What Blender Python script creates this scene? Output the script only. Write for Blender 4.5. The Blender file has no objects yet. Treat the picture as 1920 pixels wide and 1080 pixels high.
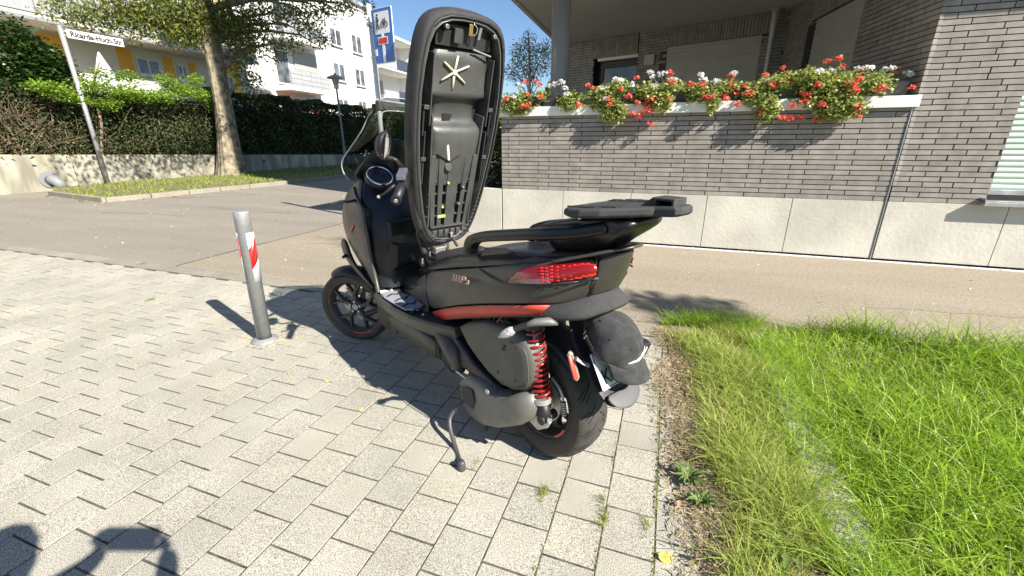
import bpy, bmesh, math, random
import numpy as np
from mathutils import Vector, Matrix
random.seed(7); RS = np.random.RandomState(11)
scene = bpy.context.scene
COL = scene.collection
R = math.radians

# ---------------------------------------------------------------- camera, sky, sun, exposure
cam_d = bpy.data.cameras.new('camera'); cam = bpy.data.objects.new('camera', cam_d); COL.objects.link(cam)
cx, cy, cz = Vector((0.943222, 0.332125, -0.00511)), Vector((-0.104676, 0.311805, 0.944363)), -Vector((-0.315239, 0.890208, -0.328867))
mw = Matrix((cx, cy, cz)).transposed().to_4x4(); mw.translation = Vector((0, 0, 1.5)); cam.matrix_world = mw
cam_d.sensor_width = 36; cam_d.lens = 36*795.5/1920; cam_d.clip_start = 0.02; cam_d.clip_end = 2000
scene.camera = cam
SUN_AZ = -20.8; SUN_EL = 36.9
world = bpy.data.worlds.new("World"); scene.world = world; world.use_nodes = True
nt = world.node_tree; nt.nodes.clear()
sky = nt.nodes.new('ShaderNodeTexSky'); sky.sky_type = 'NISHITA'; sky.sun_disc = False
sky.sun_elevation = R(SUN_EL); sky.sun_rotation = R(90 - SUN_AZ); sky.air_density = 1.0; sky.dust_density = 0.1; sky.ozone_density = 5.0
bgn = nt.nodes.new('ShaderNodeBackground'); bgn.inputs['Strength'].default_value = 0.064
wo = nt.nodes.new('ShaderNodeOutputWorld')
nt.links.new(sky.outputs[0], bgn.inputs[0]); nt.links.new(bgn.outputs[0], wo.inputs[0])
sd = bpy.data.lights.new('sun', 'SUN'); sun = bpy.data.objects.new('sun', sd); COL.objects.link(sun)
sd.energy = 5.0; sd.angle = R(0.53); sd.color = (1.0, 0.94, 0.84)
to_sun = Vector((math.cos(R(SUN_AZ))*math.cos(R(SUN_EL)), math.sin(R(SUN_AZ))*math.cos(R(SUN_EL)), math.sin(R(SUN_EL))))
sun.rotation_euler = to_sun.to_track_quat('Z', 'Y').to_euler(); sun.location = (20, -10, 20)
scene.view_settings.view_transform = 'Standard'; scene.view_settings.look = 'None'
scene.view_settings.gamma = 1.0; scene.view_settings.use_curve_mapping = False
scene.view_settings.exposure = 1.22
scene.cycles.max_bounces = 6; scene.cycles.transparent_max_bounces = 12

# ---------------------------------------------------------------- helpers
def tag(o, label=None, cat=None, group=None, kind=None):
    if label: o['label'] = label
    if cat: o['category'] = cat
    if group: o['group'] = group
    if kind: o['kind'] = kind
    return o
def empty(name, loc=(0, 0, 0), rz=0.0, parent=None):
    o = bpy.data.objects.new(name, None); COL.objects.link(o); o.location = loc; o.rotation_euler = (0, 0, rz)
    o.empty_display_size = 0.1
    if parent: o.parent = parent
    return o
def thing(name, label, cat, loc=(0, 0, 0), rz=0.0, group=None):
    return tag(empty(name, loc, rz), label, cat, group)
def mk(name, v, f, m, parent=None, smooth=False, loc=None, sub=0, bevel=0, solid=0, uvs=None):
    me = bpy.data.meshes.new(name); me.from_pydata([tuple(p) for p in v], [], f); me.update()
    if m: me.materials.append(m)
    o = bpy.data.objects.new(name, me); COL.objects.link(o)
    if parent: o.parent = parent
    if loc: o.location = loc
    if smooth: me.polygons.foreach_set('use_smooth', [True]*len(me.polygons))
    if solid:
        md = o.modifiers.new('s', 'SOLIDIFY'); md.thickness = abs(solid); md.offset = -1 if solid > 0 else 1
    if bevel:
        md = o.modifiers.new('b', 'BEVEL'); md.width = bevel; md.segments = 2; md.limit_method = 'ANGLE'; md.angle_limit = R(35)
    if sub:
        md = o.modifiers.new('u', 'SUBSURF'); md.levels = sub; md.render_levels = sub
    return o
def fast(name, V, F, m, parent=None, smooth=False):
    """big mesh from numpy: V (n,3), F (m,k) with constant k"""
    me = bpy.data.meshes.new(name); n, k = F.shape
    me.vertices.add(len(V)); me.vertices.foreach_set('co', np.asarray(V, np.float32).ravel())
    me.loops.add(n*k); me.loops.foreach_set('vertex_index', F.astype(np.int32).ravel())
    me.polygons.add(n); me.polygons.foreach_set('loop_start', np.arange(0, n*k, k, dtype=np.int32))
    me.polygons.foreach_set('loop_total', np.full(n, k, np.int32))
    if smooth: me.polygons.foreach_set('use_smooth', np.ones(n, bool))
    me.update(calc_edges=True); me.materials.append(m)
    o = bpy.data.objects.new(name, me); COL.objects.link(o)
    if parent: o.parent = parent
    return o
class MB:
    def __init__(s): s.v = []; s.f = []
    def add(s, v, f):
        n = len(s.v); s.v += [tuple(p) for p in v]; s.f += [tuple(i+n for i in q) for q in f]; return s
    def box(s, x0, x1, y0, y1, z0, z1):
        return s.add([(x0,y0,z0),(x1,y0,z0),(x1,y1,z0),(x0,y1,z0),(x0,y0,z1),(x1,y0,z1),(x1,y1,z1),(x0,y1,z1)],
              [(3,2,1,0),(4,5,6,7),(0,1,5,4),(1,2,6,5),(2,3,7,6),(3,0,4,7)])
    def obox(s, c, ax, ay, az, hx, hy, hz):
        c, ax, ay, az = Vector(c), Vector(ax), Vector(ay), Vector(az); v = []
        for k in (-1, 1):
            for (i, j) in ((-1,-1),(1,-1),(1,1),(-1,1)): v.append(c + ax*(i*hx) + ay*(j*hy) + az*(k*hz))
        return s.add(v, [(3,2,1,0),(4,5,6,7),(0,1,5,4),(1,2,6,5),(2,3,7,6),(3,0,4,7)])
    def tube(s, pts, r, n=10, cap=True, flat=1.0):
        pts = [Vector(p) for p in pts]; m = len(pts); rs = r if isinstance(r, (list, tuple)) else [r]*m
        up = None; base = len(s.v); v = []
        for i in range(m):
            t = (pts[min(i+1, m-1)] - pts[max(i-1, 0)]).normalized()
            if up is None:
                up = Vector((0,0,1)) if abs(t.z) < 0.9 else Vector((1,0,0))
            a = t.cross(up).normalized(); b = a.cross(t).normalized(); up = b
            for k in range(n):
                th = 2*math.pi*k/n; v.append(pts[i] + a*math.cos(th)*rs[i] + b*math.sin(th)*rs[i]*flat)
        f = [(i*n+k, i*n+(k+1) % n, (i+1)*n+(k+1) % n, (i+1)*n+k) for i in range(m-1) for k in range(n)]
        if cap: f += [tuple(range(n-1, -1, -1)), tuple(range((m-1)*n, m*n))]
        return s.add(v, f)
    def loft(s, rings, cap=True, closed=True):
        n = len(rings[0]); v = [p for r_ in rings for p in r_]; m = len(rings); kk = n if closed else n-1
        f = [(i*n+k, i*n+(k+1) % n, (i+1)*n+(k+1) % n, (i+1)*n+k) for i in range(m-1) for k in range(kk)]
        if cap: f += [tuple(range(n-1, -1, -1)), tuple(range((m-1)*n, m*n))]
        return s.add(v, f)
    def grid(s, rows): return s.loft(rows, cap=False, closed=False)
    def lathe(s, prof, n=40, axis='y', c=(0,0,0), close=False):
        v = []; m = len(prof)
        for k in range(n):
            th = 2*math.pi*k/n
            for (r_, h) in prof:
                a, b = r_*math.cos(th), r_*math.sin(th)
                p = {'y': (a, h, b), 'z': (a, b, h), 'x': (h, a, b)}[axis]
                v.append((p[0]+c[0], p[1]+c[1], p[2]+c[2]))
        f = []
        for k in range(n):
            k2 = (k+1) % n
            for j in range(m if close else m-1): f.append((k*m+j, k*m+(j+1) % m, k2*m+(j+1) % m, k2*m+j))
        return s.add(v, f)
    def prism(s, poly, h, d=None, off=0.0):
        """poly: 3D points of a flat outline; extruded by vector d*h"""
        d = Vector(d); P0 = [Vector(p)+d*off for p in poly]; P1 = [p+d*h for p in P0]; n = len(poly)
        return s.add(P0+P1, [tuple(range(n-1,-1,-1)), tuple(range(n,2*n))]+[(i,(i+1)%n,(i+1)%n+n,i+n) for i in range(n)])
    def obj(s, name, m, parent=None, **k): return mk(name, s.v, s.f, m, parent, **k)

# ---------------------------------------------------------------- materials
MATS = {}; RV = ('matte_grey_paint', 'matte_black_paint', 'seat_vinyl', 'seat_pan_plastic', 'cast_cover_grey', 'airbox_grey', 'black_plastic', 'rim_paint', 'aluminium', 'bollard_grey')
def mat(name, col, rough=0.6, metal=0.0, bump=0.0, bscale=200.0, var=0.0, vscale=3.0, col2=None, coat=0.0, spec=0.5, sheen=0, coord='Object', island=0.0, detail=4):
    if name in MATS: return MATS[name]
    m = bpy.data.materials.new(name); m.use_nodes = True; N = m.node_tree; p = N.nodes['Principled BSDF']
    p.inputs['Base Color'].default_value = (*col, 1); p.inputs['Roughness'].default_value = rough
    p.inputs['Metallic'].default_value = metal; p.inputs['Specular IOR Level'].default_value = spec
    if coat: p.inputs['Coat Weight'].default_value = coat; p.inputs['Coat Roughness'].default_value = 0.15
    if sheen: p.inputs['Sheen Weight'].default_value = sheen
    tc = N.nodes.new('ShaderNodeTexCoord')
    if coord == 'Position':
        g = N.nodes.new('ShaderNodeNewGeometry'); src = g.outputs['Position']
    else: src = tc.outputs[coord]
    cur = None
    if var or col2:
        nz = N.nodes.new('ShaderNodeTexNoise'); nz.inputs['Scale'].default_value = vscale; nz.inputs['Detail'].default_value = detail
        N.links.new(src, nz.inputs['Vector'])
        rp = N.nodes.new('ShaderNodeValToRGB'); c2 = col2 or tuple(max(0, c*(1-var)) for c in col); c1 = col if col2 else tuple(min(1, c*(1+var)) for c in col)
        rp.color_ramp.elements[0].position = 0.35; rp.color_ramp.elements[1].position = 0.65
        rp.color_ramp.elements[0].color = (*c2, 1); rp.color_ramp.elements[1].color = (*c1, 1)
        N.links.new(nz.outputs['Fac'], rp.inputs[0]); cur = rp.outputs[0]
    if island:
        g2 = N.nodes.new('ShaderNodeNewGeometry'); oi = N.nodes.new('ShaderNodeObjectInfo')
        ad = N.nodes.new('ShaderNodeMath'); ad.operation = 'ADD'; N.links.new(g2.outputs['Random Per Island'], ad.inputs[0]); N.links.new(oi.outputs['Random'], ad.inputs[1])
        fr = N.nodes.new('ShaderNodeMath'); fr.operation = 'FRACT'; N.links.new(ad.outputs[0], fr.inputs[0])
        mr = N.nodes.new('ShaderNodeMapRange'); mr.inputs['To Min'].default_value = 1-island; mr.inputs['To Max'].default_value = 1+island
        N.links.new(fr.outputs[0], mr.inputs[0])
        mx = N.nodes.new('ShaderNodeMix'); mx.data_type = 'RGBA'; mx.blend_type = 'MULTIPLY'; mx.inputs[0].default_value = 1
        if cur: N.links.new(cur, mx.inputs[6])
        else: mx.inputs[6].default_value = (*col, 1)
        N.links.new(mr.outputs[0], mx.inputs[7]); cur = mx.outputs[2]
    if cur: N.links.new(cur, p.inputs['Base Color'])
    if bump:
        n2 = N.nodes.new('ShaderNodeTexNoise'); n2.inputs['Scale'].default_value = bscale; n2.inputs['Detail'].default_value = 3
        N.links.new(src, n2.inputs['Vector'])
        bp = N.nodes.new('ShaderNodeBump'); bp.inputs['Strength'].default_value = bump; bp.inputs['Distance'].default_value = 0.01
        N.links.new(n2.outputs['Fac'], bp.inputs['Height']); N.links.new(bp.outputs[0], p.inputs['Normal'])
    if name in RV:
        n5 = N.nodes.new('ShaderNodeTexNoise'); n5.inputs['Scale'].default_value = 9; n5.inputs['Detail'].default_value = 7; n5.inputs['Roughness'].default_value = 0.7; N.links.new(src, n5.inputs['Vector'])
        m5 = N.nodes.new('ShaderNodeMapRange'); m5.inputs['From Min'].default_value = 0.35; m5.inputs['From Max'].default_value = 0.65; m5.inputs['To Min'].default_value = rough*0.82; m5.inputs['To Max'].default_value = min(1, rough*1.35)
        N.links.new(n5.outputs['Fac'], m5.inputs[0]); N.links.new(m5.outputs[0], p.inputs['Roughness'])
    MATS[name] = m; return m
def leafmat(name, c1, c2, trans=0.35, rough=0.5, c3=None):
    if name in MATS: return MATS[name]
    m = bpy.data.materials.new(name); m.use_nodes = True; N = m.node_tree; p = N.nodes['Principled BSDF']; out = N.nodes['Material Output']
    g = N.nodes.new('ShaderNodeNewGeometry'); rp = N.nodes.new('ShaderNodeValToRGB')
    rp.color_ramp.elements[0].color = (*c1, 1); rp.color_ramp.elements[1].color = (*c2, 1)
    if c3:
        e = rp.color_ramp.elements.new(0.9); e.color = (*c2, 1); rp.color_ramp.elements[2].color = (*c3, 1)
    N.links.new(g.outputs['Random Per Island'], rp.inputs[0]); N.links.new(rp.outputs[0], p.inputs['Base Color'])
    p.inputs['Roughness'].default_value = rough; p.inputs['Specular IOR Level'].default_value = 0.35
    tr = N.nodes.new('ShaderNodeBsdfTranslucent'); N.links.new(rp.outputs[0], tr.inputs[0])
    ms = N.nodes.new('ShaderNodeMixShader'); ms.inputs[0].default_value = trans
    N.links.new(p.outputs[0], ms.inputs[1]); N.links.new(tr.outputs[0], ms.inputs[2]); N.links.new(ms.outputs[0], out.inputs[0])
    MATS[name] = m; return m
def glassmat(name, tint, fac=0.12, rough=0.02):
    m = bpy.data.materials.new(name); m.use_nodes = True; N = m.node_tree; out = N.nodes['Material Output']
    N.nodes.remove(N.nodes['Principled BSDF'])
    t = N.nodes.new('ShaderNodeBsdfTransparent'); t.inputs[0].default_value = (*tint, 1)
    g = N.nodes.new('ShaderNodeBsdfGlossy'); g.inputs['Roughness'].default_value = rough; g.inputs[0].default_value = (1,1,1,1)
    lw = N.nodes.new('ShaderNodeLayerWeight'); lw.inputs[0].default_value = 0.5; pw = N.nodes.new('ShaderNodeMath'); pw.operation = 'POWER'; pw.inputs[1].default_value = 4; N.links.new(lw.outputs['Facing'], pw.inputs[0]); fr = N.nodes.new('ShaderNodeMath'); fr.operation = 'MULTIPLY_ADD'; fr.inputs[1].default_value = 0.22; fr.inputs[2].default_value = 0.05; N.links.new(pw.outputs[0], fr.inputs[0])
    ms = N.nodes.new('ShaderNodeMixShader'); N.links.new(fr.outputs[0], ms.inputs[0]); N.links.new(t.outputs[0], ms.inputs[1]); N.links.new(g.outputs[0], ms.inputs[2])
    N.links.new(ms.outputs[0], out.inputs[0]); return m

# speckled exposed-aggregate paver
def aggregate(name, light, dark, scale=420):
    m = bpy.data.materials.new(name); m.use_nodes = True; N = m.node_tree; p = N.nodes['Principled BSDF']; L = N.links
    g = N.nodes.new('ShaderNodeNewGeometry'); oi = N.nodes.new('ShaderNodeObjectInfo')
    n1 = N.nodes.new('ShaderNodeTexNoise'); n1.inputs['Scale'].default_value = scale*0.62; n1.inputs['Detail'].default_value = 2.5; n1.inputs['Roughness'].default_value = 0.75
    L.new(g.outputs['Position'], n1.inputs['Vector'])
    rp = N.nodes.new('ShaderNodeValToRGB'); rp.color_ramp.elements[0].position = 0.42; rp.color_ramp.elements[1].position = 0.56
    rp.color_ramp.elements[0].color = (*dark, 1); rp.color_ramp.elements[1].color = (*light, 1); L.new(n1.outputs['Fac'], rp.inputs[0])
    n2 = N.nodes.new('ShaderNodeTexNoise'); n2.inputs['Scale'].default_value = 2.2; n2.inputs['Detail'].default_value = 5; L.new(g.outputs['Position'], n2.inputs['Vector'])
    r2 = N.nodes.new('ShaderNodeValToRGB'); r2.color_ramp.elements[0].position = 0.3; r2.color_ramp.elements[1].position = 0.7
    r2.color_ramp.elements[0].color = (0.83,0.82,0.78,1); r2.color_ramp.elements[1].color = (1.05,1.04,1.02,1); L.new(n2.outputs['Fac'], r2.inputs[0])
    mx = N.nodes.new('ShaderNodeMix'); mx.data_type = 'RGBA'; mx.blend_type = 'MULTIPLY'; mx.inputs[0].default_value = 1; L.new(rp.outputs[0], mx.inputs[6]); L.new(r2.outputs[0], mx.inputs[7])
    ad = N.nodes.new('ShaderNodeMath'); ad.operation = 'ADD'; L.new(g.outputs['Random Per Island'], ad.inputs[0]); L.new(oi.outputs['Random'], ad.inputs[1])
    fr = N.nodes.new('ShaderNodeMath'); fr.operation = 'FRACT'; L.new(ad.outputs[0], fr.inputs[0])
    r3 = N.nodes.new('ShaderNodeValToRGB'); r3.color_ramp.elements[0].color = (0.90,0.895,0.885,1); r3.color_ramp.elements[1].color = (1.05,1.04,1.02,1)
    e = r3.color_ramp.elements.new(0.93); e.color = (1.02,1.0,0.97,1); r3.color_ramp.elements[2].color = (1.03,0.98,0.90,1); L.new(fr.outputs[0], r3.inputs[0])
    m2 = N.nodes.new('ShaderNodeMix'); m2.data_type = 'RGBA'; m2.blend_type = 'MULTIPLY'; m2.inputs[0].default_value = 1; L.new(mx.outputs[2], m2.inputs[6]); L.new(r3.outputs[0], m2.inputs[7])
    L.new(m2.outputs[2], p.inputs['Base Color']); p.inputs['Roughness'].default_value = 0.85; p.inputs['Specular IOR Level'].default_value = 0.25
    bp = N.nodes.new('ShaderNodeBump'); bp.inputs['Strength'].default_value = 0.5; bp.inputs['Distance'].default_value = 0.004; L.new(n1.outputs['Fac'], bp.inputs['Height']); L.new(bp.outputs[0], p.inputs['Normal'])
    return m
M_paver = aggregate('paver_aggregate', (0.56,0.545,0.485), (0.165,0.16,0.143), 430)
M_joint = mat('joint_sand', (0.085,0.078,0.058), 0.95, var=0.45, vscale=14, coord='Position', bump=0.4, bscale=300)
M_edging = aggregate('edging_concrete', (0.36,0.34,0.29), (0.2,0.19,0.16), 260)
def asphalt(name, a, b, c):
    m = bpy.data.materials.new(name); m.use_nodes = True; N = m.node_tree; p = N.nodes['Principled BSDF']; L = N.links
    g = N.nodes.new('ShaderNodeNewGeometry')
    n1 = N.nodes.new('ShaderNodeTexNoise'); n1.inputs['Scale'].default_value = 170; n1.inputs['Detail'].default_value = 3; n1.inputs['Roughness'].default_value = 0.8; L.new(g.outputs['Position'], n1.inputs['Vector'])
    rp = N.nodes.new('ShaderNodeValToRGB'); rp.color_ramp.elements[0].position = 0.36; rp.color_ramp.elements[1].position = 0.62
    rp.color_ramp.elements[0].color = (*b, 1); rp.color_ramp.elements[1].color = (*a, 1); L.new(n1.outputs['Fac'], rp.inputs[0])
    n2 = N.nodes.new('ShaderNodeTexNoise'); n2.inputs['Scale'].default_value = 0.7; n2.inputs['Detail'].default_value = 7; n2.inputs['Roughness'].default_value = 0.65
    mp = N.nodes.new('ShaderNodeMapping'); mp.inputs['Scale'].default_value = (0.35, 1.6, 1); L.new(g.outputs['Position'], mp.inputs[0]); L.new(mp.outputs[0], n2.inputs['Vector'])
    r2 = N.nodes.new('ShaderNodeValToRGB'); r2.color_ramp.elements[0].position = 0.32; r2.color_ramp.elements[1].position = 0.7
    r2.color_ramp.elements[0].color = (*c, 1); r2.color_ramp.elements[1].color = (1.08,1.06,1.03,1); L.new(n2.outputs['Fac'], r2.inputs[0])
    mx = N.nodes.new('ShaderNodeMix'); mx.data_type = 'RGBA'; mx.blend_type = 'MULTIPLY'; mx.inputs[0].default_value = 1; L.new(rp.outputs[0], mx.inputs[6]); L.new(r2.outputs[0], mx.inputs[7])
    n4 = N.nodes.new('ShaderNodeTexNoise'); n4.inputs['Scale'].default_value = 34; n4.inputs['Detail'].default_value = 6; n4.inputs['Roughness'].default_value = 0.85; L.new(g.outputs['Position'], n4.inputs['Vector'])
    r4 = N.nodes.new('ShaderNodeValToRGB'); r4.color_ramp.elements[0].position = 0.38; r4.color_ramp.elements[1].position = 0.62; r4.color_ramp.elements[0].color = (0.70,0.69,0.68,1); r4.color_ramp.elements[1].color = (1.16,1.15,1.12,1); L.new(n4.outputs['Fac'], r4.inputs[0])
    m4 = N.nodes.new('ShaderNodeMix'); m4.data_type = 'RGBA'; m4.blend_type = 'MULTIPLY'; m4.inputs[0].default_value = 1; L.new(mx.outputs[2], m4.inputs[6]); L.new(r4.outputs[0], m4.inputs[7])
    L.new(m4.outputs[2], p.inputs['Base Color']); p.inputs['Roughness'].default_value = 0.88; p.inputs['Specular IOR Level'].default_value = 0.2
    bp = N.nodes.new('ShaderNodeBump'); bp.inputs['Strength'].default_value = 0.35; bp.inputs['Distance'].default_value = 0.004; L.new(n1.outputs['Fac'], bp.inputs['Height']); L.new(bp.outputs[0], p.inputs['Normal'])
    return m
M_road = asphalt('road_asphalt', (0.35,0.32,0.275), (0.18,0.165,0.14), (0.82,0.82,0.84))
M_path = asphalt('path_asphalt', (0.395,0.352,0.288), (0.20,0.175,0.135), (0.84,0.83,0.8))
M_soil = mat('soil', (0.22,0.18,0.12), 0.95, col2=(0.11,0.085,0.055), vscale=9, coord='Position', bump=0.8, bscale=90)
M_ground = mat('ground_earth', (0.14,0.12,0.07), 0.95, col2=(0.07,0.09,0.03), vscale=2, coord='Position')
M_conc = mat('concrete', (0.42,0.40,0.34), 0.85, col2=(0.30,0.285,0.24), vscale=1.4, coord='Position', bump=0.25, bscale=60, detail=8)
M_plinth = mat('plinth_render', (0.60,0.575,0.495), 0.8, col2=(0.47,0.45,0.385), vscale=1.6, coord='Position', bump=0.35, bscale=22, detail=9)
M_brick = mat('clinker_brick', (0.312,0.285,0.250), 0.7, col2=(0.235,0.213,0.188), vscale=7, coord='Position', bump=0.35, bscale=120, island=0.09)
M_mortar = mat('mortar', (0.028,0.025,0.023), 0.95, coord='Position', bump=0.4, bscale=100)
M_white = mat('white_coping', (0.74,0.73,0.69), 0.55, var=0.05, vscale=2, coord='Position', bump=0.05, bscale=60)
M_soffit = mat('soffit_paint', (0.60,0.575,0.51), 0.8, var=0.04, vscale=1.2, coord='Position', bump=0.06, bscale=30)
M_column = mat('column_paint', (0.21,0.20,0.185), 0.6, var=0.05, vscale=3, bump=0.05, bscale=40)
M_slat = mat('shutter_slat', (0.42,0.40,0.36), 0.5, var=0.05, vscale=4, coord='Position')
M_slatg = mat('shutter_slat_green', (0.47,0.60,0.50), 0.4, var=0.04, vscale=5, coord='Position')
M_alu = mat('aluminium', (0.55,0.56,0.57), 0.35, metal=0.9, bump=0.03, bscale=80)
M_galv = mat('galvanised_steel', (0.42,0.43,0.44), 0.5, metal=0.55, var=0.12, vscale=25, bump=0.06, bscale=60)
M_dark = mat('dark_frame', (0.03,0.03,0.03), 0.5)
M_black = mat('black_plastic', (0.014,0.014,0.016), 0.42, bump=0.12, bscale=900, var=0.15, vscale=6)
M_gtex = mat('textured_grey_plastic', (0.045,0.045,0.046), 0.6, bump=0.6, bscale=420, var=0.15, vscale=40)
M_body = mat('matte_grey_paint', (0.050,0.047,0.041), 0.34, spec=0.6, var=0.04, vscale=5, bump=0.02, bscale=900)
M_bodyd = mat('matte_black_paint', (0.010,0.010,0.012), 0.33, var=0.1, vscale=5, bump=0.04, bscale=700)
M_vinyl = mat('seat_vinyl', (0.030,0.029,0.028), 0.6, bump=0.5, bscale=350, var=0.2, vscale=14)
M_pan = mat('seat_pan_plastic', (0.060,0.060,0.058), 0.36, var=0.18, vscale=8, bump=0.15, bscale=160)
M_rubber = mat('tyre_rubber', (0.040,0.038,0.034), 0.66, col2=(0.055,0.051,0.045), vscale=22, bump=0.15, bscale=300)
M_side = mat('tyre_sidewall', (0.030,0.025,0.023), 0.6, col2=(0.04,0.033,0.03), vscale=12)
M_rim = mat('rim_paint', (0.040,0.036,0.034), 0.42, spec=0.6)
M_red = mat('red_stripe', (0.56,0.07,0.045), 0.42, var=0.05, vscale=6)
M_spring = mat('spring_red', (0.27,0.012,0.012), 0.35, coat=0.3)
M_castal = mat('cast_aluminium', (0.50,0.50,0.48), 0.45, metal=0.7, bump=0.15, bscale=120, var=0.12, vscale=14)
M_cvt = mat('cast_cover_grey', (0.19,0.186,0.172), 0.46, metal=0.35, bump=0.25, bscale=330, var=0.1, vscale=10)
M_air = mat('airbox_grey', (0.088,0.085,0.073), 0.45, bump=0.2, bscale=500, var=0.06, vscale=8)
M_lens = mat('red_lens', (0.22,0.006,0.008), 0.12, coat=0.5, spec=0.6, bump=0.12, bscale=160)
M_lens2 = mat('led_facet', (0.80,0.035,0.03), 0.12, coat=0.6)
M_clear = mat('clear_lens', (0.36,0.36,0.36), 0.2, coat=0.7, bump=0.8, bscale=150, var=0.35, vscale=120)
M_chrome = mat('chrome', (0.75,0.75,0.76), 0.12, metal=1.0)
M_cream = mat('cream_rib', (0.62,0.58,0.42), 0.5, var=0.1, vscale=30)
M_brass = mat('brass_latch', (0.38,0.29,0.12), 0.4, metal=0.8)
M_footins = mat('foot_insert', (0.36,0.38,0.43), 0.38, metal=0.25, var=0.06, vscale=12)
M_cap = mat('cap_cotton', (0.032,0.032,0.033), 0.95, bump=0.45, bscale=22, var=0.30, vscale=26, sheen=0.12, detail=8)
M_whitep = mat('white_paint', (0.8,0.8,0.78), 0.5)
M_letter = mat('letter_black', (0.02,0.02,0.022), 0.5)
M_plate = mat('plate_white', (0.74,0.75,0.76), 0.35)
M_signblue = mat('sign_blue', (0.025,0.13,0.42), 0.35)
M_signred = mat('sign_red', (0.55,0.02,0.03), 0.35)
M_bark = mat('bark', (0.33,0.28,0.19), 0.95, col2=(0.10,0.08,0.055), vscale=4.5, bump=1.0, bscale=14, detail=9)
M_twig = mat('twig_brown', (0.16,0.115,0.075), 0.9, var=0.3, vscale=6, island=0.3)
M_bollard = mat('bollard_grey', (0.30,0.31,0.31), 0.45, metal=0.35, var=0.08, vscale=30, bump=0.08, bscale=260)
M_glass = mat('window_glass', (0.10,0.105,0.11), 0.05, spec=0.8, var=0.6, vscale=1.6, coord='Position')
L_grass = leafmat('grass_blade', (0.17,0.33,0.02), (0.46,0.62,0.07), 0.5, 0.38, (0.68,0.70,0.30))
L_grassd = leafmat('grass_blade_dry', (0.22,0.34,0.035), (0.48,0.52,0.13), 0.4, 0.55, (0.60,0.50,0.28))
L_straw = leafmat('straw_litter', (0.24,0.17,0.09), (0.46,0.38,0.22), 0.15, 0.8, (0.62,0.52,0.32))
L_verge = leafmat('verge_grass', (0.13,0.19,0.03), (0.34,0.38,0.09), 0.35, 0.6, (0.5,0.42,0.18))
L_hedge = leafmat('hedge_leaf', (0.022,0.040,0.011), (0.065,0.090,0.028), 0.15, 0.65, (0.11,0.075,0.04))
L_shrub = leafmat('shrub_leaf', (0.02,0.05,0.01), (0.06,0.11,0.025), 0.3, 0.4)
L_lime = leafmat('lime_leaf', (0.16,0.30,0.03), (0.36,0.50,0.07), 0.5, 0.5)
L_tree = leafmat('tree_leaf', (0.08,0.11,0.025), (0.27,0.31,0.07), 0.45, 0.5, (0.36,0.22,0.07))
L_birch = leafmat('birch_leaf', (0.22,0.26,0.15), (0.42,0.44,0.28), 0.5, 0.5, (0.48,0.40,0.26))
L_ger = leafmat('geranium_leaf', (0.20,0.27,0.05), (0.52,0.55,0.20), 0.35, 0.5)
L_gred = leafmat('geranium_red', (0.68,0.06,0.04), (0.92,0.24,0.16), 0.25, 0.5)
L_gwhite = leafmat('geranium_white', (0.75,0.74,0.72), (0.92,0.90,0.88), 0.3, 0.5)
L_weed = leafmat('weed_leaf', (0.09,0.16,0.035), (0.20,0.29,0.08), 0.35, 0.5)

# ---------------------------------------------------------------- foliage and grass generators
def leaves(name, P, size, m, parent=None, aspect=0.55, up=0.3, fold=0.25, jit=0.4):
    """one small folded leaf (two triangles pairs) per point"""
    P = np.asarray(P, float); n = len(P)
    nrm = RS.normal(size=(n,3)); nrm[:,2] = np.abs(nrm[:,2]) + up*2; nrm /= np.linalg.norm(nrm, axis=1)[:,None]
    a = RS.normal(size=(n,3)); a -= (a*nrm).sum(1)[:,None]*nrm; a /= np.linalg.norm(a, axis=1)[:,None]; b = np.cross(nrm, a)
    s = (size*(1+jit*(RS.rand(n)*2-1)))[:,None]
    V = np.stack([P-a*s*0.5, P+b*s*aspect*0.5+nrm*s*fold*0.4, P+a*s*0.5, P-b*s*aspect*0.5+nrm*s*fold*0.4], 1).reshape(-1,3)
    k = np.arange(n)[:,None]*4
    F = np.concatenate([k+np.array([[0,1,2]]), k+np.array([[0,2,3]])], 0)
    return fast(name, V, F, m, parent)
def blob(c, r, n, shell=0.5):
    d = RS.normal(size=(n,3)); d /= np.linalg.norm(d, axis=1)[:,None]
    q = (shell + (1-shell)*RS.rand(n))**(1/2)*(0.75+0.5*RS.rand(n))
    return np.array(c) + d*q[:,None]*np.array(r)
def blades(name, P, h, w, m, parent=None, lean=0.5, hv=0.4, dirb=None, seg=3):
    P = np.asarray(P, float); n = len(P); h = np.broadcast_to(h, n)*(1+hv*(RS.rand(n)*2-1))
    az = RS.rand(n)*2*math.pi
    d = np.stack([np.cos(az), np.sin(az), np.zeros(n)], 1)
    if dirb is not None: d += np.array(dirb)*1.0
    d *= (lean*(0.3+RS.rand(n)))[:,None]
    az2 = RS.rand(n)*2*math.pi; sdir = np.stack([np.cos(az2), np.sin(az2), np.zeros(n)], 1)*(w*(0.6+0.8*RS.rand(n)))[:,None]
    V = []
    for i in range(seg+1):
        t = i/seg; c = P + d*(h*t*t)[:,None] + np.array([0,0,1])*(h*(t-0.32*t*t*np.linalg.norm(d,axis=1)))[:,None]
        wd = sdir*(1-t)**0.6*0.5 if i < seg else None
        if i < seg: V += [c-wd, c+wd]
        else: V += [c]
    m_ = 2*seg+1; V = np.stack(V, 1).reshape(-1,3); k = np.arange(n)[:,None]*m_; F = []
    for i in range(seg-1): F += [k+np.array([[2*i,2*i+1,2*i+3]]), k+np.array([[2*i,2*i+3,2*i+2]])]
    F.append(k+np.array([[2*seg-2,2*seg-1,2*seg]]))
    return fast(name, V, np.concatenate(F, 0), m, parent)
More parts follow.
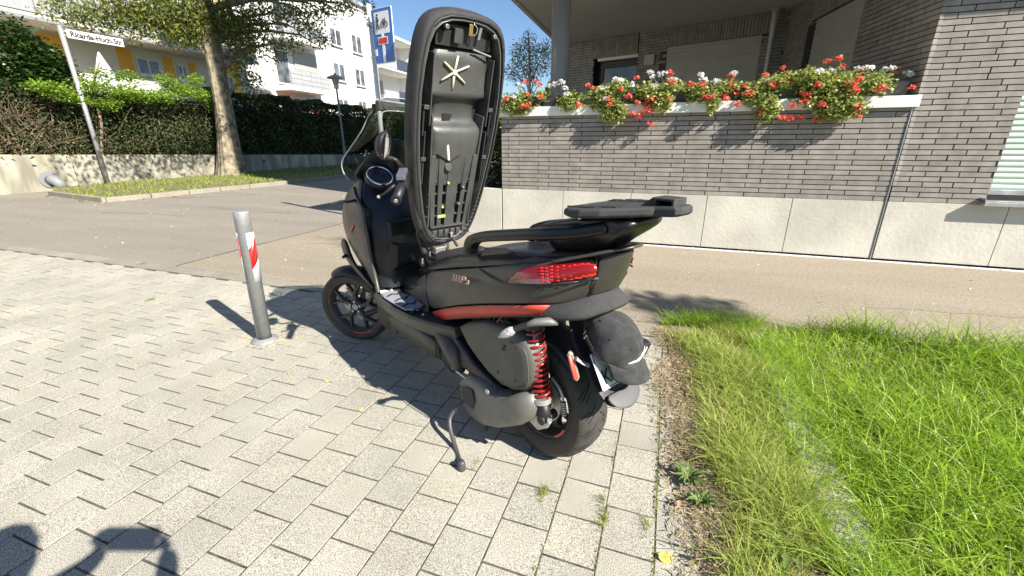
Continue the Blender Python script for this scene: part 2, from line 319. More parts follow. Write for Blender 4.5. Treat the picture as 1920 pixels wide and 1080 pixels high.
def inpoly(P, poly):
    x, y = P[:,0], P[:,1]; ins = np.zeros(len(P), bool); j = len(poly)-1
    for i in range(len(poly)):
        xi, yi = poly[i]; xj, yj = poly[j]
        c = ((yi > y) != (yj > y)) & (x < (xj-xi)*(y-yi)/(yj-yi+1e-12)+xi); ins ^= c; j = i
    return ins
def scatter(poly, n):
    a = np.array(poly); lo, hi = a.min(0), a.max(0); P = lo + RS.rand(int(n*2.2), 2)*(hi-lo); P = P[inpoly(P, poly)][:n]
    return np.concatenate([P, np.zeros((len(P),1))], 1)
def fnoise(P, s, seed=0):
    """cheap smooth noise in 0..1"""
    x, y = P[:,0]*s+seed, P[:,1]*s-seed*1.7
    return 0.5+0.25*(np.sin(x*1.3+np.sin(y*1.7+seed))+np.sin(y*1.1+1.9*np.sin(x*0.8+2)))

# ---------------------------------------------------------------- ground, road, path, paving
def sheet(name, poly, z, m):
    o = mk(name, [(x, y, z) for x, y in poly], [tuple(range(len(poly)))], m); tag(o, kind='structure'); return o
sheet('ground', [(-400,-300),(400,-300),(400,500),(-400,500)], -0.03, M_ground)
sheet('road', [(-60,3.49),(-5.80,3.49),(-5.80,6.9),(-5.3,9),(-5.0,40),(-60,40)], 0.0, M_road)
sheet('footpath', [(-5.794,3.49),(30,3.49),(30,6.57),(-2.49,6.57),(-2.49,9.2),(-4.9,40),(-5.0,40),(-5.294,9),(-5.794,6.9)], 0.002, M_path)
pave = sheet('pavement', [(-60,-30),(0.52,-30),(0.52,3.30),(-60,3.30)], -0.003, M_joint)
# pavers: running bond, rows 0.2 m wide along y, each stone its own object near the camera
PW = 0.2045; PL_ = 0.2085
def paver_verts(x0, x1, y0, y1, z, rnd):
    e = 0.0018; b = 0.0015
    c = [(x0,y0),(x1,y0),(x1,y1),(x0,y1)]
    t = [(x0+e,y0+e),(x1-e,y0+e),(x1-e,y1-e),(x0+e,y1-e)]
    v = [(x,y,-0.03) for x,y in c]+[(x,y,z-b+rnd[k]*0.4) for k,(x,y) in enumerate(c)]+[(x,y,z+rnd[k]) for k,(x,y) in enumerate(t)]
    f = [(0,1,5,4),(1,2,6,5),(2,3,7,6),(3,0,4,7),(4,5,9,8),(5,6,10,9),(6,7,11,10),(7,4,8,11),(8,9,10,11)]
    return v, f
def dist_ok(x, y): return True
cells = []
for i in range(-62, 11):
    xa = -1.528 + PW*i + PW*0.0
    for j in range(-4, 18):
        ya = 0.963 + PL_*j + (PL_*0.5 if i % 2 else 0.0)
        x0, x1, y0, y1 = xa+0.0, xa+PW, ya, ya+PL_
        if y0 > 3.26 or x1 > 0.56 or y1 < 0.1: continue
        y1 = min(y1, 3.29)
        if y1-y0 < 0.05: continue
        cells.append((x0, x1, y0, y1))
def vis(c):
    mx, my = (c[0]+c[1])/2, (c[2]+c[3])/2
    p = Vector((mx, my, 0)) - Vector((0,0,1.5)); z = p.dot(-cz)
    if z < 0.2: return False
    u = 960+795.5*p.dot(cx)/z; v = 540-795.5*p.dot(cy)/z
    return -60 < u < 1980 and v < 1180
near = [c for c in cells if vis(c)]; near.sort(key=lambda c: (c[0]+c[1])**2/4+(c[2]+c[3])**2/4)
far_ = near[300:]+[c for c in cells if not vis(c)]
for c in near[:300]:
    g = 0.0040; gx = 0.0027; hx_, hy_ = (c[1]-c[0])/2, (c[3]-c[2])/2
    dz = random.uniform(-0.0013, 0.0013); jj = random.uniform(-0.0015, 0.0015); th = random.gauss(0, 0.006)
    v, f = paver_verts(-hx_+gx+abs(jj), hx_-gx, -hy_+g, hy_-g-abs(jj), dz, [random.uniform(-.0015,.0015) for _ in range(4)])
    o = mk('paver', v, f, M_paver, pave, loc=((c[0]+c[1])/2, (c[2]+c[3])/2, 0)); o.rotation_euler[2] = th
b_ = MB()
for c in far_:
    v, f = paver_verts(c[0]+.0022, c[1]-.0022, c[2]+.0028, c[3]-.0028, random.uniform(-0.002,0.002), [random.uniform(-.0015,.0015) for _ in range(4)]); b_.add(v, f)
tag(b_.obj('distant_pavers', M_paver, pave), kind='stuff')
ed = tag(MB().box(-60,0.5,3.28,3.30,-0.05,-0.02).obj('edging_strip', M_joint), kind='structure')
x = -14.0
while x < 0.6:
    L_ = 0.99; mk('edging_stone', *(lambda q: (q[0], q[1]))(paver_verts(x+.003, x+L_-.003, 3.302, 3.486, 0.003, [0,0,0,0])), M_edging, ed); x += L_
# seam between road and path
MB().tube([(-5.80,3.5,0.0),(-5.82,4.6,0.0),(-5.78,5.7,0.0),(-5.80,6.9,0.0),(-5.3,9,0.0)], 0.016, 6, flat=0.3).obj('asphalt_seam', M_mortar)['kind'] = 'structure'
# low loose stones on the road
n = 700; P = np.concatenate([np.stack([RS.uniform(-16,-3.5,n), RS.uniform(3.6,11,n), np.full(n,0.006)],1), np.stack([RS.uniform(-3.5,6,150), RS.uniform(3.6,6.5,150), np.full(150,0.006)],1)])
tag(leaves('loose_grit', P, 0.028, mat('grit', (0.5,0.46,0.36), 0.9, island=0.5), up=1.5), 'pale grit and leaf crumbs scattered over the asphalt', 'litter', kind='stuff')
def crack(pts, w=0.004):
    out = []
    for p_, q_ in zip(pts[:-1], pts[1:]):
        for k_ in range(6): t_ = k_/6; out.append((p_[0]+(q_[0]-p_[0])*t_+random.uniform(-.02,.02), p_[1]+(q_[1]-p_[1])*t_+random.uniform(-.02,.02), 0.003))
    o_ = MB().tube(out, w, 4, flat=.3).obj('asphalt_crack', M_mortar); tag(o_, kind='structure')
crack([(-12,6.0),(-10.6,6.25),(-9.4,6.2)]); crack([(-10.5,7.4),(-8.6,7.1),(-7.6,7.3)]); crack([(-5.3,5.0),(-4.0,5.25),(-2.2,5.2)], .003); crack([(1.9,4.6),(3.2,4.75),(4.3,4.65)], .003); crack([(-14,8.2),(-12.2,8.8),(-11.4,9.8)])
n = 2600; P = np.stack([RS.uniform(-9,0.4,n), RS.uniform(0.5,3.3,n), np.full(n,0.0)],1)
tag(leaves('joint_grit', P, 0.006, mat('grit2', (0.55,0.52,0.44), 0.9, island=0.4), up=1.5), 'tiny pale stone chips lying on the paving', 'grit', kind='stuff')
# ---------------------------------------------------------------- the brick house on the right
house = thing('brick_house', 'dark clinker brick house with raised balcony, roller shutters and pale base', 'house', (2.62, 6.585, 0))
HX, HY = 2.62, 6.585
def H(mb, name, m, parent=None, **k):          # geometry given in world coordinates, stored relative to the house
    return mk(name, [(x-HX, y-HY, z) for x, y, z in mb.v], mb.f, m, parent or house, **k)
def frame_at(ox, oy, az, flip=1):
    a = R(az); d = Vector((math.cos(a), math.sin(a), 0)); n = Vector((math.sin(a), -math.cos(a), 0))*flip   # n points to the viewer's side
    def T(s, dep, z): return Vector((ox, oy, 0)) + d*s - n*dep + Vector((0,0,z))
    return T
def lbox(mb, T, s0, s1, d0, d1, z0, z1):
    v = [T(s0,d0,z0),T(s1,d0,z0),T(s1,d1,z0),T(s0,d1,z0),T(s0,d0,z1),T(s1,d0,z1),T(s1,d1,z1),T(s0,d1,z1)]
    return mb.add(v, [(3,2,1,0),(4,5,6,7),(0,1,5,4),(1,2,6,5),(2,3,7,6),(3,0,4,7)])
def brick_list(s0, s1, z0, z1, L, pitch, hb, holes=(), first=0.0, mixed=False, gap=0.011):
    out = []; r = 0; z = z0
    while z + hb*0.5 < z1:
        zt = min(z+hb, z1); s = s0; k = 0
        cut = [L*0.245, L*0.60][r % 2] if not mixed else [L*0.36, L*0.68][r % 2]
        while s < s1-0.005:
            l = cut if k == 0 else (L if not mixed else random.choice([L, L*0.76, L*0.76, L*0.7]))
            e = min(s+l, s1)
            if e-s > 0.02:
                segs = [(s, e-gap if e < s1 else e)]
                for (h0, h1, g0, g1) in holes:
                    if zt > g0+0.01 and z < g1-0.01:
                        ns = []
                        for a_, b_2 in segs:
                            if b_2 <= h0 or a_ >= h1: ns.append((a_, b_2))
                            else:
                                if a_ < h0: ns.append((a_, h0))
                                if b_2 > h1: ns.append((h1, b_2))
                        segs = ns
                for a_, b_2 in segs:
                    if b_2-a_ > 0.03: out.append((a_, b_2, z, zt))
            s = e; k += 1
        z += pitch; r += 1
    return out
T_p = frame_at(0, 6.585, 0)            # parapet and right wall: s = world x
T_b = frame_at(1.930, 10.740, -17.5)      # back wall of the loggia
T_s = frame_at(1.930, 10.740, 99.5, -1)       # side wall of the loggia
# cores (mortar) --------------------------------------------------------
c = MB(); c.box(-2.485, 2.605, 6.597, 6.86, 0.0, 1.84); H(c, 'parapet_core', M_mortar)
c = MB(); c.box(2.635, 9.0, 6.597, 7.3, 0.0, 0.86); c.box(2.635, 3.56, 6.597, 7.3, 0.86, 4.6); c.box(3.56, 9, 6.66, 7.3, 0.86, 4.6); H(c, 'wall_core', M_mortar)
c = MB(); lbox(c, T_s, -4.19, 0.3, 0.012, 0.3, 0.9, 3.86); lbox(c, T_b, -5.0, -4.15, 0.012, 0.3, 0.9, 3.86); lbox(c, T_b, -4.15, -2.99, 0.30, 0.5, 0.9, 3.86); lbox(c, T_b, -3.0, -2.31, 0.012, 0.3, 0.9, 3.86)
lbox(c, T_b, -4.15, -2.99, 0.012, 0.3, 3.42, 3.86); lbox(c, T_b, -2.31, 0.3, 0.012, 0.3, 0.9, 3.86); H(c, 'loggia_core', M_mortar)
# brick pieces ------------------------------------------------------------
PB = brick_list(-2.49, 2.605, 0.762, 1.835, 0.485, 0.0612, 0.051)
WB = brick_list(2.64, 8.0, 0.762, 4.3, 0.42, 0.0612, 0.051, holes=[(3.56, 8.0, 0.80, 2.9)], mixed=True)
solo = [('p', q) for q in PB if q[3]-q[2] > 0.03] + [('p', q) for q in WB if q[0] < 4.6 and q[2] < 2.75]
mesh_cache = {}
for k, (_, (a_, b_2, z0, z1)) in enumerate(solo[:300]):
    key = (round(b_2-a_, 2), round(z1-z0, 3))
    if key not in mesh_cache:
        w_, h_ = b_2-a_, z1-z0; e = 0.003
        v = [(0,0,0),(w_,0,0),(w_,.03,0),(0,.03,0),(0,0,h_),(w_,0,h_),(w_,.03,h_),(0,.03,h_)]
        f = [(3,2,1,0),(4,5,6,7),(0,1,5,4),(1,2,6,5),(2,3,7,6),(3,0,4,7)]
        me = bpy.data.meshes.new('brick'); me.from_pydata(v, [], f); me.materials.append(M_brick); mesh_cache[key] = me
    o = bpy.data.objects.new('brick', mesh_cache[key]); COL.objects.link(o); o.parent = house
    o.location = (a_-HX, 6.583+random.uniform(-0.0025, 0.0015)-HY, z0); o.rotation_euler = (random.gauss(0,.01), 0, random.gauss(0,.0025))
c = MB()
for _, (a_, b_2, z0, z1) in solo[300:]: c.box(a_, b_2, 6.583+random.uniform(-.0025,.0015), 6.62, z0, z1)
for (a_, b_2, z0, z1) in WB:
    if not (a_ < 4.6 and z0 < 2.75): c.box(a_, b_2, 6.583+random.uniform(-.0025,.0015), 6.62, z0, z1)
for (a_, b_2, z0, z1) in brick_list(-4.225, 0, 0.95, 3.86, 0.42, 0.0612, 0.051, holes=[(-2.62, -1.22, 0.9, 3.42), (-2.68,-1.02,3.42,3.9)], mixed=True): lbox(c, T_s, a_, b_2, random.uniform(-.002,.002), 0.04, z0, z1)
for (a_, b_2, z0, z1) in brick_list(-4.95, 0, 0.95, 3.86, 0.42, 0.0612, 0.051, holes=[(-4.15,-2.99,0.9,3.42),(-2.31,-0.42,0.9,3.48),(-4.14,-2.99,3.40,3.9),(-2.34,-0.28,3.46,3.9)], mixed=True): lbox(c, T_b, a_, b_2, random.uniform(-.002,.002), 0.04, z0, z1)
H(c, 'wall_bricks', M_brick)['kind'] = 'stuff'
# soldier courses above the openings
def soldiers(T, s0, s1, z0, z1):
    s = s0
    while s < s1-0.03:
        m_ = MB(); lbox(m_, T, s, s+0.051, random.uniform(-.003,.003), 0.04, z0, z1); H(m_, 'soldier_brick', M_brick); s += 0.0625
soldiers(T_b, -4.14, -2.99, 3.42, 3.855); soldiers(T_b, -2.34, -0.27, 3.49, 3.855); soldiers(T_s, -2.68, -1.02, 3.43, 3.855)
# coping, joint, plinth ------------------------------------------------------
x = -2.56
for w_ in (1.9, 1.7, 1.62):
    c = MB(); c.box(x, min(x+w_-0.004, 2.665), 6.535, 6.90, 1.838, 1.965); H(c, 'coping_stone', M_white, bevel=0.004); x += w_
c = MB(); c.tube([(2.612, 6.578, 0.0), (2.612, 6.578, 1.84)], 0.007, 8); H(c, 'joint_rod', M_alu)
xs = [-2.49, -1.481, -0.46, 0.573, 1.608, 2.604]
for a_, b_2 in zip(xs[:-1], xs[1:]):
    c = MB(); c.box(a_+0.004, b_2-0.004, 6.581, 6.60, 0.03, 0.757); H(c, 'plinth_panel', M_plinth, bevel=0.002)
xs = [2.632, 3.792, 4.95, 6.1, 7.3]
for a_, b_2 in zip(xs[:-1], xs[1:]):
    c = MB(); c.box(a_+0.004, b_2-0.004, 6.581, 6.60, 0.03, 0.757); H(c, 'plinth_panel', M_plinth, bevel=0.002)
c = MB(); c.box(-2.49, 9, 6.50, 6.535, -0.01, 0.014); H(c, 'drain_strip', M_white)
P = np.stack([RS.uniform(-2.4, 6, 5000)-HX, RS.uniform(6.535, 6.582, 5000)-HY, RS.uniform(0.0,0.012,5000)], 1)
tag(leaves('drain_gravel', P, 0.016, mat('gravel', (0.28,0.26,0.22), 0.9, island=0.7), house, up=0.2), kind='stuff')
# green shutter window on the right -----------------------------------------
def shutter(parent_name, T, s0, s1, z0, z1, dep, m, pitch, label=None):
    p = MB(); lbox(p, T, s0, s1, dep+0.012, dep+0.03, z0, z1); sh = H(p, parent_name, m)
    if label: sh['label'] = label
    z = z0
    while z < z1-0.01:
        hh = min(pitch*0.94, z1-z); mb = MB(); rows = []
        for k in range(6):
            t = k/5; rows.append([T(s0, dep+0.012-0.011*math.sin(math.pi*min(1,t*1.08)), z+hh*t), T(s1, dep+0.012-0.011*math.sin(math.pi*min(1,t*1.08)), z+hh*t)])
        mb.grid(rows); o = H(mb, 'slat', m, sh, smooth=True); o.parent = sh; o.location = (0,0,0); z += pitch
    return sh
sg = shutter('green_shutter', T_p, 3.575, 5.6, 0.925, 2.9, 0.05, M_slatg, 0.063, 'pale green roller shutter on the right-hand wall')
c = MB(); lbox(c, T_p, 3.575, 5.6, 0.040, 0.065, 0.868, 0.925); H(c, 'shutter_end_bar', M_alu, bevel=0.003)
c = MB(); lbox(c, T_p, 3.56, 5.6, 0.06, 0.08, 0.82, 0.868); H(c, 'window_frame', M_dark)
c = MB(); lbox(c, T_p, 3.50, 5.7, -0.105, 0.05, 0.795, 0.812); lbox(c, T_p, 3.50, 5.7, -0.105, -0.098, 0.752, 0.795); lbox(c, T_p, 3.50, 3.508, -0.105, 0.02, 0.765, 0.84); H(c, 'window_sill', M_alu, bevel=0.002)
# loggia shutters -----------------------------------------------------------
shutter('roller_shutter', T_b, -2.31, -0.42, 0.95, 3.48, -0.004, M_slat, 0.075, 'closed grey roller shutter facing the street')
shutter('roller_shutter', T_s, -2.62, -1.22, 0.95, 3.40, -0.004, M_slat, 0.075, 'closed grey roller shutter on the side wall')
c = MB(); lbox(c, T_b, -2.47, -2.31, 0.0, 0.1, 0.95, 3.46); H(c, 'shutter_reveal', M_letter); c = MB(); lbox(c, T_s, -1.22, -1.0, -0.02, 0.02, 0.95, 3.36); H(c, 'shutter_reveal', M_letter)
# window with pale bar
c = MB(); lbox(c, T_b, -4.15, -2.99, 0.26, 0.30, 0.95, 3.42); H(c, 'reveal', M_letter)
c = MB(); lbox(c, T_b, -4.02, -2.98, 0.16, 0.22, 3.20, 3.37); lbox(c, T_b, -4.02, -3.93, 0.16, 0.22, 0.95, 3.20); lbox(c, T_b, -3.06, -2.98, 0.16, 0.22, 0.95, 3.20); wf = H(c, 'balcony_window', M_dark)
c = MB(); lbox(c, T_b, -3.93, -3.06, 0.19, 0.20, 0.95, 3.20); H(c, 'pane', M_glass, wf)
c = MB(); lbox(c, T_b, -4.05, -2.96, 0.02, 0.10, 3.355, 3.42); H(c, 'shutter_rail', M_white)
c = MB(); lbox(c, T_b, -2.82, -2.57, -0.07, 0.0, 3.13, 3.37); H(c, 'wall_light', M_slat, bevel=0.02)
# slab, soffit, upper storeys --------------------------------------------------
c = MB(); sl = [(-2.88, 6.05), (9, 6.05), (9, 12.5), (-3.06, 12.5)]
c.add([(x, y, 3.862) for x, y in sl]+[(x, y, 4.2) for x, y in sl], [(3,2,1,0),(4,5,6,7),(0,1,5,4),(1,2,6,5),(2,3,7,6),(3,0,4,7)]); H(c, 'balcony_slab', M_soffit)
c = MB(); c.box(-2.86, 9, 6.06, 6.30, 3.84, 3.862); c.add([(-2.86,6.3,3.84),(-2.78,6.3,3.84),(-2.96,12.4,3.84),(-3.04,12.4,3.84),(-2.86,6.3,3.862),(-2.78,6.3,3.862),(-2.96,12.4,3.862),(-3.04,12.4,3.862)], [(3,2,1,0),(4,5,6,7),(0,1,5,4),(1,2,6,5),(2,3,7,6),(3,0,4,7)]); H(c, 'drip_edge', M_soffit)
c = MB(); c.box(-2.85, 9, 8.5, 16, 4.2, 24.0); H(c, 'upper_storeys', M_brick)
c = MB(); c.box(-2.3, 4.0, 6.9, 12.4, 0.0, 0.95); H(c, 'balcony_floor', M_conc)
c = MB(); c.lathe([(0.0,0.9),(0.140,0.9),(0.140,3.84),(0.0,3.84)], 40, 'z', (-1.72, 7.12, 0)); H(c, 'round_column', M_column, smooth=True)
# downpipe
px_ = T_b(-0.22, -0.16, 0); c = MB(); q = (px_.x, px_.y)
c.tube([(q[0], q[1], 0.95), (q[0], q[1], 3.35)], 0.052, 14); c.tube([(q[0], q[1], 3.33), (q[0], q[1], 3.40)], 0.062, 14); c.tube([(q[0], q[1], 3.40), (q[0], q[1], 3.62)], [0.058, 0.075], 14); c.tube([(q[0], q[1], 3.80), (q[0], q[1], 3.86)], [0.07, 0.11], 14); c.tube([(q[0], q[1], 3.62), (q[0], q[1], 3.80)], [0.075, 0.065], 14)
H(c, 'downpipe', M_galv, smooth=False)

# ---------------------------------------------------------------- geranium boxes on the parapet
rp_, wp_ = [], []
rp_ = [(-2.093,6.544,2.311),(-1.944,6.563,2.313),(-1.883,6.552,2.253),(-2.358,6.466,2.092),(-2.058,6.568,2.133),(-2.007,6.434,1.992),(-2.071,6.431,1.964),(-1.094,6.58,2.182),(-1.278,6.446,1.971),(-1.173,6.544,2.223),(-0.526,6.71,2.307),(-0.599,6.458,2.059),(-0.9,6.48,2.024),(-0.379,6.459,1.853),(-0.274,6.468,1.703),(-0.443,6.439,1.806),(-0.344,6.468,1.919),(-0.338,6.482,1.999),(-0.343,6.561,2.085),(-0.107,6.694,2.357),(-0.034,6.57,2.185),(-0.075,6.434,2.006),(-0.637,6.475,1.894),(-0.525,6.465,1.836),(-0.296,6.448,1.863),(0.176,6.532,2.178),(0.291,6.582,2.051),(0.337,6.558,2.086),(0.653,6.693,2.269),(0.725,6.583,2.111),(0.835,6.573,2.142),(0.368,6.485,2.008),(0.577,6.554,2.038),(0.62,6.478,1.993),(0.751,6.457,1.919),(1.055,6.706,2.251),(1.158,6.583,2.105),(1.224,6.656,2.339),(1.039,6.658,2.258),(1.289,6.663,2.247),(1.316,6.588,2.165),(1.198,6.556,2.143),(1.691,6.688,2.382),(1.795,6.668,2.401),(1.859,6.68,2.32),(1.76,6.553,2.148),(1.61,6.551,2.078),(1.468,6.565,2.026),(1.375,6.465,1.883),(1.49,6.484,1.923),(2.227,6.571,2.039),(2.417,6.706,2.248),(2.545,6.581,2.055),(2.035,6.489,1.866),(2.064,6.47,1.753),(1.268,6.44,1.751),(1.371,6.482,1.738),(1.492,6.488,1.742),(1.658,6.484,1.721),(1.746,6.464,1.748),(2.077,6.693,2.241),(-0.083,6.663,2.319),(0.747,6.58,2.047)]
wp_ = [(-1.647,6.564,2.259),(-1.558,6.547,2.281),(-1.482,6.534,2.2),(-1.715,6.581,2.249),(-2.19,6.589,2.27),(-0.802,6.655,2.3),(-0.734,6.578,2.268),(-0.354,6.675,2.367),(-0.305,6.659,2.297),(-0.213,6.668,2.333),(-0.16,6.696,2.347),(-0.085,6.702,2.279),(-0.035,6.653,2.258),(0.297,6.687,2.304),(0.33,6.653,2.235),(0.462,6.573,2.201),(0.496,6.55,2.21),(0.698,6.703,2.305),(0.676,6.709,2.295),(1.088,6.56,2.178),(1.612,6.71,2.278),(1.751,6.669,2.278),(1.771,6.655,2.263),(2.034,6.686,2.283),(2.069,6.652,2.288),(2.136,6.662,2.285),(2.29,6.674,2.262),(2.355,6.687,2.266),(2.531,6.659,2.198),(2.499,6.653,2.215),(-0.573,6.582,2.215)]
gx = [-2.42, -1.82, -1.02, -0.30, 0.42, 1.14, 1.86]; gw = [0.56, 0.50, 0.66, 0.66, 0.66, 0.66, 0.70]
# (center x, center z, rx, rz, count, drop) clumps read from the photograph
clumps = [[(-2.22,2.02,.30,.17,1500)], [(-1.86,2.12,.10,.07,250),(-1.42,2.02,.20,.13,700)], [(-0.95,2.06,.26,.17,1300),(-0.78,1.86,.20,.16,800),(-0.72,2.18,.15,.11,350)],
          [(-0.35,2.08,.22,.15,900),(-0.15,1.97,.14,.13,450),(-0.05,2.16,.2,.08,300)], [(0.32,2.07,.26,.13,800),(0.47,1.93,.09,.13,200),(0.62,2.12,.2,.09,350)],
          [(0.95,2.04,.20,.15,700),(1.10,1.86,.16,.17,550),(1.2,2.16,.2,.12,500)], [(1.75,2.05,.38,.22,2600),(1.85,1.84,.28,.15,1200),(2.2,2.1,.18,.13,450),(1.5,2.2,.2,.12,600)]]
desc = ['leftmost geranium box, thick red and white blossoms beside the round column', 'small geranium clump in front of the round column, mostly green', 'geranium box below the balcony window, red blossoms hanging over the ledge',
        'geranium box below the square wall light with white blossoms on top', 'geranium box below the street-facing shutter, sparse and low', 'geranium box below the downpipe with red blossoms trailing down', 'largest bushiest geranium box at the right end of the ledge']
def ball(mb, c, r, n=10, m=7, sq=0.7):
    pass
def blossom(kind, p, parent, org):
    m = L_gred if kind == 'r' else L_gwhite
    k = 26; s_ = random.uniform(.8,1.15); P_ = blob((p[0]-org[0], p[1]-org[1], p[2]-org[2]), (.042*s_,.038*s_,.027*s_), k, 0.8)
    return leaves('red_blossom' if kind == 'r' else 'white_blossom', P_, 0.034, m, parent, aspect=0.9, up=0.2, fold=0.1)
for i_ in range(7):
    for (cx_, cz_, rx, rz, n) in clumps[i_]:
        for k_ in range(max(1, n//430)):
            a_ = random.uniform(0, 6.28); q_ = (cx_+rx*math.cos(a_)*random.uniform(.2,1), (6.46 if cz_ > 1.97 else 6.41)+random.uniform(-.02,.03), cz_+rz*math.sin(a_)*random.uniform(.2,.95))
            (rp_ if random.random() < .72 or q_[2] < 2.0 else wp_).append(q_)
allbl = [('r', p) for p in rp_]+[('w', p) for p in wp_]
for i in range(7):
    x0, w_ = gx[i], gw[i]; org = (x0+w_/2, 6.70, 1.966)
    t = thing('geranium_box', desc[i], 'flower box', org, 0, 'geranium boxes along the balcony ledge')
    mb = MB(); hw = w_/2-0.01
    mb.add([(-hw+.02,-.07,0),(hw-.02,-.07,0),(hw-.02,.07,0),(-hw+.02,.07,0),(-hw,-.09,.15),(hw,-.09,.15),(hw,.09,.15),(-hw,.09,.15)], [(3,2,1,0),(0,1,5,4),(1,2,6,5),(2,3,7,6),(3,0,4,7)])
    mb.add([(-hw+.01,-.08,.135),(hw-.01,-.08,.135),(hw-.01,.08,.135),(-hw+.01,.08,.135)], [(0,1,2,3)])
    mb.obj('planter', mat('planter_dark', (0.045,0.043,0.045), 0.5), t, solid=0.006)
    for k_, m_, pp in (('r', None, None),): pass
    PP = []
    for (cx_, cz_, rx, rz, n) in clumps[i]:
        y = 6.62 if cz_ > 1.97 else 6.47
        PP.append(blob((cx_-org[0], y-org[1], cz_-org[2]), (rx, 0.17 if cz_ > 1.97 else 0.075, rz), int(n*1.5), 0.15))
    PP = np.concatenate(PP); bad = (PP[:,2] < -0.0) & (PP[:,1] > -0.17) ; PP[bad, 1] = -0.17-0.06*RS.rand(bad.sum())
    tag(leaves('geranium_leaves', PP[::4*1] if False else PP[RS.rand(len(PP)) < .72], 0.038, L_ger, t, aspect=1.0, up=0.35, fold=0.22), kind='stuff')
    st = MB()
    for kk, p in allbl:
        if x0-0.08 <= p[0] < (gx[i+1]-0.08 if i < 6 else 9):
            blossom(kk, p, t, org)
            q = Vector((p[0]-org[0], p[1]-org[1], p[2]-org[2])); st.tube([q, q*0.8+Vector((0,0,-0.03)), q*0.45+Vector((0,0,0.02))], 0.0025, 5)
    if st.v: tag(st.obj('flower_stems', mat('stem', (0.16,0.24,0.05), 0.6), t), kind='stuff')

# ---------------------------------------------------------------- low wall and dark hedge left of the house
lw = thing('garden_wall', 'short pale concrete garden wall continuing the house base behind the raised seat', 'wall', (-2.5, 6.585, 0))
MB().box(-0.62, -0.006, -0.004, 0.13, 0, 0.757).obj('wall_panel', M_plinth, lw, bevel=0.005)
MB().box(-0.60, -0.02, 0.14, 4.0, 0, 0.7).obj('earth_fill', M_soil, lw)
hg = thing('clipped_hedge', 'dark green hedge strip squeezed between the raised seat and the brick house', 'hedge', (-2.9, 7.2, 0.7))
n = 7000; P = np.stack([RS.uniform(-.3,.38,n), RS.uniform(-.4,1.5,n), RS.uniform(0,1.0,n)],1); leaves('foliage', P, 0.06, L_hedge, hg)
# ---------------------------------------------------------------- far side of the street
def ztop(y): return 1.17-0.0305*(y-7.5)
terr = MB(); terr.add([(-80,-20,1.6),(-19.3,-20,1.6),(-19.3,7.5,1.05),(-80,7.5,1.3),(-19.3,45,0.1),(-80,45,0.3)], [(0,1,2,3),(3,2,4,5)]); tag(terr.obj('embankment_ground', M_ground), kind='structure')
M_streak = mat('stained_concrete', (0.40,0.375,0.29), 0.9, col2=(0.20,0.185,0.14), vscale=1.3, coord='Position', bump=0.3, bscale=20, detail=9)
N_ = M_streak.node_tree; mp_ = N_.nodes.new('ShaderNodeMapping'); mp_.inputs['Scale'].default_value = (1.6, 2.6, .5); nz_ = [n for n in N_.nodes if n.type == 'TEX_NOISE' and abs(n.inputs['Scale'].default_value-1.3) < .01][0]; g_n = [n for n in N_.nodes if n.type == 'NEW_GEOMETRY'][0]
N_.links.new(g_n.outputs['Position'], mp_.inputs[0]); N_.links.new(mp_.outputs[0], nz_.inputs['Vector'])
rw = thing('retaining_wall', 'long stained concrete retaining wall below the hedge across the street', 'wall', (-19.1, 8, 0))
y = -14.0
while y < 44:
    c = MB(); y1 = y+2.9; a0, a1 = ztop(y), ztop(y1); X0, X1 = -0.25, 0.0
    c.add([(X1,y-8+.01,-.1),(X1,y1-8-.01,-.1),(X1,y1-8-.01,a1),(X1,y-8+.01,a0),(X0,y-8+.01,-.1),(X0,y1-8-.01,-.1),(X0,y1-8-.01,a1),(X0,y-8+.01,a0)], [(0,1,2,3),(7,6,5,4),(3,2,6,7),(0,3,7,4),(1,5,6,2)]); c.obj('wall_panel', M_retw if False else mat('stained_concrete', (0.40,0.375,0.29), 0.9, col2=(0.22,0.20,0.15), vscale=1.3, coord='Position', bump=0.3, bscale=20, detail=9), rw)
    y += 2.9
vp = [(-17.44,7.70),(-13.97,7.18),(-13.76,8.82),(-13.41,10.95),(-13.29,14.16),(-13.3,42),(-19.08,42),(-19.08,8.5)]
v_ = MB(); v_.add([(x,y,0.10) for x,y in vp]+[(x,y,-0.02) for x,y in vp], [tuple(range(8))]+[(i,i+8,(i+1)%8+8,(i+1)%8) for i in range(8)]); tag(v_.obj('verge_ground', M_soil), kind='structure')
ks = thing('kerb', 'low concrete kerb edging the grass verge across the street', 'kerb', (-13.3, 10, 0))
kp = [(-17.44,7.66),(-15.7,7.40),(-13.93,7.14),(-13.72,8.1),(-13.62,9.1),(-13.5,10.0),(-13.37,10.95),(-13.3,12.5),(-13.25,14.16),(-13.26,18),(-13.26,24),(-13.26,32)]
for a_, b_2 in zip(kp[:-1], kp[1:]):
    d = Vector((b_2[0]-a_[0], b_2[1]-a_[1], 0)); L_ = d.length; d.normalize(); n_ = Vector((-d.y, d.x, 0)); m_ = (Vector((a_[0],a_[1],0))+Vector((b_2[0],b_2[1],0)))/2+Vector((13.3,-10,0.045))
    MB().obox(m_, d, n_, (0,0,1), L_/2-0.01, 0.07, 0.085).obj('kerb_stone', M_edging, ks, bevel=0.012)
P = scatter(vp, 26000); P[:,2] = 0.1
tag(blades('verge_grass', P, 0.10*(.5+fnoise(P,1.5,2)), 0.022, L_verge, lean=0.7), 'short bright grass on the verge below the retaining wall', 'grass', kind='stuff')
P = scatter([(-17.6,7.3),(-13.6,6.9),(-13.0,11),(-13.6,11),(-14,7.5),(-17.5,7.9)], 500); P[:,2] = .012
tag(leaves('verge_litter', P, 0.07, L_straw, up=1.5), 'fallen leaves lying along the kerb of the verge', 'leaf litter', kind='stuff')
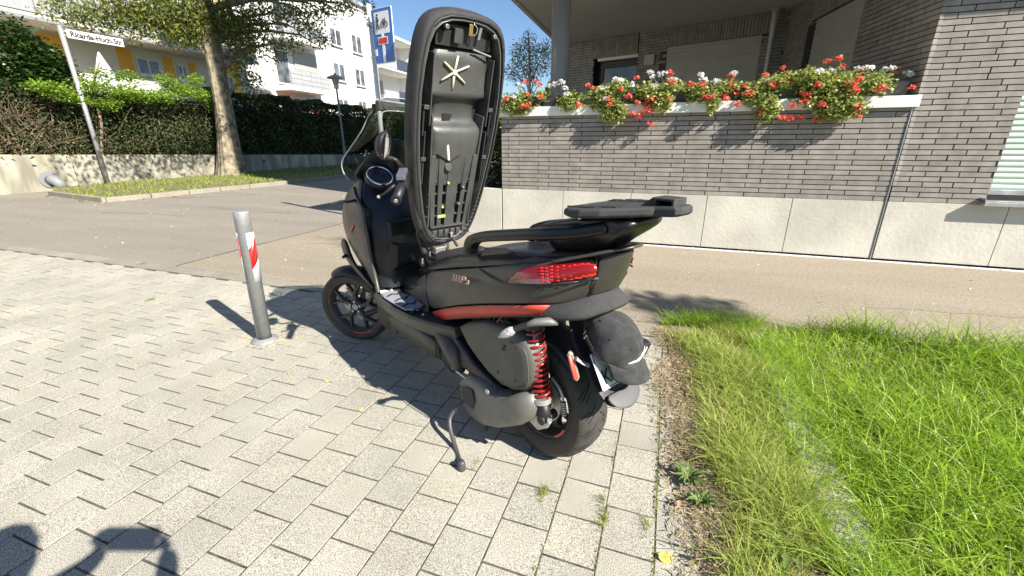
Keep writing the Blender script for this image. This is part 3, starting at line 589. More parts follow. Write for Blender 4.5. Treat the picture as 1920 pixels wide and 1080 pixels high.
# vent hood on the wall
vx = (-19.08,8.465,0.354); ve = thing('vent_hood', 'grey metal vent disc with bent spout at the foot of the retaining wall', 'vent', (-19.08, vx[1], vx[2]))
MB().lathe([(0,0.0),(0.26,0.0),(0.26,0.02),(0,0.03)], 28, 'x').obj('vent_disc', mat('vent_grey', (0.20,0.205,0.21), .6), ve)
MB().tube([(0,0,-.02),(.16,.03,-.0),(.26,.08,-.1),(.29,.12,-.3)], [0.15,.16,.155,.15], 16).obj('spout', mat('vent_grey', (0.20,0.205,0.21), .6), ve, smooth=True)
MB().tube([(.28,.12,-.28),(.29,.13,-.5)], .12, 12).obj('outlet', M_letter, ve)

# hedges ----------------------------------------------------------------------
def hedge_top(y): return 3.55 + (y-15)*0.0
n = 46000
Y = RS.uniform(14.6, 34, n); top = 3.72-0.012*(Y-14.6)+0.10*np.sin(Y*2.1)+0.06*np.sin(Y*5.3); Z = 0.55+(top-0.55)*RS.rand(n)**0.8
X = -19.55+0.22*RS.normal(size=n)*0.6+0.12*np.sin(Y*3+Z*2); tm = RS.rand(n) < 0.25; Z[tm] = top[tm]-0.06*RS.rand(tm.sum()); X[tm] = -19.5-1.1*RS.rand(tm.sum())
keep = ~((Y > 25.5) & (Y < 31) & (RS.rand(n) < 0.45) & (Z < 3.0))
dh = thing('beech_hedge', 'tall dense dark hedge standing on the retaining wall right of the big tree', 'hedge', (-19.6, 20, 0.8))
leaves('foliage', (np.stack([X,Y,Z],1)-[-19.6,20,0.8])[keep], 0.135, L_hedge, dh, aspect=0.65, up=0.0)
mb = MB()
for k in range(60):
    y = random.uniform(14.8,33); mb.tube([(-0.3+random.uniform(-.2,.2), y-20, 0), (-.2+random.uniform(-.2,.2), y-20+random.uniform(-.2,.2), 2.5)], [0.03,0.012], 5)
tag(mb.obj('stems', M_twig, dh), kind='stuff')
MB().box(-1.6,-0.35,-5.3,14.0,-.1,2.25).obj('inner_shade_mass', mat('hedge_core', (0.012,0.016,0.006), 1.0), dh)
th = thing('twiggy_hedge', 'overgrown half bare brown hedge with thin stems behind the street name sign', 'hedge', (-19.9, 9, 1.1))
mb = MB()
for k in range(1000):
    y = random.choice([random.uniform(-4, 5.8), random.uniform(-4, 0.5)]); x = random.uniform(-.7,.5); z0 = random.uniform(-.1, 1.4); l = random.uniform(.4,1.5)
    a = random.uniform(-.8,.8); b = random.uniform(-.6,.6); c1 = (x, y, z0); c2 = (x+b*l*.5, y+a*l*.5+random.uniform(-.1,.1), z0+l*.5*random.uniform(.3,1)); c3 = (x+b*l, y+a*l*1.3, z0+l*random.uniform(.2,1))
    mb.tube([c1, c2, c3], [0.012, 0.008, 0.003], 4, cap=False)
for k in range(26):
    y = random.uniform(-4,5.8); mb.tube([(random.uniform(-.2,.3), y, -.1), (random.uniform(-.2,.4), y+random.uniform(-.3,.3), 1.2), (random.uniform(-.2,.4), y+random.uniform(-.5,.5), 2.1)], [0.045,0.03,0.015], 6)
tag(mb.obj('twigs', M_twig, th), kind='stuff')
n = 52000; Y = RS.uniform(-4,5.9,n); Z = RS.uniform(-.1,2.1,n); k = (RS.rand(n) < 0.4+0.6*np.clip((Y+2)/4,0,1))
leaves('foliage', np.stack([-.30+.45*RS.normal(size=n)+.25*np.clip((Y+1)/3,0,1), Y, Z],1)[k], 0.10, L_hedge, th, up=0.1)
n = 2600; Y = RS.uniform(-4,3.0,n); leaves('dry_leaves', np.stack([-.1+.4*RS.normal(size=n), Y, RS.uniform(-.1,1.0,n)],1), 0.085, leafmat('dry_hedge_leaf', (0.12,0.08,0.04), (0.30,0.22,0.10), 0.2, 0.7), th, up=0.1)
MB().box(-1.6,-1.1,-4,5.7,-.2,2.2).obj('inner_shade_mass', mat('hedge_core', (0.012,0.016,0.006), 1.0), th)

def cloud(specs, ax, ay, az, k, depth):
    out = []
    for (c, ru, rv, n) in specs: out.append(blob(c, (ru*k, ru*k*depth, rv*k), n, 0.2))
    return np.concatenate(out)
ds = thing('dark_shrub', 'dark green broadleaf shrub at the left edge above the bare hedge', 'shrub', (-20.2, 6.5, 1.2))
D = [((-20.2,9.055,4.05),1.1,.9,2600),((-20.2,9.727,4.151),.8,.65,2000),((-20.2,10.088,3.715),.75,.5,1500),((-20.2,9.151,4.816),.8,.5,900),((-20.2,9.379,3.388),1.0,.4,1200),((-20.2,8.576,3.225),1.2,.6,1600)]
leaves('foliage', np.concatenate([blob(c,(a*.7,a,b),n,.2) for c,a,b,n in D])-[-20.2,6.5,1.2], 0.15, L_shrub, ds, up=0.5)
MB().tube([(0,0,-.2),(.1,.2,1),(0,.4,2.2)], [.06,.05,.03], 6).obj('stem', M_twig, ds)
yt = thing('young_locust', 'young tree with bright lime green feathery leaves in front of the balcony railing', 'tree', (-19.4, 10.2, 1.0))
D = [((85,163),.55,.16,900),((120,178),.6,.18,1100),((165,160),.6,.22,900),((215,170),.8,.22,1500),((205,195),.5,.18,900),((255,180),.7,.22,1400),((240,145),.5,.2,600),((300,180),.7,.22,1300),((345,170),.7,.25,1400),((385,180),.6,.22,1200),((400,200),.35,.2,500),((190,140),.4,.2,400),((310,150),.5,.25,700),((365,150),.5,.2,500),((150,190),.4,.12,400)]
cen = [(-19.0, 9.114, 3.184),(-19.0, 9.527, 2.986),(-19.0, 10.274, 3.35),(-19.0, 11.032, 3.254),(-19.0, 10.745, 2.794),(-19.0, 11.683, 3.133),(-19.0, 11.585, 3.751),(-19.0, 12.539, 3.205),(-19.0, 13.531, 3.487),(-19.0, 14.395, 3.359),(-19.0, 14.653, 2.954),(-19.0, 10.762, 3.739),(-19.0, 12.893, 3.81),(-19.0, 14.084, 3.945),(-19.0, 9.908, 2.82)]
leaves('foliage', np.concatenate([blob(c,(a*.8,a,b*1.3),int(n*.58),.05) for c,(_,a,b,n) in zip(cen, D)])-[-19.4,10.2,1.0], 0.11, L_lime, yt, up=0.5, aspect=0.45)
mb = MB(); mb.tube([(0,0,-.2),(.1,.3,1.2),(0,.4,2.3),(.1,.8,3.2)], [.05,.045,.035,.02], 7)
for c in cen: mb.tube([(0,.4,1.9), ((c[0]+19.4)*.5,(c[1]-10.2)*.5,(c[2]-1.0)*.5+1.1), (c[0]+19.4,c[1]-10.2,c[2]-1.0)], [.02,.014,.006], 5)
mb.obj('trunk', M_twig, yt)

# the big street tree -----------------------------------------------------------
TX, TY = -18.2, 14.3
tr = thing('street_tree', 'large tree with rough sunlit bark on the grass verge across the street', 'tree', (TX, TY, 0.05))
tp = [(-18.233,14.257,-0.034),(-18.193,14.309,0.74),(-18.155,14.357,1.584),(-18.106,14.42,2.809),(-18.087,14.445,4.145),(-18.08,14.454,5.323),(-18.062,14.477,6.452),(-18.024,14.526,7.365),(-17.954,14.615,8.43)]
O = Vector((TX, TY, 0.05)); tp = [Vector(p)-O for p in tp]; tp[0].z = -0.05
rings = []; rad = [.60,.46,.37,.31,.29,.28,.25,.20,.13]
cs = []
for i in range(len(tp)-1):
    for q in range(5): cs.append((tp[i].lerp(tp[i+1], q/5), rad[i]+(rad[i+1]-rad[i])*q/5))
cs.append((tp[-1], rad[-1]))
NR = 64
for (c, r_) in cs:
    rings.append([c+Vector((math.cos(t)*r_*(1+.05*math.sin(t*5+c.z*.7)+.11*abs(math.sin(t*8+1.2*math.sin(c.z*1.1)+c.z*.35))), math.sin(t)*r_*(1+.05*math.sin(t*5+c.z*.7)+.11*abs(math.sin(t*8+1.2*math.sin(c.z*1.1)+c.z*.35))), 0)) for t in [2*math.pi*k/NR for k in range(NR)]])
MB().loft(rings).obj('trunk', M_bark, tr, smooth=True)
TC = [(-20.65, 11.164, 6.037),(-20.277, 11.642, 5.952),(-19.788, 12.267, 6.224),(-19.448, 12.703, 5.987),(-19.053, 13.208, 6.384),(-18.8, 13.532, 6.029),(-18.433, 14.002, 6.464),(-18.232, 14.259, 5.956),(-17.848, 14.75, 6.404),(-17.64, 15.017, 5.781),(-17.373, 15.359, 6.598),(-17.139, 15.658, 6.067),(-17.339, 15.402, 5.342),(-16.776, 16.122, 6.626),(-17.48, 15.221, 4.619),(-16.705, 16.214, 5.543),(-17.366, 15.367, 4.016),(-16.191, 16.871, 6.847),(-15.841, 17.319, 6.411),(-15.475, 17.788, 5.954),(-16.238, 16.812, 5.722),(-15.579, 17.655, 7.078),(-15.08, 18.293, 7.288),(-17.934, 14.641, 7.917),(-18.754, 13.591, 7.86),(-17.022, 15.808, 8.168),(-15.773, 17.406, 8.51),(-18.649, 13.725, 5.602),(-14.043, 19.621, 7.515),(-14.642, 18.853, 7.426)]
CS = [(1.1,.5,500),(1.2,.6,700),(1.1,.7,900),(1.0,.8,1200),(1.2,.8,1500),(1.2,.9,1700),(1.2,.8,1600),(1.1,.8,1400),(1.1,.7,1200),(1.1,.7,1100),(1.0,.7,900),(.9,.6,700),(.8,.6,600),(.9,.7,700),(.7,.7,420),(.8,.9,460),(.7,.8,380),(.9,.5,500),(.9,.45,420),(.8,.35,300),(.9,.3,260),(1.0,.5,600),(.7,.5,350),(2.4,1.4,1500),(2.6,1.6,1500),(2.6,1.6,1500),(2.4,1.5,1200),(.8,.5,500),(.5,.5,240),(.6,.4,260)]
pts = np.concatenate([blob(Vector(c)-O, (a*.8, a*.9, b), int(n*.85), .05) for c, (a,b,n) in zip(TC, CS)])
pts[:,2] -= 0.35*RS.rand(len(pts))**2
sh_c = np.concatenate([blob(Vector(q)-O, (.8,.9,.5), n_, .1) for q, n_ in (((-12.4,6.9,6.0),240),((-12.2,7.9,6.3),260),((-12.6,8.8,5.9),300),((-12.3,9.7,6.3),330),((-12.6,10.6,6.1),360),((-12.9,11.6,6.3),360))])
leaves('crown', np.concatenate([pts, sh_c]), 0.145, L_tree, tr, aspect=0.42, up=0.0)
mb = MB()
for c in TC:
    c = Vector(c)-O; s_ = min(tp[3:], key=lambda p: abs(p.z-(c.z-1.0))); mid = s_.lerp(c, .5)+Vector((0,0,.35)); mb.tube([s_, s_.lerp(mid,.5)+Vector((0,0,.15)), mid, mid.lerp(c,.6), c+Vector((0,0,-.4))], [.11,.085,.06,.035,.012], 7)
mb.obj('branches', M_bark, tr)

# birch behind the balcony and small bush ---------------------------------------
bt = thing('birch', 'slender pale tree against the sky between the raised seat and the round column', 'tree', (-5.308,17.0,0.747)[:2]+(0,))
bo = Vector(bt.location); bc = [(990,75),(985,95),(1000,100),(975,110),(1010,95),(1022,110),(965,125),(985,125),(1005,125),(1022,130),(975,145),(1000,145),(958,140),(1025,90),(968,95)]
bp3 = [(-5.341, 17.0, 4.993),(-5.442, 17.0, 4.651),(-5.13, 17.0, 4.543),(-5.651, 17.0, 4.397),(-4.926, 17.0, 4.618),(-4.676, 17.0, 4.34),(-5.864, 17.0, 4.139),(-5.439, 17.0, 4.116),(-5.021, 17.0, 4.094),(-4.668, 17.0, 3.986),(-5.65, 17.0, 3.763),(-5.12, 17.0, 3.738),(-6.016, 17.0, 3.872),(-4.622, 17.0, 4.685),(-5.799, 17.0, 4.673)]
leaves('crown', np.concatenate([blob(Vector(c)-bo, (.33,.4,.34), 210, .02) for c in bp3]), 0.075, L_birch, bt, aspect=0.6)
mb = MB(); tz = bp3[0][2]; mb.tube([(0,0,0),(0,0,2),(.05,0,4),(Vector(bp3[0])-bo)+Vector((0,0,.4))], [.12,.1,.05,.01], 7)
for c in bp3: mb.tube([(0.02,0,max(2.5,c[2]-1.2)), Vector(c)-bo], [.025,.006], 5)
mb.obj('trunk', M_birchb if False else mat('birch_bark', (0.45,0.42,0.38), 0.9, var=0.4, vscale=8), bt)
sb = thing('bright_bush', 'bright green bush seen through the windscreen', 'bush', (-6.1, 16.5, 0))
sp_ = [(-10.796, 16.5, 1.801),(-10.694, 16.5, 1.265),(-10.995, 16.5, 0.937),(-10.436, 16.5, 2.008)]
leaves('foliage', np.concatenate([blob(Vector(c)-Vector(sb.location), (.5,.5,.55), 700, .1) for c in sp_]), 0.12, L_weed, sb)
MB().tube([(0,0,0),(0,0,1.6)], [.05,.03], 6).obj('stem', M_twig, sb)

# ---------------------------------------------------------------- signs and lamp
pole = thing('street_name_sign', 'white street name sign on a leaning-looking silver pole by the retaining wall', 'street sign', (-18.82, 9.89, 0))
MB().tube([(0,0,0.05),(0,0,5.0)], .068, 16).obj('pole', M_galv, pole, smooth=True)
MB().tube([(0,0,4.99),(0,0,5.03)], .074, 16).obj('pole_cap', M_galv, pole)
pl_ = MB().box(0.05,0.075,0.10,1.70,4.71,4.965).obj('name_plate', M_plate, pole, bevel=0.01)
MB().box(0.02,0.05,-.02,0.25,4.76,4.80).box(0.02,0.05,-.02,0.25,4.88,4.92).obj('bracket', M_galv, pole)
def text(name, s, size, m, parent, loc, rot, ext=0.003, align='LEFT', xs=1.0, shear=0):
    cu = bpy.data.curves.new(name, 'FONT'); cu.body = s; cu.size = size; cu.extrude = ext; cu.align_x = align; cu.shear = shear; cu.resolution_u = 3; cu.offset = 0.008
    cu.materials.append(m); o = bpy.data.objects.new(name, cu); COL.objects.link(o); o.parent = parent; o.location = loc; o.rotation_euler = rot; o.scale = (xs,1,1)
    me = bpy.data.meshes.new_from_object(o); me.materials.clear(); me.materials.append(m); q = bpy.data.objects.new(name, me); COL.objects.link(q); q.parent = parent; q.location = loc; q.rotation_euler = rot; q.scale = (xs,1,1); bpy.data.objects.remove(o); return q
text('lettering', 'Ricarda-Huch-Str.', 0.225, M_letter, pole, (0.079, 0.18, 4.765), (R(90), 0, R(90)), xs=0.92)
# dead-end sign
SX, SY = (-4.91,6.877); SA = R(-12.5)
ts = thing('traffic_sign', 'blue dead end sign with walker and bicycle symbols on a pale pole', 'traffic sign', (SX, SY, 0), SA)
MB().tube([(0,0,0),(0,0,3.62)], .040, 14).obj('pole', mat('pole_pale', (0.62,0.62,0.60), 0.5, metal=.2), ts, smooth=True)
MB().box(-.02,.2,-.05,-.035,2.82,2.85).box(-.02,.2,-.05,-.035,3.3,3.33).box(-.05,.05,-.05,.05,3.30,3.36).obj('clamp', M_galv, ts)
W_, Z0, Z1, X0_ = 0.47, 2.72, 3.52, 0.10
def rr(x0,x1,z0,z1,r,y):
    o=[]
    for (cx_,cz_,a0) in ((x1-r,z1-r,0),(x0+r,z1-r,90),(x0+r,z0+r,180),(x1-r,z0+r,270)):
        for k in range(5): a=R(a0+k*22.5); o.append((cx_+r*math.cos(a), y, cz_+r*math.sin(a)))
    return o
MB().prism(rr(X0_,X0_+W_,Z0,Z1,.03,-.05), .012, (0,-1,0)).obj('plate_rim', M_whitep, ts)
MB().prism(rr(X0_+.012,X0_+W_-.012,Z0+.012,Z1-.012,.022,-.063), .003, (0,-1,0)).obj('blue_face', M_signblue, ts)
xm = X0_+W_/2; w = MB(); w.prism(rr(X0_+.07,X0_+W_-.07,Z1-.37,Z1-.06,.012,-.067), .003, (0,-1,0)); w.box(xm-.03,xm+.03,-.070,-.067,Z0+.012,Z1-.37); w.obj('white_symbol', M_whitep, ts)
MB().box(xm-.10,xm+.10,-.075,-.071,Z0+.29,Z0+.37).obj('red_bar', M_signred, ts)
MB().box(xm-.115,xm+.115,-.071,-.0702,Z0+.275,Z0+.385).obj('white_surround', M_whitep, ts)
pk = MB(); px0 = xm-.09; pz = Z1-.20; Yk = -.073
def seg(mb, a, b, r=.008): mb.tube([(a[0],Yk,a[1]),(b[0],Yk,b[1])], r, 6, flat=1)
pk.lathe([(0,-.004),(.016,-.004),(.016,.004),(0,.004)], 12, 'y', (px0, Yk, pz+.10))
seg(pk,(px0,pz+.075),(px0-.005,pz-.01),.016); seg(pk,(px0-.005,pz),(px0-.035,pz-.1),.010); seg(pk,(px0-.005,pz),(px0+.03,pz-.1),.010); seg(pk,(px0,pz+.07),(px0-.03,pz),.006); seg(pk,(px0,pz+.07),(px0+.03,pz+.01),.006)
pk.obj('walker_symbol', M_letter, ts)
pk = MB(); bx = xm+.055
for dx in (-.042,.045): pk.lathe([(.033,-.003),(.040,-.003),(.040,.003),(.033,.003)], 20, 'y', (bx+dx, Yk, pz-.045), close=True)
for a,b in (((-.042,-.045),(-.015,.02)),((-.015,.02),(.03,.02)),((.03,.02),(.045,-.045)),((-.015,.02),(.0,-.045)),((0,-.045),(.03,.02)),((-.042,-.045),(0,-.045)),((.03,.02),(.022,.05)),((-.015,.02),(-.02,.04))): seg(pk,(bx+a[0],pz+a[1]),(bx+b[0],pz+b[1]),.004)
pk.obj('bicycle_symbol', M_letter, ts)
MB().box(X0_+.03,X0_+.08,-.07,-.0665,Z0+.12,Z0+.22).obj('sticker', M_plate, ts)
# lamp
LX, LY = (-15.648,18.652); lp = thing('street_lamp', 'grey street lamp with flat disc hood in front of the dark hedge', 'street lamp', (LX, LY, 0)); ld = math.hypot(LX, LY)
lz = 4.47
MB().tube([(0,0,0),(0,0,1.2),(0,0,1.2),(0,0,lz-.55)], [.08,.08,.055,.045], 12).obj('pole', mat('lamp_grey', (0.16,0.17,0.18), 0.5, metal=.3), lp)
MB().lathe([(0,lz-.55),(.11,lz-.55),(.13,lz-.35),(0,lz-.35)], 16, 'z').obj('collar', M_galv, lp)
MB().lathe([(.12,lz-.35),(.20,lz-.08),(.0,lz-.08)], 16, 'z').obj('glass_bowl', M_clear, lp)
MB().lathe([(0.0,lz-.085),(.38,lz-.10),(.39,lz-.06),(.2,lz+.04),(.06,lz+.07),(.05,lz+.14),(0,lz+.15)], 28, 'z').obj('hood', M_galv, lp, smooth=True)

# bollard -------------------------------------------------------------------------
BX, BY = (-2.896,2.241)
bo_ = thing('bollard', 'grey steel bollard with red and white reflective bands on the paving', 'bollard', (BX, BY, 0)); bo_.rotation_euler = (R(-0.3), R(1.6), 0)
MB().lathe([(0,0.0),(.052,0.0),(.0525,.93),(.0535,.932),(.0535,1.02),(.050,1.03),(0,1.032)], 40, 'z').obj('post', M_bollard, bo_, smooth=False)
for p in bo_.children[0].data.polygons: p.use_smooth = abs(p.normal.z) < .5
MB().lathe([(0.0,0.002),(.098,0.002),(.100,.006),(.098,.010),(.07,.020),(.056,.026),(.053,.028)], 44, 'z', (0.006,-.004,0)).obj('base_flange', M_bollard, bo_, smooth=True)
n = 900; q = np.stack([BX+.13*RS.normal(size=n), BY+.10*RS.normal(size=n), np.full(n,.002)],1)
tag(leaves('sand_grains', q, 0.010, mat('yellow_sand', (0.62,0.56,0.32), .9, island=.2), up=2.5), 'yellowish sand scattered round the foot of the bollard', 'sand', kind='stuff')
ca = math.degrees(math.atan2(-BY, -BX))
def wrap(name, a0, a1, fz0, fz1, m, rr_=.0545, n=14):
    """curved sheet; fz give z at angle fraction t"""
    rows = []
    for k in range(n+1):
        t = k/n; a = R(a0+(a1-a0)*t); rows.append([(rr_*math.cos(a), rr_*math.sin(a), z) for z in (fz0(t), fz1(t))])
    return MB().grid(rows).obj(name, m, bo_, smooth=True, solid=0.0015)
M_refl_r = mat('reflective_red', (0.72,0.02,0.02), 0.3, coat=.6); M_refl_w = mat('reflective_white', (0.80,0.80,0.82), 0.3, coat=.6)
cl = lambda x: max(.50, min(.875, x))
for (a0, a1) in ((ca+4, ca+88), (ca-128, ca-66)):
    wrap('reflective_band', a0, a1, lambda t: .50, lambda t: .875, M_refl_w)
    wrap('red_stripe', a0, a1, lambda t: cl(.60+.10*t), lambda t: cl(.755+.10*t), M_refl_r, .0552)

# ---------------------------------------------------------------- white building across the street
T_f = frame_at(-27, 30, 94.5)
M_wall_w = mat('white_render', (0.70,0.69,0.67), 0.8, var=0.02, vscale=0.6, coord='Position')
M_wall_y = mat('yellow_render', (0.78,0.58,0.06), 0.8, var=0.04, vscale=1); M_wall_o = mat('orange_render', (0.85,0.44,0.05), 0.8, var=0.04, vscale=1)
M_panel = mat('parapet_panel', (0.33,0.34,0.35), 0.6, var=0.05, vscale=3); M_fr = mat('window_frame_white', (0.72,0.72,0.70), 0.5); M_blue = mat('dark_parapet', (0.05,0.06,0.09), 0.4)
def F(mb, name, m, par, **k):
    o_ = par if par.parent is None else par.parent; q = Vector(o_.location); return mk(name, [Vector(p)-q for p in mb.v], mb.f, m, par, **k)
wb = thing('white_apartment_house', 'bright white four storey apartment house with casement windows behind the hedge', 'building', (-27, 31, 0))
ob = thing('orange_apartment_house', 'pale apartment house with orange wall bays and grey balcony parapet behind the street name', 'building', (-27, 12, 0))
def fwin(par, s0, s1, z0, z1, panes=2, dep=0.0, frame=M_fr, glass=M_glass):
    c = MB(); t = 0.09
    lbox(c,T_f,s0,s1,dep-.05,dep-.01,z0,z0+t); lbox(c,T_f,s0,s1,dep-.05,dep-.01,z1-t,z1); w_ = (s1-s0)/panes
    for k in range(panes+1): x = s0+w_*k; lbox(c,T_f,max(s0,x-t/2),min(s1,x+t/2),dep-.048,dep-.012,z0+t,z1-t)
    f = F(c,'window',frame,par)
    for k in range(panes):
        g = MB(); lbox(g,T_f,s0+w_*k+t/2,s0+w_*(k+1)-t/2,dep-.028,dep-.018,z0+t,z1-t); F(g,'pane',glass,f)
    g = MB(); lbox(g,T_f,s0-.08,s1+.08,dep-.14,dep-.01,z0-.07,z0-.01); F(g,'sill',M_alu,f)
c = MB(); lbox(c,T_f,-7.4,9.0,0.0,9,-1,12.9); F(c,'wall',M_wall_w,wb)
c = MB(); lbox(c,T_f,-7.5,9.1,-.25,9,12.9,13.15); F(c,'roof_edge',M_panel,wb)
WN = [((2.42, 10.344), (3.871, 9.023)),((5.385, 10.445), (6.844, 8.934)),((2.315, 7.771), (3.803, 6.33)),((5.35, 7.715), (6.801, 6.254)),((2.396, 4.976), (3.758, 3.998)),((5.352, 5.038), (6.603, 4.016))]
for (a, b) in WN: fwin(wb, a[0], b[0], b[1], a[1])
c = MB(); q0 = T_f(9.0,-.12,0); c.tube([(q0.x,q0.y,0),(q0.x,q0.y,13)], .10, 10); F(c,'downpipe',M_panel,wb)
# recessed balcony bay
for (zs, zt) in ((4.9,5.2),(8.1,8.4)):
    c = MB(); lbox(c,T_f,-4.6,-.45,-1.5,0,zs,zt); F(c,'balcony_slab',M_wall_w,wb)
    c = MB(); lbox(c,T_f,-4.6,-.45,-1.52,-1.47,zt,zt+1.0); pp = F(c,'balcony_parapet',M_panel,wb)
    for k in range(5): c = MB(); lbox(c,T_f,-4.6+k*1.03-.02,-4.6+k*1.03+.02,-1.54,-1.52,zt,zt+1.05); F(c,'post',M_galv,pp)
    for k in range(3): c = MB(); lbox(c,T_f,-4.6,-.45,-1.535,-1.525,zt+.3*k+.15,zt+.3*k+.17); F(c,'rail',M_galv,pp)
    c = MB(); lbox(c,T_f,-4.6,-.45,-1.55,-1.49,zt+1.06,zt+1.10); F(c,'handrail',M_galv,pp)
fwin(wb,-3.9,-1.3,2.6,4.6,3,-.02); fwin(wb,-4.2,-2.9,5.4,7.6,1,-.02); fwin(wb,-3.6,-1.2,8.7,10.8,2,-.02)
c = MB(); 
for k in range(22): lbox(c,T_f,-2.3,.2,-.09,-.05,5.7+k*.1,5.7+k*.1+.085)
F(c,'roller_blind',M_slat,wb)
c = MB(); lbox(c,T_f,-1.1,-.7,-.6,-.4,2.4,3.7); F(c,'red_cloth',mat('red_cloth',(0.55,0.05,0.08),.8),wb)
# terrace awning, reddish
c = MB(); c.add([T_f(-6.5,-2.6,4.0),T_f(-3.4,-2.6,3.6),T_f(-3.4,-.1,3.8),T_f(-6.5,-.1,4.3)],[(0,1,2,3)]); F(c,'awning',mat('awning_rust',(0.36,0.10,0.05),.8),wb,solid=.04)
# stair tower and balconies on the right
rb = thing('balcony_house', 'white house with stacked dark balcony fronts behind the blue traffic sign', 'building', (-27.5, 45, 0))
c = MB(); lbox(c,T_f,9.3,11.2,1.5,9,-1,12.6); lbox(c,T_f,11.2,26,3.2,9,-1,12.2); F(c,'wall',M_wall_w,rb)
for z in (2.2,5.4,8.6,11.8):
    c = MB(); lbox(c,T_f,11.2,19.5,0.6,3.2,z,z+.25); F(c,'balcony_slab',M_wall_w,rb)
    if z < 11: c = MB(); lbox(c,T_f,14.2,19.5,0.55,.62,z+.2,z+1.25); F(c,'balcony_front',M_blue,rb); c = MB(); lbox(c,T_f,11.2,14.2,0.55,.62,z+.2,z+1.15); F(c,'balcony_front',M_panel,rb)
    if z < 11: fwin(rb,12.2,15.4,z+.4,z+2.6,3,3.15)
    if z < 11: fwin(rb,9.6,10.8,z+.6,z+2.2,1,1.45)
c = MB(); lbox(c,T_f,19.5,26,0.4,3.2,-1,12.4); F(c,'end_wall',M_wall_w,rb)
# left house with orange bays
c = MB(); lbox(c,T_f,-40,-7.4,0,9,-1,11); F(c,'wall',mat('cream_render',(0.72,0.68,0.58),.8),ob)
zb0, zb1 = 5.62, 5.62
c = MB(); lbox(c,T_f,-40,-7.6,-1.75,0,6.03,6.03+.22); F(c,'balcony_slab',mat('soffit_beige',(0.62,0.55,0.43),.8),ob)
c = MB(); lbox(c,T_f,-40,-7.6,-1.80,-1.70,6.03-.02,6.03+.10); F(c,'gutter',M_galv,ob)
s = -40.0
while s < -7.7:
    for z in (6.03+.24, 6.03+.90, 6.03+1.56):
        c = MB(); lbox(c,T_f,s+.015,min(s+1.55,-7.6)-.015,-1.78,-1.74,z+.012,z+.64); F(c,'parapet_panel',M_panel,ob)
    s += 1.55
c = MB(); lbox(c,T_f,-40,-7.6,-1.735,-1.72,6.03+.24,6.03+2.2); F(c,'parapet_frame',M_dark,ob)
for (a,b,m_) in [((-17.473, 5.899), (-16.523, 5.005), 0),((-14.496, 5.869), (-13.819, 4.816), 0),((-12.284, 5.831), (-11.747, 4.818), 0),((-10.827, 5.716), (-10.438, 4.75), 0),((-8.563, 6.57), (-7.448, 4.424), 1),((-8.129, 10.523), (-7.743, 7.869), 1)]:
    c = MB(); lbox(c,T_f,a[0],b[0],-.03,0.0,b[1],a[1]); F(c,'colour_bay',M_wall_y if m_ else M_wall_o,ob)
for (a,b) in [((-13.681, 5.584), (-12.575, 4.771)),((-11.547, 5.558), (-11.051, 4.764)),((-8.803, 5.374), (-8.061, 4.4))]: fwin(ob,a[0],b[0],b[1],a[1],2,-.03)
c = MB(); lbox(c,T_f,-40,-7.6,-1.75,0,1.2,2.4); F(c,'lower_slab',M_panel,ob)
for z in (2.75,3.1,3.45): c = MB(); lbox(c,T_f,-40,-7.6,-1.76,-1.73,z,z+.03); F(c,'railing_bar',M_galv,ob)
s = -39.5
while s < -7.7: c = MB(); lbox(c,T_f,s,s+.05,-1.77,-1.72,2.4,3.48); F(c,'railing_post',M_galv,ob); s += 2.4
pa = thing('folded_parasol', 'white folded parasol standing on the balcony below the street name sign', 'parasol', T_f(-15.97,-1.0,2.4))
MB().tube([(0,0,0),(0,0,3.0)], .03, 8).obj('pole', M_galv, pa)
rg = []
for (z,r_) in ((0.6,.85),(1.2,.66),(1.9,.42),(2.5,.2),(2.95,.03)): rg.append([(r_*math.cos(t)*(1 if k%2 else .72), r_*math.sin(t)*(1 if k%2 else .72), z) for k,t in enumerate([2*math.pi*j/20 for j in range(20)])])
MB().loft(rg).obj('canopy', mat('parasol_white',(0.8,0.79,0.77),.8), pa, smooth=True)
fl = thing('pink_cloth', 'small pink cloth fluttering above the dark shrub at the left edge', 'cloth', (-21.5,9.751,4.795))
MB().grid([[(.02*k,.16*math.sin(k*2),-.1*k+j*.0) for j in (0,)]+[(.02*k,.16*math.sin(k*2)+.16+.03*k,-.1*k) ] for k in range(-2,4)]).obj('cloth', mat('pink_cloth',(0.65,0.12,0.16),.8), fl, solid=.01)

# ---------------------------------------------------------------- grass bed on the right
bed = [(0.50,-2),(9,-2),(9,3.80),(2.6,3.84),(1.95,3.72),(1.6,3.95),(0.9,3.78),(0.45,3.66),(0.12,3.56),(0.16,3.0),(0.24,2.5),(0.34,2.2),(0.40,1.7),(0.40,1.2),(0.46,0.5)]
g_ = MB(); g_.add([(x,y,0.010) for x,y in bed], [tuple(range(len(bed)))]); tag(g_.obj('soil_bed', M_soil), kind='structure')
kb = thing('kerb_stone_row', 'weathered concrete kerb half buried in the long grass', 'kerb', (0.83, 1.5, 0))
y = -2.0
while y < 3.4: MB().box(-.080,.080,y-1.5+.004,min(y+.98,3.42)-1.5,-.05,.046+random.uniform(-.004,.004)).obj('kerb_stone', mat('kerb_worn', (0.40,0.385,0.34), .9, col2=(.27,.255,.22), vscale=30, coord='Position', bump=.5, bscale=200), kb, bevel=.008); y += 0.985
main = [(0.96,-0.3),(5.2,-0.3),(5.2,3.72),(2.6,3.80),(1.95,3.68),(1.6,3.9),(0.9,3.72),(0.86,3.3)]
P = scatter(main, 72000); fn = fnoise(P, 2.3, 1.0); P = P[RS.rand(len(P)) < 0.35+0.65*fn]; fn = fnoise(P, 2.3, 1.0)
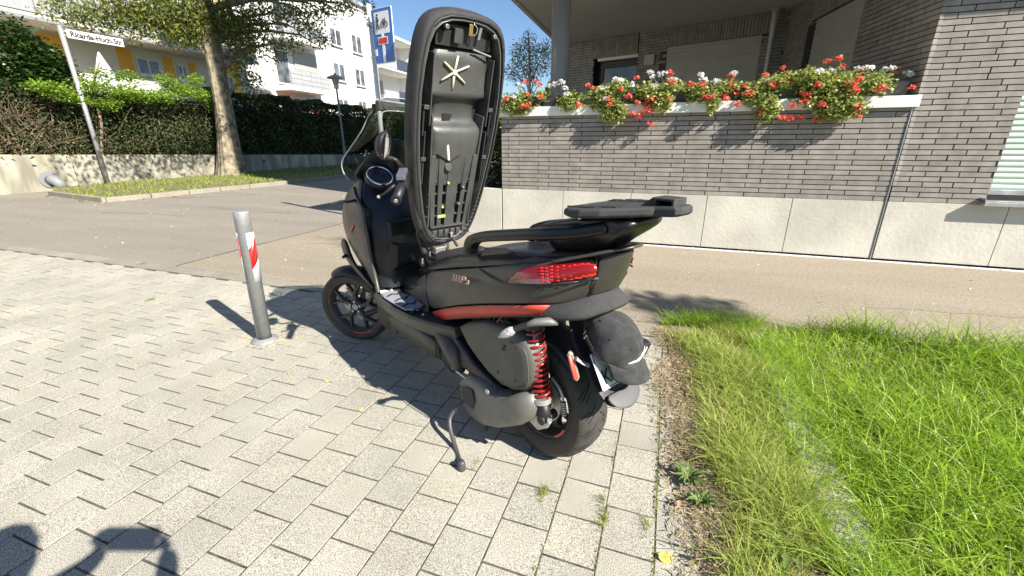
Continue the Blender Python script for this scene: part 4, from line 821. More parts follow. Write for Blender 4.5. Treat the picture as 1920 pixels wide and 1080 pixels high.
tag(blades('long_grass', P+[0,0,.01], (0.13+0.17*fn)*np.clip(.5+(P[:,0]-.95)*2.2,.5,1), 0.0074, L_grass, lean=1.0, dirb=(-.35,-.25,0)), 'long bright green grass filling the bed right of the kerb', 'grass', kind='stuff')
P = scatter(main, 42000); tag(blades('undergrass', P+[0,0,.01], 0.06, 0.006, L_grass, lean=1.2, seg=2), 'short dense undergrowth below the long grass', 'grass', kind='stuff')
P = scatter(main, 5000); tag(blades('dry_blades', P+[0,0,.01], 0.22, 0.004, L_grassd, lean=1.3), 'yellowed blades mixed through the long grass', 'grass', kind='stuff')
strip = [(0.10,3.5),(0.14,2.9),(0.30,2.4),(0.36,1.7),(0.36,0.9),(0.45,0.2),(0.74,0.2),(0.74,3.55)]
P = scatter(strip, 24000); wgt = np.clip((P[:,0]-0.18)/0.40, 0.05, 1)*np.clip(1.9*fnoise(P, 6, 3)-.35, 0.05, 1); P = P[RS.rand(len(P)) < wgt]
tag(blades('strip_grass', P+[0,0,.01], 0.07+.09*fnoise(P,6,3), 0.0048, L_grassd, lean=1.2), 'sparse yellow green grass between paving and buried kerb', 'grass', kind='stuff')
P = scatter([(0.05,3.55),(0.78,3.6),(0.9,3.75),(0.4,3.68)], 1600); tag(blades('corner_grass', P, 0.17, 0.005, L_grass, lean=1.1), 'green grass tufts at the far corner beside the footpath', 'grass', kind='stuff')
P = scatter([(0.86,3.4),(1.0,3.3),(0.98,0.2),(0.72,0.2),(0.72,3.4)], 6500); P = P[(RS.rand(len(P)) < np.clip(.16+.5*np.abs(np.sin(P[:,1]*1.7+.4))+.8*(P[:,1]>3.0)+.7*(P[:,1]<1.55),0,1))]; tag(blades('overhang_grass', P+[0,0,.02], 0.14, 0.005, L_grass, lean=1.3), 'grass blades leaning over the buried kerb', 'grass', kind='stuff')
P = scatter([(-0.02,3.45),(-0.04,2.9),(0.06,2.2),(0.14,1.6),(0.20,0.8),(0.26,0.2),(0.74,0.2),(0.76,3.5)], 46000); P[:,2] = 0.010+0.018*RS.rand(len(P)); ed_ = 0.05+.10*fnoise(P,7,5)+.16*np.clip((2.4-P[:,1])/1.4,0,1); P = P[RS.rand(len(P)) < np.clip((P[:,0]-ed_+.12)/.2,0,1)**1.3*(.35+.65*fnoise(P,9,2))]
tag(leaves('dry_litter', P, 0.032, L_straw, aspect=0.13, up=2.2, jit=.7, fold=.1), 'dry straw and clippings strewn at the edge of the paving', 'litter', kind='stuff')
P = scatter([(0.05,3.45),(0.08,2.6),(0.26,1.8),(0.3,0.3),(0.6,0.3),(0.66,3.5)], 5200); P = P[RS.rand(len(P)) < fnoise(P,6,8)]
tag(blades('dead_grass', P+[0,0,.008], 0.055, 0.003, L_straw, lean=2.4, seg=2), 'flattened dead grass along the paving edge', 'grass', kind='stuff')
P = scatter([(0.12,3.3),(0.2,1.0),(0.7,1.0),(0.72,3.3)], 130); P[:,2] = .03; tag(leaves('brown_leaves', P, 0.032, mat('brown_leaf',(0.24,0.15,0.09),.8,island=.5), aspect=.6, up=.8), 'curled brown leaves lying in the dry strip', 'leaves', kind='stuff')
# moss in the joints, tufts
mp = []
for xj, y0, y1, n in ((-0.0965,0.9,2.7,900),(0.108,0.8,2.9,1500),(-0.301,1.0,1.8,300),(0.3125,0.7,2.0,500)):
    q = np.stack([xj+.004*RS.normal(size=n), RS.uniform(y0,y1,n), .001+.006*RS.rand(n)],1); mp.append(q[RS.rand(n) < fnoise(q, 9, xj*9)**1.5*1.2])
tag(leaves('joint_moss', np.concatenate(mp), 0.008, L_verge, up=.8), 'moss growing in the paving joints', 'moss', kind='stuff')
for k, (p, h, n, lb) in enumerate([((-0.369,1.458),.05,70,'small grass tuft in a joint in front of the rear wheel'),((0.076,1.435),.035,50,'yellowish tuft in the joint near the litter edge'),((-0.736,1.517),.02,24,'tiny green sprout in the joint by the side stand'),((-0.09,1.405),.05,60,'moss tuft in the joint left of the yellow leaf'),((-4.743,2.555),.05,60,'small weed tuft among the pavers left of the bollard'),((-6.306,3.43),.06,70,'weed tuft against the edging strip behind the bollard'),((-0.114,1.499),.04,40,'thin moss tuft in the joint below the tail')]):
    t = blades('grass_tuft', np.stack([p[0]+.008*RS.normal(size=n), p[1]+.026*RS.normal(size=n), np.zeros(n)],1), h*.8, .003, L_verge, lean=1.1, seg=2); tag(t, lb, 'tuft')
def weed(loc, lb, n=9, L_=.12, seed=1):
    rnd = random.Random(seed); t = thing('dandelion', lb, 'weed', (loc[0], loc[1], .012))
    for k in range(n):
        a = 2*math.pi*k/n+rnd.uniform(-.3,.3); l = L_*rnd.uniform(.7,1.15); d = Vector((math.cos(a), math.sin(a), 0)); s_ = Vector((-d.y, d.x, 0)); A = []; B = []; M_ = []
        for j in range(9):
            t_ = j/8; w_ = l*.17*math.sin(math.pi*min(1,t_*.93+.06))*(1 if j % 2 else .5); z = l*(.55*math.sin(t_*2.3)*rnd.uniform(.8,1)); c = d*l*t_+Vector((0,0,z)); A.append(c-s_*w_+Vector((0,0,.006))); M_.append(c); B.append(c+s_*w_+Vector((0,0,.006)))
        MB().grid([A, M_, B]).obj('leaf', L_weed, t, smooth=True)
weed((0.243,1.737), 'leafy green weed at the paving edge casting a sharp shadow', 15, .085, 2)
weed((0.286,1.608), 'second smaller weed right behind the leafy weed at the paving edge', 12, .07, 9)
weed((0.573,1.457), 'broad leaved weed in the grass at the bottom edge', 12, .11, 5)
for (p, c_, lb, rz) in (((0.14,1.302),(0.62,0.50,0.10),'yellow birch leaf lying by the dry strip',.3),((-1.557,1.702),(0.55,0.58,0.08),'small yellow leaf at the tip of the scooter shadow',1.2),((-1.964,1.883),(0.55,0.58,0.08),'small yellow leaf on the pavers left of the shadow',2.2),((-2.281,1.888),(0.35,0.30,0.10),'brown curled leaf on the pavers behind the bollard',.5)):
    s_ = .028 if 'birch' in lb else .014; v = []; 
    for k in range(12): a = 2*math.pi*k/12; rr_ = s_*(1+.25*math.cos(a)+.08*math.cos(5*a)); v.append((rr_*math.cos(a), rr_*.75*math.sin(a), .004+.006*math.cos(2*a)))
    o = mk('fallen_leaf', [(0,0,.001)]+v, [(0,k+1,(k+1)%12+1) for k in range(12)], mat('leaf_'+str(round(c_[0]*100)), c_, .7, var=.25, vscale=80)); o.location = (p[0], p[1], .006); o.rotation_euler = (.1,.15,rz); tag(o, lb, 'leaf')

# tree beside the bed, standing outside the frame; its branches shade the footpath
ot = thing('roadside_tree', 'slim tree right of the frame whose branches shade the footpath', 'tree', (9.5, 0.9, 0))
Oo = Vector((9.5,.9,0)); bc = [Vector((7.06,1.4,5.5)), Vector((7.3,1.3,5.55)), Vector((6.75,1.5,5.4)), Vector((7.5,1.5,5.6))]; b5 = [Vector((6.3,1.1,8.5)), Vector((6.0,1.4,8.6)), Vector((7.0,1.2,8.3))]
pts = [blob(c-Oo,(.26,.34,.18),150,.1) for c in bc]+[blob(c-Oo,(.5,.18,.14),22,.1) for c in b5]
leaves('crown', np.concatenate(pts), 0.14, L_tree, ot, aspect=.3)
mb = MB(); mb.tube([(0,0,0),(0,.05,2),(-.1,.1,3.5),(-.3,.0,5.0)], [.08,.06,.04,.02], 8)
for c in bc+b5: mb.tube([(-.1,.1,3.5), (-.3,0,4.8), (c-Oo)*.6+Vector((0,0,c.z*.35-.2)), c-Oo], [.02,.016,.010,.004], 6)
mb.obj('trunk', M_twig, ot)
n = 14000; q = np.stack([RS.uniform(-30,40,n), 62+4*RS.rand(n), np.zeros(n)],1); tp2 = 7+2.2*np.sin(q[:,0]*.35)+1.2*np.sin(q[:,0]*1.1+1); q[:,2] = tp2*RS.rand(n)**.7
tag(leaves('distant_trees', q, 1.0, L_tree, aspect=.7, up=.1), 'far line of trees closing the end of the street', 'trees', kind='stuff')
# ================================================================ the three-wheeled scooter
sc = thing('scooter', 'matte black three wheeled scooter parked with its seat raised upright', 'scooter', (-.454, 1.776, 0), R(150))
V3 = Vector
def mir(mb):
    m = MB(); m.v = [(p[0], -p[1], p[2]) for p in mb.v]; m.f = [tuple(reversed(f)) for f in mb.f]; return m
def both(name, mb, m, parent, **k):
    a = mb.obj(name, m, parent, **k); b = mir(mb).obj(name, m, parent, **k); return a, b
def crs(pts, n=6):
    """Catmull-Rom through points"""
    pts = [V3(p) for p in pts]; out = []
    for i in range(len(pts)-1):
        p0, p1, p2, p3 = pts[max(i-1,0)], pts[i], pts[i+1], pts[min(i+2,len(pts)-1)]
        for k in range(n):
            t = k/n; out.append(0.5*((2*p1)+(p2-p0)*t+(2*p0-5*p1+4*p2-p3)*t*t+(3*p1-p0-3*p2+p3)*t**3))
    out.append(pts[-1]); return out
def pillow(outl, y, depth, prof=((.78,.0),(.90,.004),(.97,.014),(1.0,.034)), sub=1, nrm=(0,1,0)):
    """raised cover: outline of (x,z) or 3D points, bulging towards +nrm"""
    P = [V3(p) if len(p) == 3 and p[1] is not None else V3(p) for p in outl]; c = sum(P, V3((0,0,0)))/len(P); d = V3(nrm); m = MB()
    rings = [[c+(p-c)*s - d*o for p in P] for s, o in prof]; rings.append([p-d*depth for p in P])
    rings = [[c+(p-c)*prof[0][0]*.5 - d*prof[0][1] + d*.001 for p in P]]+rings
    m.loft(list(reversed(rings))); return m
def XZ(l, y): return [(p[0], y, p[2]) for p in l]

# ---- rear wheel
rwh = empty('rear_wheel', (-.01,-.012,.312), 0, sc)
Rt = .300
tp_ = [(.205,-.080),(.228,-.095),(.262,-.102),(.280,-.098),(.295,-.084),(.306,-.056),(.3115,-.022),(.3115,.022),(.306,.054),(.295,.078),(.280,.092),(.262,.096),(.228,.090),(.205,.076),(.200,.06),(.200,-.06)]
MB().lathe(tp_, 72, 'y', close=True).obj('tyre', M_rubber, rwh, smooth=True)
for s in (-1, 1): MB().lathe([(.206,s*.0785),(.228,s*(.0915 if s>0 else .0965)),(.262,s*(.0975 if s>0 else .1035)),(.277,s*(.094 if s>0 else .100))], 72, 'y').obj('sidewall', M_side, rwh, smooth=True)
gr = MB()
def tread(gr, R0_, prof_y, n, yaw=1):  # dark strips laid on the rubber stand in for shade in the grooves
    def rad(y): 
        pts = sorted([(q[1], q[0]) for q in prof_y]); 
        for a, b in zip(pts[:-1], pts[1:]):
            if a[0] <= y <= b[0]: return a[1]+(b[1]-a[1])*(y-a[0])/(b[0]-a[0]+1e-9)
        return pts[0][1]
    for k in range(n):
        a0 = 2*math.pi*k/n
        for s in (-1, 1):
            for (y0, y1, da, off, w_) in ((.010,.080,.22,0.0,.0042),(.024,.062,.11,.14,.0034),(.050,.088,.10,.075,.0034)):
                rows = []
                for j in range(6):
                    t = j/5; y = (y0+(y1-y0)*t)*prof_y[5][1]/-.052*1.0 if False else (y0+(y1-y0)*t)*KY_; a = a0+off+da*t*1.1+(0 if s > 0 else math.pi/n); r_ = rad(y)+.0006; da_ = w_/r_
                    rows.append([(math.cos(a-da_)*r_, s*y, math.sin(a-da_)*r_), (math.cos(a+da_)*r_, s*y, math.sin(a+da_)*r_)])
                gr.grid(rows)
KY_ = 1.0
tread(gr, .3, tp_[2:12], 20)
tag(gr.obj('groove_shade_strips', mat('groove_shade_black', (0.004,0.004,0.004), 0.9), rwh), kind='stuff')
def rimr(name, par, r0, w, m=M_rim, depth=.05):
    return MB().lathe([(r0+.004,-w),(r0+.004,-w+.008),(r0-.006,-w+.012),(r0-.020,-w+.03),(r0-.026,0),(r0-.020,w-.03),(r0-.006,w-.012),(r0+.004,w-.008),(r0+.004,w),(r0-.004,w),(r0-.014,w-.014),(r0-.034,w-.036),(r0-.036,0),(r0-.034,-w+.036),(r0-.014,-w+.014),(r0-.004,-w)], 64, 'y', close=True).obj(name, m, par, smooth=True)
rim = rimr('rim', rwh, .203, .074)
def spokes(par, rr_, y, n=5, m=M_rim, hub=.045, w=.020):
    for k in range(n):
        a = 2*math.pi*k/n+.35; d = V3((math.cos(a),0,math.sin(a))); t_ = V3((-d.z,0,d.x)); mb = MB(); jn = rr_*.56
        def bar(p, q, w0, w1):
            dd = (q-p).normalized(); tt = V3((-dd.z,0,dd.x)); mb.loft([[p+tt*w0+V3((0,y-.012,0)), p+tt*w0*.6+V3((0,y+.012,0)), p-tt*w0*.6+V3((0,y+.012,0)), p-tt*w0+V3((0,y-.012,0))],[q+tt*w1+V3((0,y-.02,0)), q+tt*w1*.5+V3((0,y+.006,0)), q-tt*w1*.5+V3((0,y+.006,0)), q-tt*w1+V3((0,y-.02,0))]])
        bar(d*hub*.7, d*jn, w*1.15, w*.95)
        e1_ = V3((math.cos(a+.30),0,math.sin(a+.30)))*rr_; e2_ = V3((math.cos(a-.30),0,math.sin(a-.30)))*rr_
        bar(d*jn*.95, e1_, w*.8, w*.45); bar(d*jn*.95, e2_, w*.8, w*.45)
        mb.obj('spoke', m, par, bevel=.002)
spokes(rwh, .178, -.02)
MB().lathe([(0,-.07),(.05,-.07),(.055,.0),(.04,.05),(0,.05)], 28, 'y').obj('hub', M_rim, rwh, smooth=True)
MB().lathe([(.075,.044),(.128,.044),(.128,.050),(.075,.050)], 44, 'y', close=True).obj('brake_disc', M_castal, rwh)
def arcstripe(par, r0, r1, y, a0, a1, m, name='rim_stripe'):
    rows = [[(math.cos(a)*r0, y, math.sin(a)*r0), (math.cos(a)*r1, y, math.sin(a)*r1)] for a in [R(a0+(a1-a0)*k/12) for k in range(13)]]
    return MB().grid(rows).obj(name, m, par, solid=.001)
arcstripe(rwh, .191, .202, .0755, 205, 232, M_red)

# ---- front wheels
def front_wheel(y, flipy):
    e = empty('front_wheel', (1.875, y-.022, .279), R(33), sc); e.rotation_euler = (R(-5), 0, R(35))
    s = 1
    fp = [(.226,-.050),(.240,-.060),(.258,-.065),(.270,-.060),(.280,-.045),(.2855,-.020),(.2855,.020),(.280,.045),(.270,.060),(.258,.065),(.240,.060),(.226,.050),(.222,.04),(.222,-.04)]
    MB().lathe(fp, 64, 'y', close=True).obj('tyre', M_rubber, e, smooth=True)
    for s in (-1, 1): MB().lathe([(.228,s*.053),(.242,s*.0625),(.257,s*.0668),(.268,s*.063)], 64, 'y').obj('sidewall', M_side, e, smooth=True)
    g = MB(); global KY_; KY_ = .62; tread(g, .28, fp[1:11], 22); KY_ = 1.0
    tag(g.obj('groove_shade_strips', MATS['groove_shade_black'], e), kind='stuff')
    rimr('rim', e, .225, .050); spokes(e, .205, .018 if flipy > 0 else -.018, hub=.05, w=.025)
    yy = .030*flipy
    MB().lathe([(0,-.045),(.055,-.045),(.060,0),(.050,.022*flipy),(0,.024*flipy)], 28, 'y').obj('hub', M_rim, e, smooth=True)
    MB().lathe([(.08,-.03*flipy),(.140,-.03*flipy),(.140,-.037*flipy),(.08,-.037*flipy)], 44, 'y', close=True).obj('brake_disc', M_castal, e)
    MB().obox((-.135,-.035*flipy,.035), (.25,0,1), (0,1,0), (1,0,-.25), .055,.025,.03).obj('brake_caliper', mat('caliper_gold', (0.46,0.43,0.34), .5, metal=.5, bump=.3, bscale=80), e, bevel=.01)
    MB().obox((.04,-.04*flipy,.13), (1,0,0), (0,1,0), (0,0,1), .035,.02,.04).obj('fork_joint', M_castal, e, bevel=.008)
    MB().lathe([(0,yy),(.026,yy),(.024,yy+.004*flipy),(0,yy+.004*flipy)], 6, 'y').obj('hub_badge', M_plate, e)
    MB().lathe([(.010,yy+.0045*flipy),(.016,yy+.0045*flipy),(.016,yy+.0055*flipy),(.010,yy+.0055*flipy)], 6, 'y', close=True).obj('badge_mark', M_letter, e)
    for k in range(5):
        a = R(20+72*k); MB().lathe([(0,yy),(.0095,yy),(.0085,yy+.004*flipy),(0,yy+.004*flipy)], 12, 'y', (.044*math.cos(a),0,.044*math.sin(a))).obj('wheel_bolt', M_castal, e)
    arcstripe(e, .211, .2245, .0515*flipy, 235, 282, M_red)
    # mudguard follows the wheel
    rings = []
    for k in range(13):
        a = R(138-80*k/12); w_ = .062+.016*math.sin(math.pi*min(1,(k+2)/12)); r_ = .306+.012*math.sin(math.pi*k/12)
        if k == 12: w_ *= .55; r_ -= .008
        rings.append([(math.cos(a)*(r_+dr), yy_, math.sin(a)*(r_+dr)) for yy_, dr in ((-w_,-.035),(-w_*.92,-.008),(-w_*.55,.008),(0,.014),(w_*.55,.008),(w_*.92,-.008),(w_,-.035))])
    MB().grid(rings).obj('mudguard', M_bodyd, e, smooth=True, solid=.006, sub=1)
    return e
fl_ = front_wheel(.24, 1); fr_ = front_wheel(-.24, -1)
# front suspension arms
both('suspension_arm', MB().tube([(1.88,.17,.30),(1.80,.10,.55),(1.78,.06,.78)], [.03,.035,.03], 12).tube([(1.80,.18,.22),(1.62,.08,.30)], .02, 10), M_letter, sc)

# ---- body side panels
def row(l, ys): return [ (p[0], y, p[2]) for p, y in zip(l, ys)]
crease = [(0.801,0.17,0.793),(0.618,0.19,0.851),(0.458,0.205,0.893),(0.245,0.21,0.949),(0.023,0.205,1.013),(-0.102,0.192,1.044),(-0.178,0.168,1.06),(-0.269,0.13,1.078),(-0.337,0.088,1.09)]
up1    = [(0.824,0.175,0.741),(0.62,0.205,0.806),(0.435,0.228,0.858),(0.211,0.236,0.921),(-0.008,0.232,0.982),(-0.128,0.216,1.011),(-0.199,0.188,1.023),(-0.285,0.146,1.041),(-0.345,0.094,1.05)]
mid    = [(0.838,0.175,0.685),(0.621,0.215,0.751),(0.431,0.24,0.806),(0.18,0.252,0.874),(-0.034,0.246,0.931),(-0.146,0.232,0.959),(-0.209,0.202,0.971),(-0.286,0.156,0.985),(-0.338,0.096,0.993)]
low1   = [(0.817,0.185,0.627),(0.618,0.215,0.69),(0.416,0.24,0.759),(0.186,0.249,0.828),(-0.03,0.243,0.89),(-0.142,0.228,0.917),(-0.202,0.196,0.926),(-0.273,0.15,0.937),(-0.323,0.092,0.952)]
low    = [(0.749,0.2,0.577),(0.571,0.22,0.65),(0.394,0.235,0.722),(0.201,0.24,0.786),(-0.021,0.235,0.849),(-0.135,0.22,0.879),(-0.197,0.19,0.89),(-0.255,0.146,0.898),(-0.309,0.086,0.927)]
m_ = MB(); m_.grid([crease, up1, mid, low1, low]); both('side_panel', m_, M_body, sc, smooth=True, solid=-.006, sub=2)
# seam line and chrome edge of the lamp
lt = [(0.012,0.25,0.941),(-0.042,0.232,1.014),(-0.126,0.214,1.038),(-0.194,0.184,1.058),(-0.272,0.148,1.073),(-0.316,0.122,1.082),(-0.35,0.102,1.073)]
lm = [(0.012,0.25,0.941),(-0.07,0.248,0.988),(-0.152,0.23,1.01),(-0.217,0.206,1.027),(-0.302,0.172,1.046),(-0.34,0.146,1.057),(-0.366,0.118,1.058)]
lb = [(0.012,0.25,0.941),(-0.094,0.25,0.966),(-0.17,0.238,0.98),(-0.224,0.212,0.99),(-0.303,0.164,1.007),(-0.334,0.13,1.02),(-0.355,0.104,1.03)]
m_ = MB(); m_.grid([lt, lm, lb]); tl = both('tail_light', m_, M_lens, sc, smooth=True, solid=-.012, sub=1)
for o_, s in ((tl[0],1),(tl[1],-1)):
    for r_ in range(5):
        for k in range(13):
            u_ = (2.5+k*.27); i0 = int(u_); f_ = u_-i0
            if i0 >= 6 or u_ > 5.75: continue
            v_ = .16+.165*r_+.05*(k%2); T1 = V3(lt[i0]).lerp(V3(lt[i0+1]), f_); B1 = V3(lb[i0]).lerp(V3(lb[i0+1]), f_); p = T1.lerp(B1, v_)+V3((-.002,.0075,0))
            ax_ = (V3(lt[i0+1])-V3(lt[i0])).normalized()
            mm = MB().obox((p.x, p.y*1, p.z), ax_, (.4,.9,0), (0,0,1), .0042, .0022, .0026)
            (mm if s > 0 else mir(mm)).obj('led_segment', M_lens2, o_)
    mm = MB(); mm.grid([[V3(a)+V3((-.002,.0045,0)) for a in (lb[0],lb[1],lb[2],lb[3])],[V3(a).lerp(V3(b),.28)+V3((-.002,.006,0)) for a,b in zip((lb[0],lb[1],lb[2],lb[3]),(lt[0],lt[1],lt[2],lt[3]))]])
    (mm if s > 0 else mir(mm)).obj('smoked_strip', mat('smoked_lens', (0.16,0.07,0.06), .2, coat=.8), o_)
# pocket frame around the lamp
m_ = MB(); m_.tube(crs([(0.229,0.222,0.952),(0.127,0.245,0.946),(0.032,0.254,0.94),(-0.1,0.255,0.961),(-0.23,0.218,0.986),(-0.308,0.17,1.004),(-0.358,0.108,1.023)],5), .0045, 6); both('lamp_trim', m_, M_bodyd, sc, smooth=True)
m_ = MB(); m_.tube([(-0.235,0.218,0.99),(-0.309,0.171,1.007),(-0.361,0.108,1.02)], .0022, 6); both('lamp_edge', M_alu and m_, mat('satin_edge', (0.25,0.25,0.25), .3, metal=.4), sc, smooth=True)
m_ = MB(); m_.tube([V3(crease[-1])+V3((0,.006,0)),V3(mid[-1])+V3((0,.007,0)),V3(low[-1])+V3((0,.006,0))], .0028, 6); both('panel_seam', m_, M_letter, sc)
# rear centre panel
pr = []
for (q, xc, zc_) in ((crease[-1],-.418,1.118),(up1[-1],-.405,1.075),(mid[-1],-.385,1.025),(low1[-1],-.362,.980),(low[-1],-.345,.945)):
    xa, ya, za = q; pr.append([(xa,ya,za),(xa*.45+xc*.55,ya*.72,za*.5+zc_*.5),(xc,ya*.35,zc_),(xc-.004,0,zc_),(xc,-ya*.35,zc_),(xa*.45+xc*.55,-ya*.72,za*.5+zc_*.5),(xa,-ya,za)])
MB().grid(pr).obj('tail_panel', M_body, sc, smooth=True, solid=-.006, sub=2)
# deck with spoiler lip
dk = []
for (x,yc,zc_,yr,zr,zm) in ((.80,.175,.800,.13,.845,.85),(.70,.195,.832,.145,.892,.885),(.58,.205,.862,.150,.930,.925),(.44,.208,.905,.150,.978,.975),(.28,.210,.938,.145,1.018,1.010),(.10,.207,.985,.135,1.050,1.040),(-.05,.198,1.025,.125,1.070,1.060),(-.20,.170,1.062,.110,1.090,1.080),(-.32,.118,1.098,.085,1.110,1.095),(-.39,.070,1.122,.05,1.126,1.108),(-.42,.03,1.130,.02,1.133,1.125)):
    dk.append([(x,yc,zc_),(x,(yc+yr)/2+.010,(zc_+zr)/2+.012),(x,yr,zr),(x,yr*.5,zm),(x,0,zm),(x,-yr*.5,zm),(x,-yr,zr),(x,-(yc+yr)/2-.010,(zc_+zr)/2+.012),(x,-yc,zc_)])
MB().grid(dk).obj('rear_deck', M_bodyd, sc, smooth=True, solid=-.006, sub=1)
m_ = MB(); m_.tube(crs([(-.20,.178,1.062),(-.31,.128,1.098),(-.39,.080,1.124),(-.432,.035,1.136),(-.438,0,1.137),(-.432,-.035,1.136),(-.39,-.080,1.124),(-.31,-.128,1.098),(-.20,-.178,1.062)],4), .011, 8, flat=.6); m_.obj('spoiler_lip', M_body, sc, smooth=True)
m_ = MB(); m_.prism([(0.012,0.2,1.019),(-0.099,0.175,1.058),(-0.219,0.158,1.064)], .004, (.2,.6,.7)); both('grip_patch', m_, M_gtex, sc)
m_ = MB(); m_.prism([(0.263,0.18,0.991),(0.255,0.16,1.03),(0.113,0.15,1.052),(0.041,0.16,1.046)], .004, (.0,.5,.85)); both('grip_patch', m_, M_gtex, sc)
# red stripe
rs = [[(0.721,0.206,0.578),(0.641,0.2,0.552)],[(0.553,0.224,0.653),(0.497,0.216,0.614)],[(0.386,0.24,0.719),(0.344,0.23,0.673)],[(0.193,0.246,0.784),(0.161,0.235,0.738)],[(0.041,0.243,0.829),(0.036,0.233,0.78)],[(-0.114,0.23,0.871),(-0.09,0.222,0.819)],[(-0.209,0.202,0.892),(-0.164,0.206,0.841)]]
m_ = MB(); m_.grid([[r_[0] for r_ in rs],[V3(r_[0]).lerp(V3(r_[1]),.5)+V3((0,.004,0)) for r_ in rs],[r_[1] for r_ in rs]]); both('red_stripe', m_, M_red, sc, smooth=True, solid=-.005)
m_ = MB(); m_.tube([V3(r_[1])+V3((0,-.004,-.003)) for r_ in rs], .005, 6); both('stripe_edge', m_, M_letter, sc)
# badge
a_ = V3((0.403,0.252,0.857)); b_2 = V3((0.22,0.257,0.906)); d_ = (b_2-a_).normalized(); bd = empty('badge', a_, 0, sc)
upv = V3((0,-.12,1)).normalized(); nv = upv.cross(d_)*1; nv = d_.cross(upv).normalized()
Mx = Matrix((d_, upv, nv)).transposed().to_4x4(); Mx.translation = a_
def btext(s, size, off, zoff=0, xs=1.0, shear=.25):
    cu = bpy.data.curves.new('badge_letter','FONT'); cu.body = s; cu.size = size; cu.extrude = .0015; cu.offset = .0012; cu.shear = shear; o = bpy.data.objects.new('t', cu); COL.objects.link(o)
    me = bpy.data.meshes.new_from_object(o); bpy.data.objects.remove(o); me.materials.clear(); me.materials.append(mat('badge_pink_grey', (0.50,0.33,0.29), .35, metal=.3))
    q = bpy.data.objects.new('badge_letter', me); COL.objects.link(q); q.parent = bd; return q
bd.matrix_local = Mx
ln = (b_2-a_).length
for t_, sz, ox, oz, xs in (('I',.048,0,.0,1),('I',.048,.016,.0,1),('I',.048,.032,0,1),('P',.048,.046,0,1.15),('3',.030,.078,0,1.2)):
    q = btext(t_, sz, ox); q.location = (ox*ln/.1, oz, .002); q.scale = (xs*ln/.1,1,1)
# shelf under the tail
up_ = [(-.10,.203,.86),(-.20,.180,.888),(-.26,.135,.910),(-.315,.088,.932),(-.343,.04,.940),(-.346,0,.942)]
ou_ = [(-.12,.207,.828),(-.215,.192,.842),(-.292,.168,.856),(-.340,.140,.868),(-.382,.06,.890),(-.388,0,.893)]
un_ = [(-.12,.19,.822),(-.21,.175,.836),(-.285,.150,.848),(-.325,.125,.858),(-.362,.05,.880),(-.368,0,.882)]
full = lambda l: l+[(x,-y,z) for x,y,z in reversed(l[:-1])]
m_ = MB(); m_.grid([full([(x+.02,y-.02,z+.0) for x,y,z in up_]), full(up_), full([((a[0]*.45+b[0]*.55),(a[1]*.45+b[1]*.55),(a[2]*.5+b[2]*.5)-.004) for a,b in zip(up_,ou_)]), full(ou_), full([(a[0]+.004,a[1]-.004,a[2]-.014) for a in ou_]), full(un_), full([(x+.06,max(0,y-.06),z) for x,y,z in un_])])
m_.obj('tail_shelf', M_gtex, sc, smooth=True)
MB().box(-.26,.55,-.12,.12,.82,.90).obj('underbody', M_letter, sc, bevel=.02)
MB().box(.1,.75,-.15,.15,.62,.92).obj('seat_bucket', M_letter, sc, bevel=.03)
# grab rails
def rectpath(P, w, h, n=10, yscale=None):
    """superellipse section swept along P"""
    rings = []; P = [V3(p) for p in P]
    for i, p in enumerate(P):
        t = (P[min(i+1,len(P)-1)]-P[max(i-1,0)]).normalized(); sd_ = V3((0,1,0)); sd_ = (sd_-t*sd_.dot(t)).normalized(); u_ = sd_.cross(t).normalized()
        ww = w[i] if isinstance(w, list) else w; hh = h[i] if isinstance(h, list) else h
        rings.append([p+sd_*(ww*(abs(math.cos(a))**.6)*(1 if math.cos(a)>=0 else -1))+u_*(hh*(abs(math.sin(a))**.6)*(1 if math.sin(a)>=0 else -1)) for a in [2*math.pi*k/n for k in range(n)]])
    return MB().loft(rings)
gp = crs([(0.311,0.2,1.003),(0.308,0.2,1.044),(0.273,0.2,1.075),(0.194,0.198,1.1),(0.06,0.193,1.126),(-0.088,0.18,1.152),(-0.195,0.155,1.169),(-0.279,0.12,1.183),(-0.371,0.085,1.208)], 4)
hh = [.026]*8+[.024]*4+[.022]*40
both('grab_rail', rectpath(gp, [.034]*10+[.030]*30, [.027]*8+[.024]*32, 16), M_bodyd, sc, smooth=True)
# rack arm
def section(y, pts): return [(x,y,z) for x,z in pts]
base = [(-.05,1.055),(-.06,1.10),(.06,1.150),(-.10,1.194),(-.24,1.230),(-.38,1.246),(-.46,1.250),(-.490,1.240),(-.475,1.212),(-.41,1.168),(-.360,1.125),(-.33,1.080),(-.22,1.075)]
rg = []
for y, s in ((-.115,.86),(-.10,.96),(-.06,1.0),(0,1.0),(.06,1.0),(.10,.96),(.115,.86)):
    cx0, cz0 = -.28, 1.155; rg.append([(cx0+(x-cx0)*(s if abs(y) < .11 else s), y*(1.0 if z > 1.15 else .62), cz0+(z-cz0)*s) for x,z in base])
MB().loft(rg).obj('rack_arm', M_bodyd, sc, smooth=True, sub=1)
for (x,y) in ((-.34,.06),(-.34,-.06),(-.47,.06),(-.47,-.06),(-.28,.09),(-.28,-.09)): MB().lathe([(0,1.22),(.012,1.22),(.012,1.248),(0,1.248)], 12, 'z', (x+.03,y,(-x-.34)*.10)).obj('rack_bolt', M_chrome if x > -.3 else M_letter, sc)
